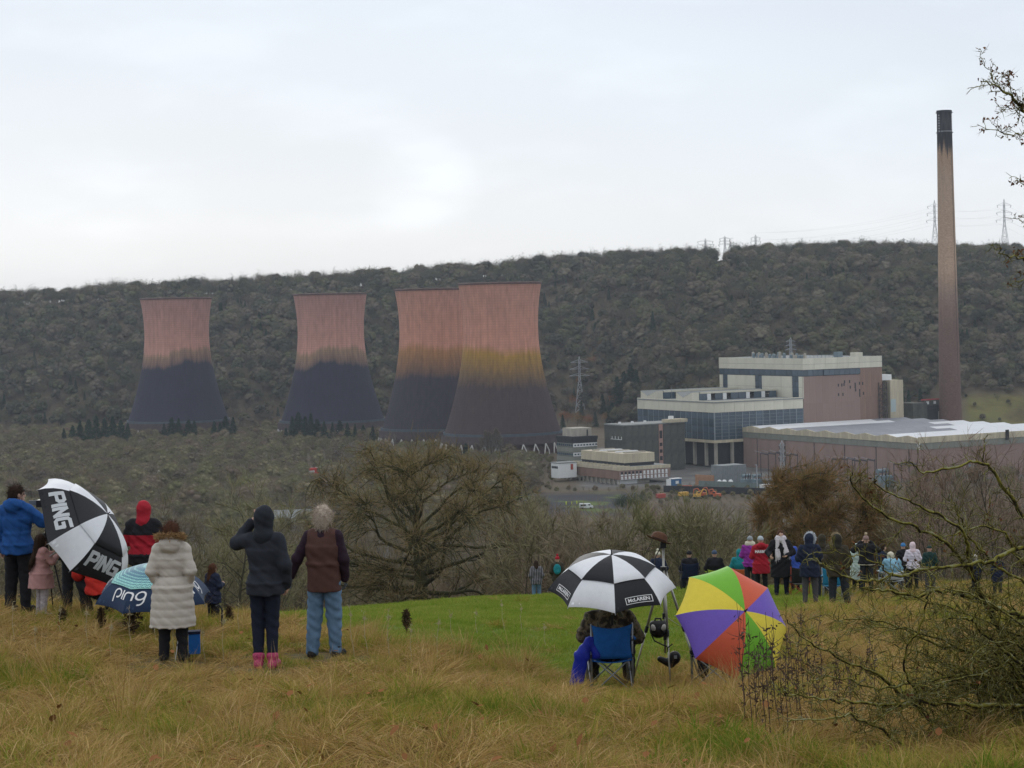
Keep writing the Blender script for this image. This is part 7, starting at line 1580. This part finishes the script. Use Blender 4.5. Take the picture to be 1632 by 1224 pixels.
def strokes(lines, w, sub=.03):
    V, F = [], []
    for ln in lines:
        for a, b in zip(ln[:-1], ln[1:]):
            a, b = np.array(a, float), np.array(b, float); d = b - a; L = np.linalg.norm(d)
            if L < 1e-6: continue
            d /= L; a = a - d * w * .32; b = b + d * w * .32; nrm = np.array([-d[1], d[0]]) * w / 2; k = max(1, int(L / sub))
            for i in range(k):
                p, q = a + (b - a) * i / k, a + (b - a) * (i + 1) / k; o = len(V); V += [p - nrm, q - nrm, q + nrm, p + nrm]; F.append((o, o + 1, o + 2, o + 3))
    return np.array(V), np.array(F)
def glyphs(word, size, w, gap, slant=0.0):
    G = {'P': ([[(0, 0), (0, 1)], [(0, 1), (.5, 1), (.62, .88), (.62, .58), (.5, .46), (.14, .46)]], .62), 'I': ([[(0, 0), (0, 1)]], .0), 'N': ([[(0, 0), (0, 1), (.58, 0), (.58, 1)]], .58), 'G': ([[(.62, 1), (.12, 1), (0, .88), (0, .12), (.12, 0), (.62, 0), (.62, .5), (.32, .5)]], .62)}
    arc = lambda cx, cy, r, a0, a1, n=14: [(cx + r * math.cos(R(a0 + (a1 - a0) * i / n)), cy + r * math.sin(R(a0 + (a1 - a0) * i / n))) for i in range(n + 1)]
    G.update({'p': ([arc(.45, .45, .45, -95, 180) + [(0, .1), (0, -.55)]], .9), 'i': ([[(0, 0), (0, .9)]], 0.), 'n': ([[(0, 0), (0, .45)] + arc(.4, .45, .42, 180, 0) + [(.82, 0)]], .82), 'g': ([arc(.45, .45, .45, 0, 360), [(.9, .45), (.9, -.1)] + arc(.45, -.12, .45, 0, -100)], .9)})
    out = []; x = 0
    for ch in word:
        ls, adv = G[ch]; out += [[((x + px_ + slant * py_) * size, py_ * size) for px_, py_ in l] for l in ls]; x += adv + gap
    xs = [p[0] for l in out for p in l]; mid = (min(xs) + max(xs)) / 2; return strokes([[(a - mid, b) for a, b in l] for l in out], w)
# black and white golf umbrella held by the girl
c15, s15 = math.cos(R(5)), math.sin(R(5))
gU = Umb(at(170, 820, 27.2), (.82 * c15, -s15, .57 * c15), Vector((0, -1, 0)) * math.cos(R(8)) + Vector((.57, 0, -.82)) * math.sin(R(8)), False, .87, .40, alpha=1.3, scallop=.03, bend=.20, even=R(31))
gU.make('black and white golf umbrella with large letters, tilted sideways by the girl', lambda g, r_: u_black if g % 2 else u_white, rings=((.02, .56), (.54, 1.0)), shaft=1.02)
PV, PF = glyphs('PING', .19, .05, .30, .12)
for g in (1, 3, 5, 7): gU.lay('lettering', PV - np.array([0, .09]), PF, m_printg, .76, (g + .5) * math.pi / 4)
# navy and mint umbrella resting on its stick in the grass
nb = ground(243, 25.2); nA = at(243, 903, 25.2)
nU = Umb(nA, (.03, -.15, .98), (-.36, -1, 0), True, .735, .40)
nU.make('navy and mint umbrella with thin white lettering standing low behind the beige coat', lambda g, r_: u_navy if r_ else u_mintd, rings=((.02, .62), (.60, 1.0)), shaft=nA.z - nb.z - .12, grip=.16)
NV, NF = glyphs('ping', .135, .023, .30)
nU.lay('lettering', NV, NF, m_print, .80, R(-2)); nU.lay('lettering', NV, NF, m_print, .80, R(88)); nU.lay('lettering', NV, NF, m_print, .80, R(-92))
p_ = ground(343, 26.0); tag(MB().use(u_grip).tube([p_, p_ + Vector((.01, 0, .28))], [.012, .014], 7).tube([p_ + Vector((.01, 0, .28)), p_ + Vector((-.03, 0, .34)), p_ + Vector((-.07, 0, .32))], .012, 7).build('walking_stick'), 'dark stick handle standing in the grass right of the navy umbrella', 'stick')
# chequered black and white umbrella over the man in camouflage
mD = 22.9; mU = Umb(at(974.6, 886, mD), (.0, -.235, .972), (0, -1, 0), True, .735, .40, alpha=1.1)
mU.make('chequered black and white umbrella over the man in camouflage', lambda g, r_: u_white if (g + r_) % 2 == 0 else u_black, rings=((.02, .60), (.58, 1.0)), shaft=.72, ferrule=.075)
TV, TF = text_tris('McLAREN', .062, .0022); bx_, by_ = .155, .042
FV, FF2 = strokes([[(-bx_, -by_), (bx_, -by_), (bx_, by_), (-bx_, by_), (-bx_, -by_)]], .008)
for g in (0, 2, 4, 6):
    th_ = (g + .5) * math.pi / 4 + .06; mU.lay('lettering', TV[:, :2], TF, m_print, .89, th_, .007); mU.lay('logo_frame', FV, FF2, m_print, .89, th_, .006)
# rainbow umbrella leaning towards the camera
rc_ = {'green': cloth('umbrella_green', (.16, .42, .035), var=.04, rough=.55), 'red': cloth('umbrella_orange_red', (.60, .11, .055), var=.04, rough=.55), 'purple': cloth('umbrella_purple', (.165, .10, .47), var=.04, rough=.55), 'yellow': cloth('umbrella_yellow', (.72, .58, .06), var=.04, rough=.55)}
seq = ['green', 'yellow', 'purple', 'red', 'green', 'yellow', 'purple', 'red']
rD = 22.2; rU = Umb(at(1187.6, 973.7, rD), Vector((0, -1, 0)) * math.cos(R(37)) + Vector((.58, 0, .82)) * math.sin(R(37)), (.19, 0, .98), True, .69, .34, alpha=1.05, scallop=.03)
rU.make('rainbow umbrella of green, yellow, purple and orange-red panels tilted at the camera', lambda g, r_: rc_[seq[g]], shaft=.80)

# ------------------------------------------------------------------ the man in camouflage, his chair and gear
cg = hit(972, 1098)
camp_chair(cg, R(4), f_blue, 'blue camping chair with steel legs holding the man in camouflage', m_frame, back_h=.80, w=.475)
person(972, loc=cg + Vector((0, 0, .0)), tall=1.66, rot=R(4), label='man in camouflage jacket sitting in the blue chair under the chequered umbrella', skin=m_skin2, pose=dict(SIT, pel=(0, -.04, .46), wai=(0, -.10, .60), che=(0, -.10, .76), nek=(0, -.07, .92), hed=(0, -.02, 1.07), shL=(-.20, -.10, .865), shR=(.20, -.10, .865), elL=(-.29, .02, .66), wrL=(-.16, .25, .80), elR=(.33, .0, .62), wrR=(.28, .28, .60), knR=(.26, .40, .48), anR=(.27, .40, .09), toR=(.31, .54, .04)), seat_h=1, coat=dict(mat=[c_camo], hem=.38, inf=.05, arm=.042, wr=.008, collar=.06, hood='down'), legs=(c_blk, .03), boots=(c_gboot, .3), items=[('hair', h_grey)], width=1.06)
c_bag = cloth('royal_blue_nylon', (.016, .03, .36), var=.2, rough=.45)
q = SDF((-.3, -.2, -.1), (.3, .2, .75), .012); q.rc((.10, 0, .60), (.0, 0, .42), .045, .085, .03, .8); q.rc((.0, 0, .42), (-.07, 0, .10), .085, .078, .03, .7); q.rc((-.07, 0, .10), (.02, .0, .0), .06, .03, .03, .7); q.rc((.10, 0, .60), (.16, 0, .42), .035, .055, .02, .8); q.wrinkle(.007, 42, 2.2, .5)
o = build('stuff_sack', q, c_bag, None); o.location = cg + Vector((-.325, -.30, .03)); tag(o, 'crumpled royal blue nylon sack hanging off the left of the blue chair', 'bag')
# second chair, mostly hidden by the rainbow umbrella
rg = hit(1132, 1094); camp_chair(rg + Vector((.05, .1, 0)), R(-6), f_navy, 'navy camping chair mostly hidden behind the rainbow umbrella', m_frame, back_h=.80, w=.5)
person(1134, loc=rg + Vector((.07, .12, 0)), tall=1.6, rot=R(-6), label='person in dark clothes hidden behind the rainbow umbrella', pose=dict(SIT, elR=(.26, .0, .74), wrR=(.1, -.02, .8)), seat_h=1, coat=dict(mat=[c_navy], hem=.40, inf=.04, arm=.035), legs=(c_navy, .02), boots=(c_gboot, .2), items=[('hood', c_navy)])
# tripod with hat, camera bag and lens pouch
m_trip = M('grey_aluminium', (.36, .35, .31), rough=.35, metal=.6, var=.08); m_blackp = M('black_plastic', (.015, .015, .016), rough=.45)
tp = ground(1049, 24.3); apex_ = at(1048, 908, 24.3); hz = apex_.z - tp.z
t = empty('tripod', tp); tag(t, 'tall grey photo tripod with a brown hat on its head beside the chequered umbrella', 'tripod')
for fx, fy in ((-.42, .12), (.45, .14), (.02, -.52)):
    a, b = Vector((fx * .04, fy * .04, hz)), Vector((fx, fy, -.05)); l_ = MB().use(m_trip).tube([a, a.lerp(b, .52)], .016, 8).tube([a.lerp(b, .5), b], .011, 8).build('leg', t, smooth=True)
    c = a.lerp(b, .5); MB().use(m_blackp).tube([c - (b - a) * .025, c + (b - a) * .025], .022, 8).build('leg_clamp', l_)
    MB().use(m_trip).tube([c, (0, 0, hz * .60)], .004, 5).build('brace', t)
zt = at(1047, 872, 24.3).z - tp.z
MB().use(m_trip).tube([(0, 0, hz * .28), (0, 0, zt)], .0145, 10).build('centre_column', t, smooth=True)
for z_, r_ in ((hz * .60, .027), (hz * .42, .022), (hz, .04)): MB().use(m_blackp).tube([(0, 0, z_ - .035), (0, 0, z_ + .035)], r_, 10).build('collar', t)
h_ = MB().use(m_blackp).box((0, 0, zt + .02), (.07, .08, .06)).tube([(0, 0, zt + .05), (.0, 0, zt + .10)], .03, 10).build('pan_head', t); MB().use(m_blackp).tube([(-.02, 0, zt + .02), (-.09, -.05, zt - .10), (-.12, -.08, zt - .2)], .007, 6).build('pan_handle', h_)
m_hat = M('brown_felt', (.105, .048, .026), rough=.75, var=.15, scale=18)
ht = empty('hat', tp + Vector((-.055, 0, zt + .075))); ht.rotation_euler = (R(-5), R(20), 0); tag(ht, 'brown wide-brimmed felt hat resting on the tripod head', 'hat')
q = MB().use(m_hat); n_ = 36; V = []; pr = [(.162, .012), (.15, .0), (.12, .0), (.10, .004), (.094, .03), (.088, .075), (.078, .105), (.05, .112), (.02, .098), (.001, .094)]
for rr_, z_ in pr:
    for j in range(n_):
        a = 2 * math.pi * j / n_; curl_ = (.022 * abs(math.cos(a)) ** 3 if rr_ > .13 else 0); V.append((rr_ * math.cos(a) * 1.06, rr_ * math.sin(a) * .93, z_ + curl_ - (.02 * abs(math.cos(a)) ** 4 if z_ > .09 else 0)))
q.add(V, [(i * n_ + j, i * n_ + (j + 1) % n_, (i + 1) * n_ + (j + 1) % n_, (i + 1) * n_ + j) for i in range(len(pr) - 1) for j in range(n_)]); q.build('crown', ht, smooth=True)
MB().use(M('hat_band', (.03, .016, .01))).lathe([(.1005, .006), (.098, .03)], 36).build('hat_band', ht); MB().use(m_blackp).tube([(-.08, -.06, -.005), (-.09, -.05, -.12), (-.105, -.04, -.2)], .004, 5).build('chin_cord', ht)
b0 = at(1049, 1003, 24.05); t = empty('camera_bag', b0); tag(t, 'black camera bag with two pale grey pads hanging from the tripod', 'camera bag')
q = SDF((-.16, -.1, -.16), (.16, .1, .16), .008); q.el((0, 0, -.01), (.105, .07, .095), .02); q.rc((-.06, 0, .06), (.06, 0, .06), .045, .045, .02); build('bag_body', q, m_blackp, t)
for s_ in (-1, 1): q = SDF((s_ * .06 - .06, -.1, -.05), (s_ * .06 + .06, .0, .1), .006); q.el((s_ * .062, -.062, .03), (.027, .02, .042), .01, np.array(Matrix.Rotation(R(s_ * 18), 3, 'Y'))); build('pad', q, M('pale_grey_pad', (.46, .45, .42)), t)
MB().use(m_blackp).tube([(-.05, 0, .07), (-.03, 0, .13), (.03, 0, .13), (.05, 0, .07)], .012, 6).build('grab_handle', t)
for pts in ([(.09, -.02, .03), (.105, -.03, -.1), (.125, -.02, -.27)], [(-.085, -.03, -.06), (-.05, -.05, -.13), (.05, -.05, -.18), (.12, -.03, -.21)]): MB().use(m_blackp).tube(pts, .009, 5).build('strap', t)
b1 = at(1072, 1050, 24.0); t = empty('lens_pouch', b1); tag(t, 'black padded lens pouch dangling low by the tripod leg', 'pouch')
q = SDF((-.2, -.12, -.15), (.16, .12, .15), .008); q.el((.02, 0, .01), (.075, .065, .085), .02, np.array(Matrix.Rotation(R(25), 3, 'Y'))); q.rc((-.02, 0, -.06), (-.15, .0, .0), .05, .035, .02); build('pouch_body', q, m_blackp, t); MB().use(m_blackp).tube([(-.05, -.05, .05), (-.06, -.04, .14), (0, -.02, .18)], .008, 5).build('strap', t)
MB().use(m_pyl).box((.03, -.068, .03), (.035, .012, .035)).build('buckle', t)
# camcorder on its tripod, by the man in royal blue
kg = ground(66, 28.9); kp = at(64, 803, 28.9); kz = kp.z - kg.z; t = empty('camcorder_tripod', kg); tag(t, 'black tripod carrying the camcorder beside the man in royal blue', 'tripod')
for fx, fy in ((-.33, -.1), (.3, -.12), (0, .36)): MB().use(m_blackp).tube([(fx * .06, fy * .06, kz - .42), (fx, fy, -.03)], [.015, .010], 7).build('leg', t)
MB().use(m_blackp).tube([(0, 0, kz - .75), (0, 0, kz - .06)], .015, 8).build('centre_column', t); MB().use(m_blackp).tube([(0, 0, kz - .1), (-.16, -.1, kz - .28)], .008, 6).build('pan_handle', t)
t = empty('camcorder', kp + Vector((0, 0, -.02))); tag(t, 'black camcorder with flip-out screen and small microphone on top', 'camcorder')
MB().use(m_blackp).box((.02, 0, .03), (.11, .2, .10)).build('body', t); MB().use(m_blackp).tube([(.02, .1, .035), (.02, .18, .035)], [.035, .042], 12).build('lens', t); MB().use(M('screen_grey', (.16, .18, .2), rough=.2)).box((-.10, -.03, .04), (.11, .012, .07)).build('flip_screen', t); MB().use(m_blackp).tube([(.02, 0, .08), (.02, 0, .15)], .01, 6).tube([(.02, -.03, .155), (.02, .12, .155)], .02, 8).build('microphone', t)
# small things by the beige coat
bc = beige.location
tag(MB().use(m_print).tube([bc + Vector((.075, -.03, .40)), bc + Vector((.055, -.05, .2)), bc + Vector((.025, -.06, .02))], .005, 5).build('cord'), 'thin white cord hanging beside the dark legs of the woman in beige', 'cord')
t = empty('cool_box', bc + Vector((.16, .45, .0)), R(8)); tag(t, 'small blue box in the grass behind the woman in beige', 'box'); MB().use(f_blue).box((0, 0, .12), (.13, .12, .22)).build('box_body', t); MB().use(f_navy).box((0, 0, .25), (.14, .13, .03)).build('lid', t)
# ------------------------------------------------------------------ lichen-covered hawthorn at the right edge
def lichen_bark():
    m = bpy.data.materials.new('lichen_bark'); m.use_nodes = True; nt = m.node_tree; n = nt.nodes; l = nt.links; b = n['Principled BSDF']; b.inputs['Roughness'].default_value = .95; b.inputs['Specular IOR Level'].default_value = .1
    tc = N(n, 'ShaderNodeTexCoord'); z = N(n, 'ShaderNodeTexNoise'); z.inputs['Scale'].default_value = 16; z.inputs['Detail'].default_value = 5; l.new(tc.outputs['Object'], z.inputs['Vector'])
    g = N(n, 'ShaderNodeNewGeometry'); sp = N(n, 'ShaderNodeSeparateXYZ'); l.new(g.outputs['Normal'], sp.inputs[0]); ma = N(n, 'ShaderNodeMath', operation='MULTIPLY_ADD'); ma.inputs[1].default_value = .16; l.new(sp.outputs['Z'], ma.inputs[0]); l.new(z.outputs['Fac'], ma.inputs[2])
    rp = N(n, 'ShaderNodeValToRGB'); els = rp.color_ramp.elements; els[0].position = .38; els[0].color = (.03, .024, .014, 1); els[1].position = .74; els[1].color = (.27, .27, .16, 1); els.new(.46).color = (.09, .08, .02, 1); els.new(.58).color = (.21, .19, .03, 1)
    l.new(ma.outputs[0], rp.inputs[0]); l.new(rp.outputs[0], b.inputs['Base Color']); bp = N(n, 'ShaderNodeBump'); bp.inputs['Strength'].default_value = .8; bp.inputs['Distance'].default_value = .006; l.new(z.outputs['Fac'], bp.inputs['Height']); l.new(bp.outputs[0], b.inputs['Normal']); return m
m_lich = lichen_bark(); m_tw = M('hawthorn_twig', (.06, .048, .025), var=.5, scale=9, col2=(.17, .15, .05)); m_bleaf = foliage('withered_leaf', [(.16, .06, .03), (.10, .045, .025), (.22, .11, .05)], .5, .9, fine=.8)
r = np.random.default_rng(123)
hb = ground(1640, 14.6); haw = empty('hawthorn', hb); tag(haw, 'tangled bare hawthorn with yellow-green lichen on its branches, filling the lower right corner', 'shrub')
hb_ = np.array(hb[:]); P, D = [], []; LP = []
def limb(pix, d0, d1, r0, r1, dens=15, tl=(.10, .42), leaves=0):
    """pix from root to tip in photo pixels, d0..d1 distance along it"""
    k = len(pix); c = np.array([np.array(at(px, py, d0 + (d1 - d0) * i / (k - 1))[:]) for i, (px, py) in enumerate(pix)]) - hb_
    t = np.linspace(0, k - 1, (k - 1) * 5 + 1); i = np.minimum(t.astype(int), k - 2); f = (t - i)[:, None]; sm = lambda j: c[np.clip(j, 0, k - 1)]
    p = .5 * ((2 * sm(i)) + (-sm(i - 1) + sm(i + 1)) * f + (2 * sm(i - 1) - 5 * sm(i) + 4 * sm(i + 1) - sm(i + 2)) * f ** 2 + (-sm(i - 1) + 3 * sm(i) - 3 * sm(i + 1) + sm(i + 2)) * f ** 3)
    p[1:-1] += r.normal(size=p[1:-1].shape) * .008; q = TB(); r0 *= .74; q.tube(p, np.linspace(r0, r1, len(p)) * r.uniform(.9, 1.12, len(p)), 7)
    L = np.linalg.norm(np.diff(p, axis=0), axis=1).sum(); nt_ = int(L * dens * 1.3)
    for j in range(nt_):
        g = (.06 + .94 * (j + r.random()) / nt_) * (len(p) - 1); a = min(len(p) - 2, int(g)); s = p[a] + (p[a + 1] - p[a]) * (g - a); dr = side_dir(r, unit(p[a + 1] - p[a]), r.uniform(.5, 1.25)); dr[1] *= .6
        ln = r.uniform(*tl) * (1.15 - .5 * g / len(p)); tw = grow(r, s, dr, ln, 5, .24, .02); rr_ = max(.0022, (r0 + (r1 - r0) * g / len(p)) * .33); q.tube(tw, np.linspace(rr_, .0018, 6), 4)
        for m_ in range(int(2 + ln * 14)):
            h = r.random(); b_ = min(4, int(h * 5)); s2 = tw[b_] + (tw[b_ + 1] - tw[b_]) * (h * 5 - b_); d2 = side_dir(r, unit(tw[b_ + 1] - tw[b_]), r.uniform(.5, 1.3)); t2 = grow(r, s2, d2, ln * r.uniform(.2, .5) + .03, 3, .28, 0); q.tube(t2, [.0024, .0021, .0018, .0012], 3)
            P.append(t2[1]); D.append(side_dir(r, unit(t2[2] - t2[1]), r.uniform(.4, 1.1))); P.append(t2[2]); D.append(side_dir(r, unit(t2[3] - t2[2]), r.uniform(.3, 1.0)))
            if leaves and r.random() < leaves: LP.append(t2[3])
    link('branch', q.mesh('branch', [m_lich], True), haw)
limb([(1650, 1190), (1648, 1090), (1650, 1000), (1632, 983), (1597, 972), (1555, 955), (1531, 946), (1502, 944), (1444, 948), (1407, 942), (1374, 938)], 14.6, 13.2, .034, .006, 13)
limb([(1660, 1190), (1690, 1000), (1680, 890), (1632, 823), (1597, 773), (1566, 736), (1514, 747), (1473, 751), (1448, 736)], 14.6, 13.6, .028, .004, 7, (.06, .25))
limb([(1566, 736), (1570, 712), (1568, 698)], 13.9, 13.9, .006, .003, 6, (.03, .1))
limb([(1640, 1100), (1600, 1010), (1555, 930), (1545, 897), (1539, 856), (1502, 823), (1465, 806), (1415, 782), (1391, 767)], 14.4, 13.4, .024, .004, 9, (.06, .3), .03)
limb([(1640, 1120), (1590, 1000), (1545, 915), (1514, 872), (1469, 843), (1423, 827), (1391, 806), (1358, 773), (1358, 753)], 14.5, 13.0, .024, .0035, 9, (.06, .3), .05)
limb([(1660, 1050), (1640, 900), (1632, 872), (1580, 893), (1539, 899), (1489, 905), (1423, 918), (1374, 926), (1325, 909), (1298, 890)], 14.6, 13.0, .026, .004, 10, (.06, .28), .06)
limb([(1423, 918), (1402, 900), (1373, 888), (1338, 882), (1300, 880)], 13.3, 13.0, .009, .0025, 10, (.05, .2), .12)
limb([(1640, 1190), (1560, 1165), (1489, 1150), (1457, 1124), (1424, 1095), (1391, 1070), (1333, 1045), (1284, 1021), (1255, 988)], 14.5, 12.9, .026, .0035, 12, (.06, .34))
limb([(1650, 1160), (1632, 1128), (1572, 1124), (1489, 1120), (1424, 1122), (1358, 1120), (1296, 1113), (1250, 1105)], 14.4, 12.6, .028, .004, 14, (.08, .34))
limb([(1640, 1215), (1520, 1215), (1457, 1202), (1432, 1183), (1391, 1157), (1354, 1140), (1325, 1146), (1259, 1148)], 14.0, 12.6, .022, .0035, 12, (.06, .28))
limb([(1480, 1140), (1450, 1085), (1440, 1045), (1465, 1004), (1477, 959), (1482, 940)], 13.6, 13.2, .011, .006, 8, (.06, .22))
limb([(1650, 1100), (1632, 1072), (1560, 1040), (1500, 1030), (1430, 1000), (1380, 985), (1330, 990)], 14.6, 13.6, .02, .003, 15, (.08, .34))
limb([(1650, 1130), (1600, 1085), (1540, 1075), (1470, 1085), (1400, 1098), (1340, 1080), (1290, 1085)], 14.4, 13.0, .02, .003, 15, (.08, .34))
limb([(1660, 1000), (1632, 930), (1590, 905), (1560, 872), (1530, 830), (1520, 800)], 14.7, 14.2, .018, .003, 14, (.08, .34), .08)
limb([(1670, 950), (1632, 905), (1600, 850), (1560, 840), (1520, 852), (1480, 862)], 14.8, 14.3, .016, .003, 15, (.08, .34), .1)
limb([(1660, 1190), (1640, 1080), (1600, 1040), (1560, 1000), (1540, 985), (1500, 990)], 14.2, 13.4, .022, .004, 16, (.1, .4))
for i in range(26):
    x0, y0_ = r.uniform(1560, 1660), r.uniform(1000, 1210); L = r.uniform(90, 230); a = r.uniform(150, 215); x1, y1 = x0 + L * math.cos(R(a)), y0_ - L * math.sin(R(a)) - r.uniform(0, 40)
    limb([(1650, min(1215, y0_ + 60)), (x0, y0_), ((x0 + x1) / 2 + r.normal() * 8, (y0_ + y1) / 2 + r.uniform(-22, 10)), (x1, y1)], 14.7, r.uniform(12.8, 14.8), .016, .003, 16, (.08, .36), .01)
# the tall side of the same hawthorn: its upper branches come in from the right edge
limb([(1660, 1190), (1720, 900), (1740, 600), (1730, 400), (1700, 250), (1660, 195), (1632, 174), (1610, 153), (1587, 137), (1567, 127)], 14.7, 14.0, .045, .0028, 5, (.05, .2), .35)
limb([(1587, 137), (1580, 118), (1568, 98), (1559, 81)], 14.1, 14.0, .005, .0016, 14, (.02, .06), .5)
limb([(1700, 260), (1660, 235), (1632, 215), (1600, 212), (1569, 204)], 14.3, 14.0, .012, .0022, 18, (.03, .14), .5)
limb([(1690, 250), (1650, 200), (1632, 178), (1612, 172), (1596, 174)], 14.3, 14.2, .010, .002, 18, (.03, .14), .5)
limb([(1640, 185), (1618, 150), (1600, 130), (1606, 112)], 14.2, 14.1, .006, .0018, 16, (.03, .1), .45)
limb([(1730, 420), (1680, 330), (1645, 295), (1618, 284)], 14.6, 14.2, .012, .002, 12, (.03, .12), .5)
limb([(1735, 480), (1680, 380), (1650, 352), (1616, 347)], 14.6, 14.2, .012, .002, 12, (.03, .1), .5)
limb([(1738, 560), (1690, 440), (1650, 416), (1632, 413), (1603, 405), (1577, 390)], 14.6, 13.8, .016, .0024, 14, (.03, .14), .3)
limb([(1650, 440), (1632, 446), (1612, 448)], 14.2, 14.0, .008, .002, 14, (.03, .12), .3)
n = len(P); P_, D_ = np.array(P), unit(np.array(D)); q = TB(); q.raw(*slivers(P_, D_, r.uniform(.02, .075, n), r.uniform(.0025, .0045, n), r), 0)
o = link('twigs', q.mesh('twigs', [m_tw]), haw); o['kind'] = 'stuff'
LP = np.array(LP); k = 3; LQ = np.repeat(LP, k, 0) + r.normal(size=(len(LP) * k, 3)) * .012; q = TB(); q.raw(*slivers(LQ, unit(r.normal(size=LQ.shape) + np.array([0, 0, -.3])), r.uniform(.018, .034, len(LQ)), r.uniform(.012, .022, len(LQ)), r), 0)
o = link('withered_leaves', q.mesh('withered_leaves', [m_bleaf]), haw); o['kind'] = 'stuff'
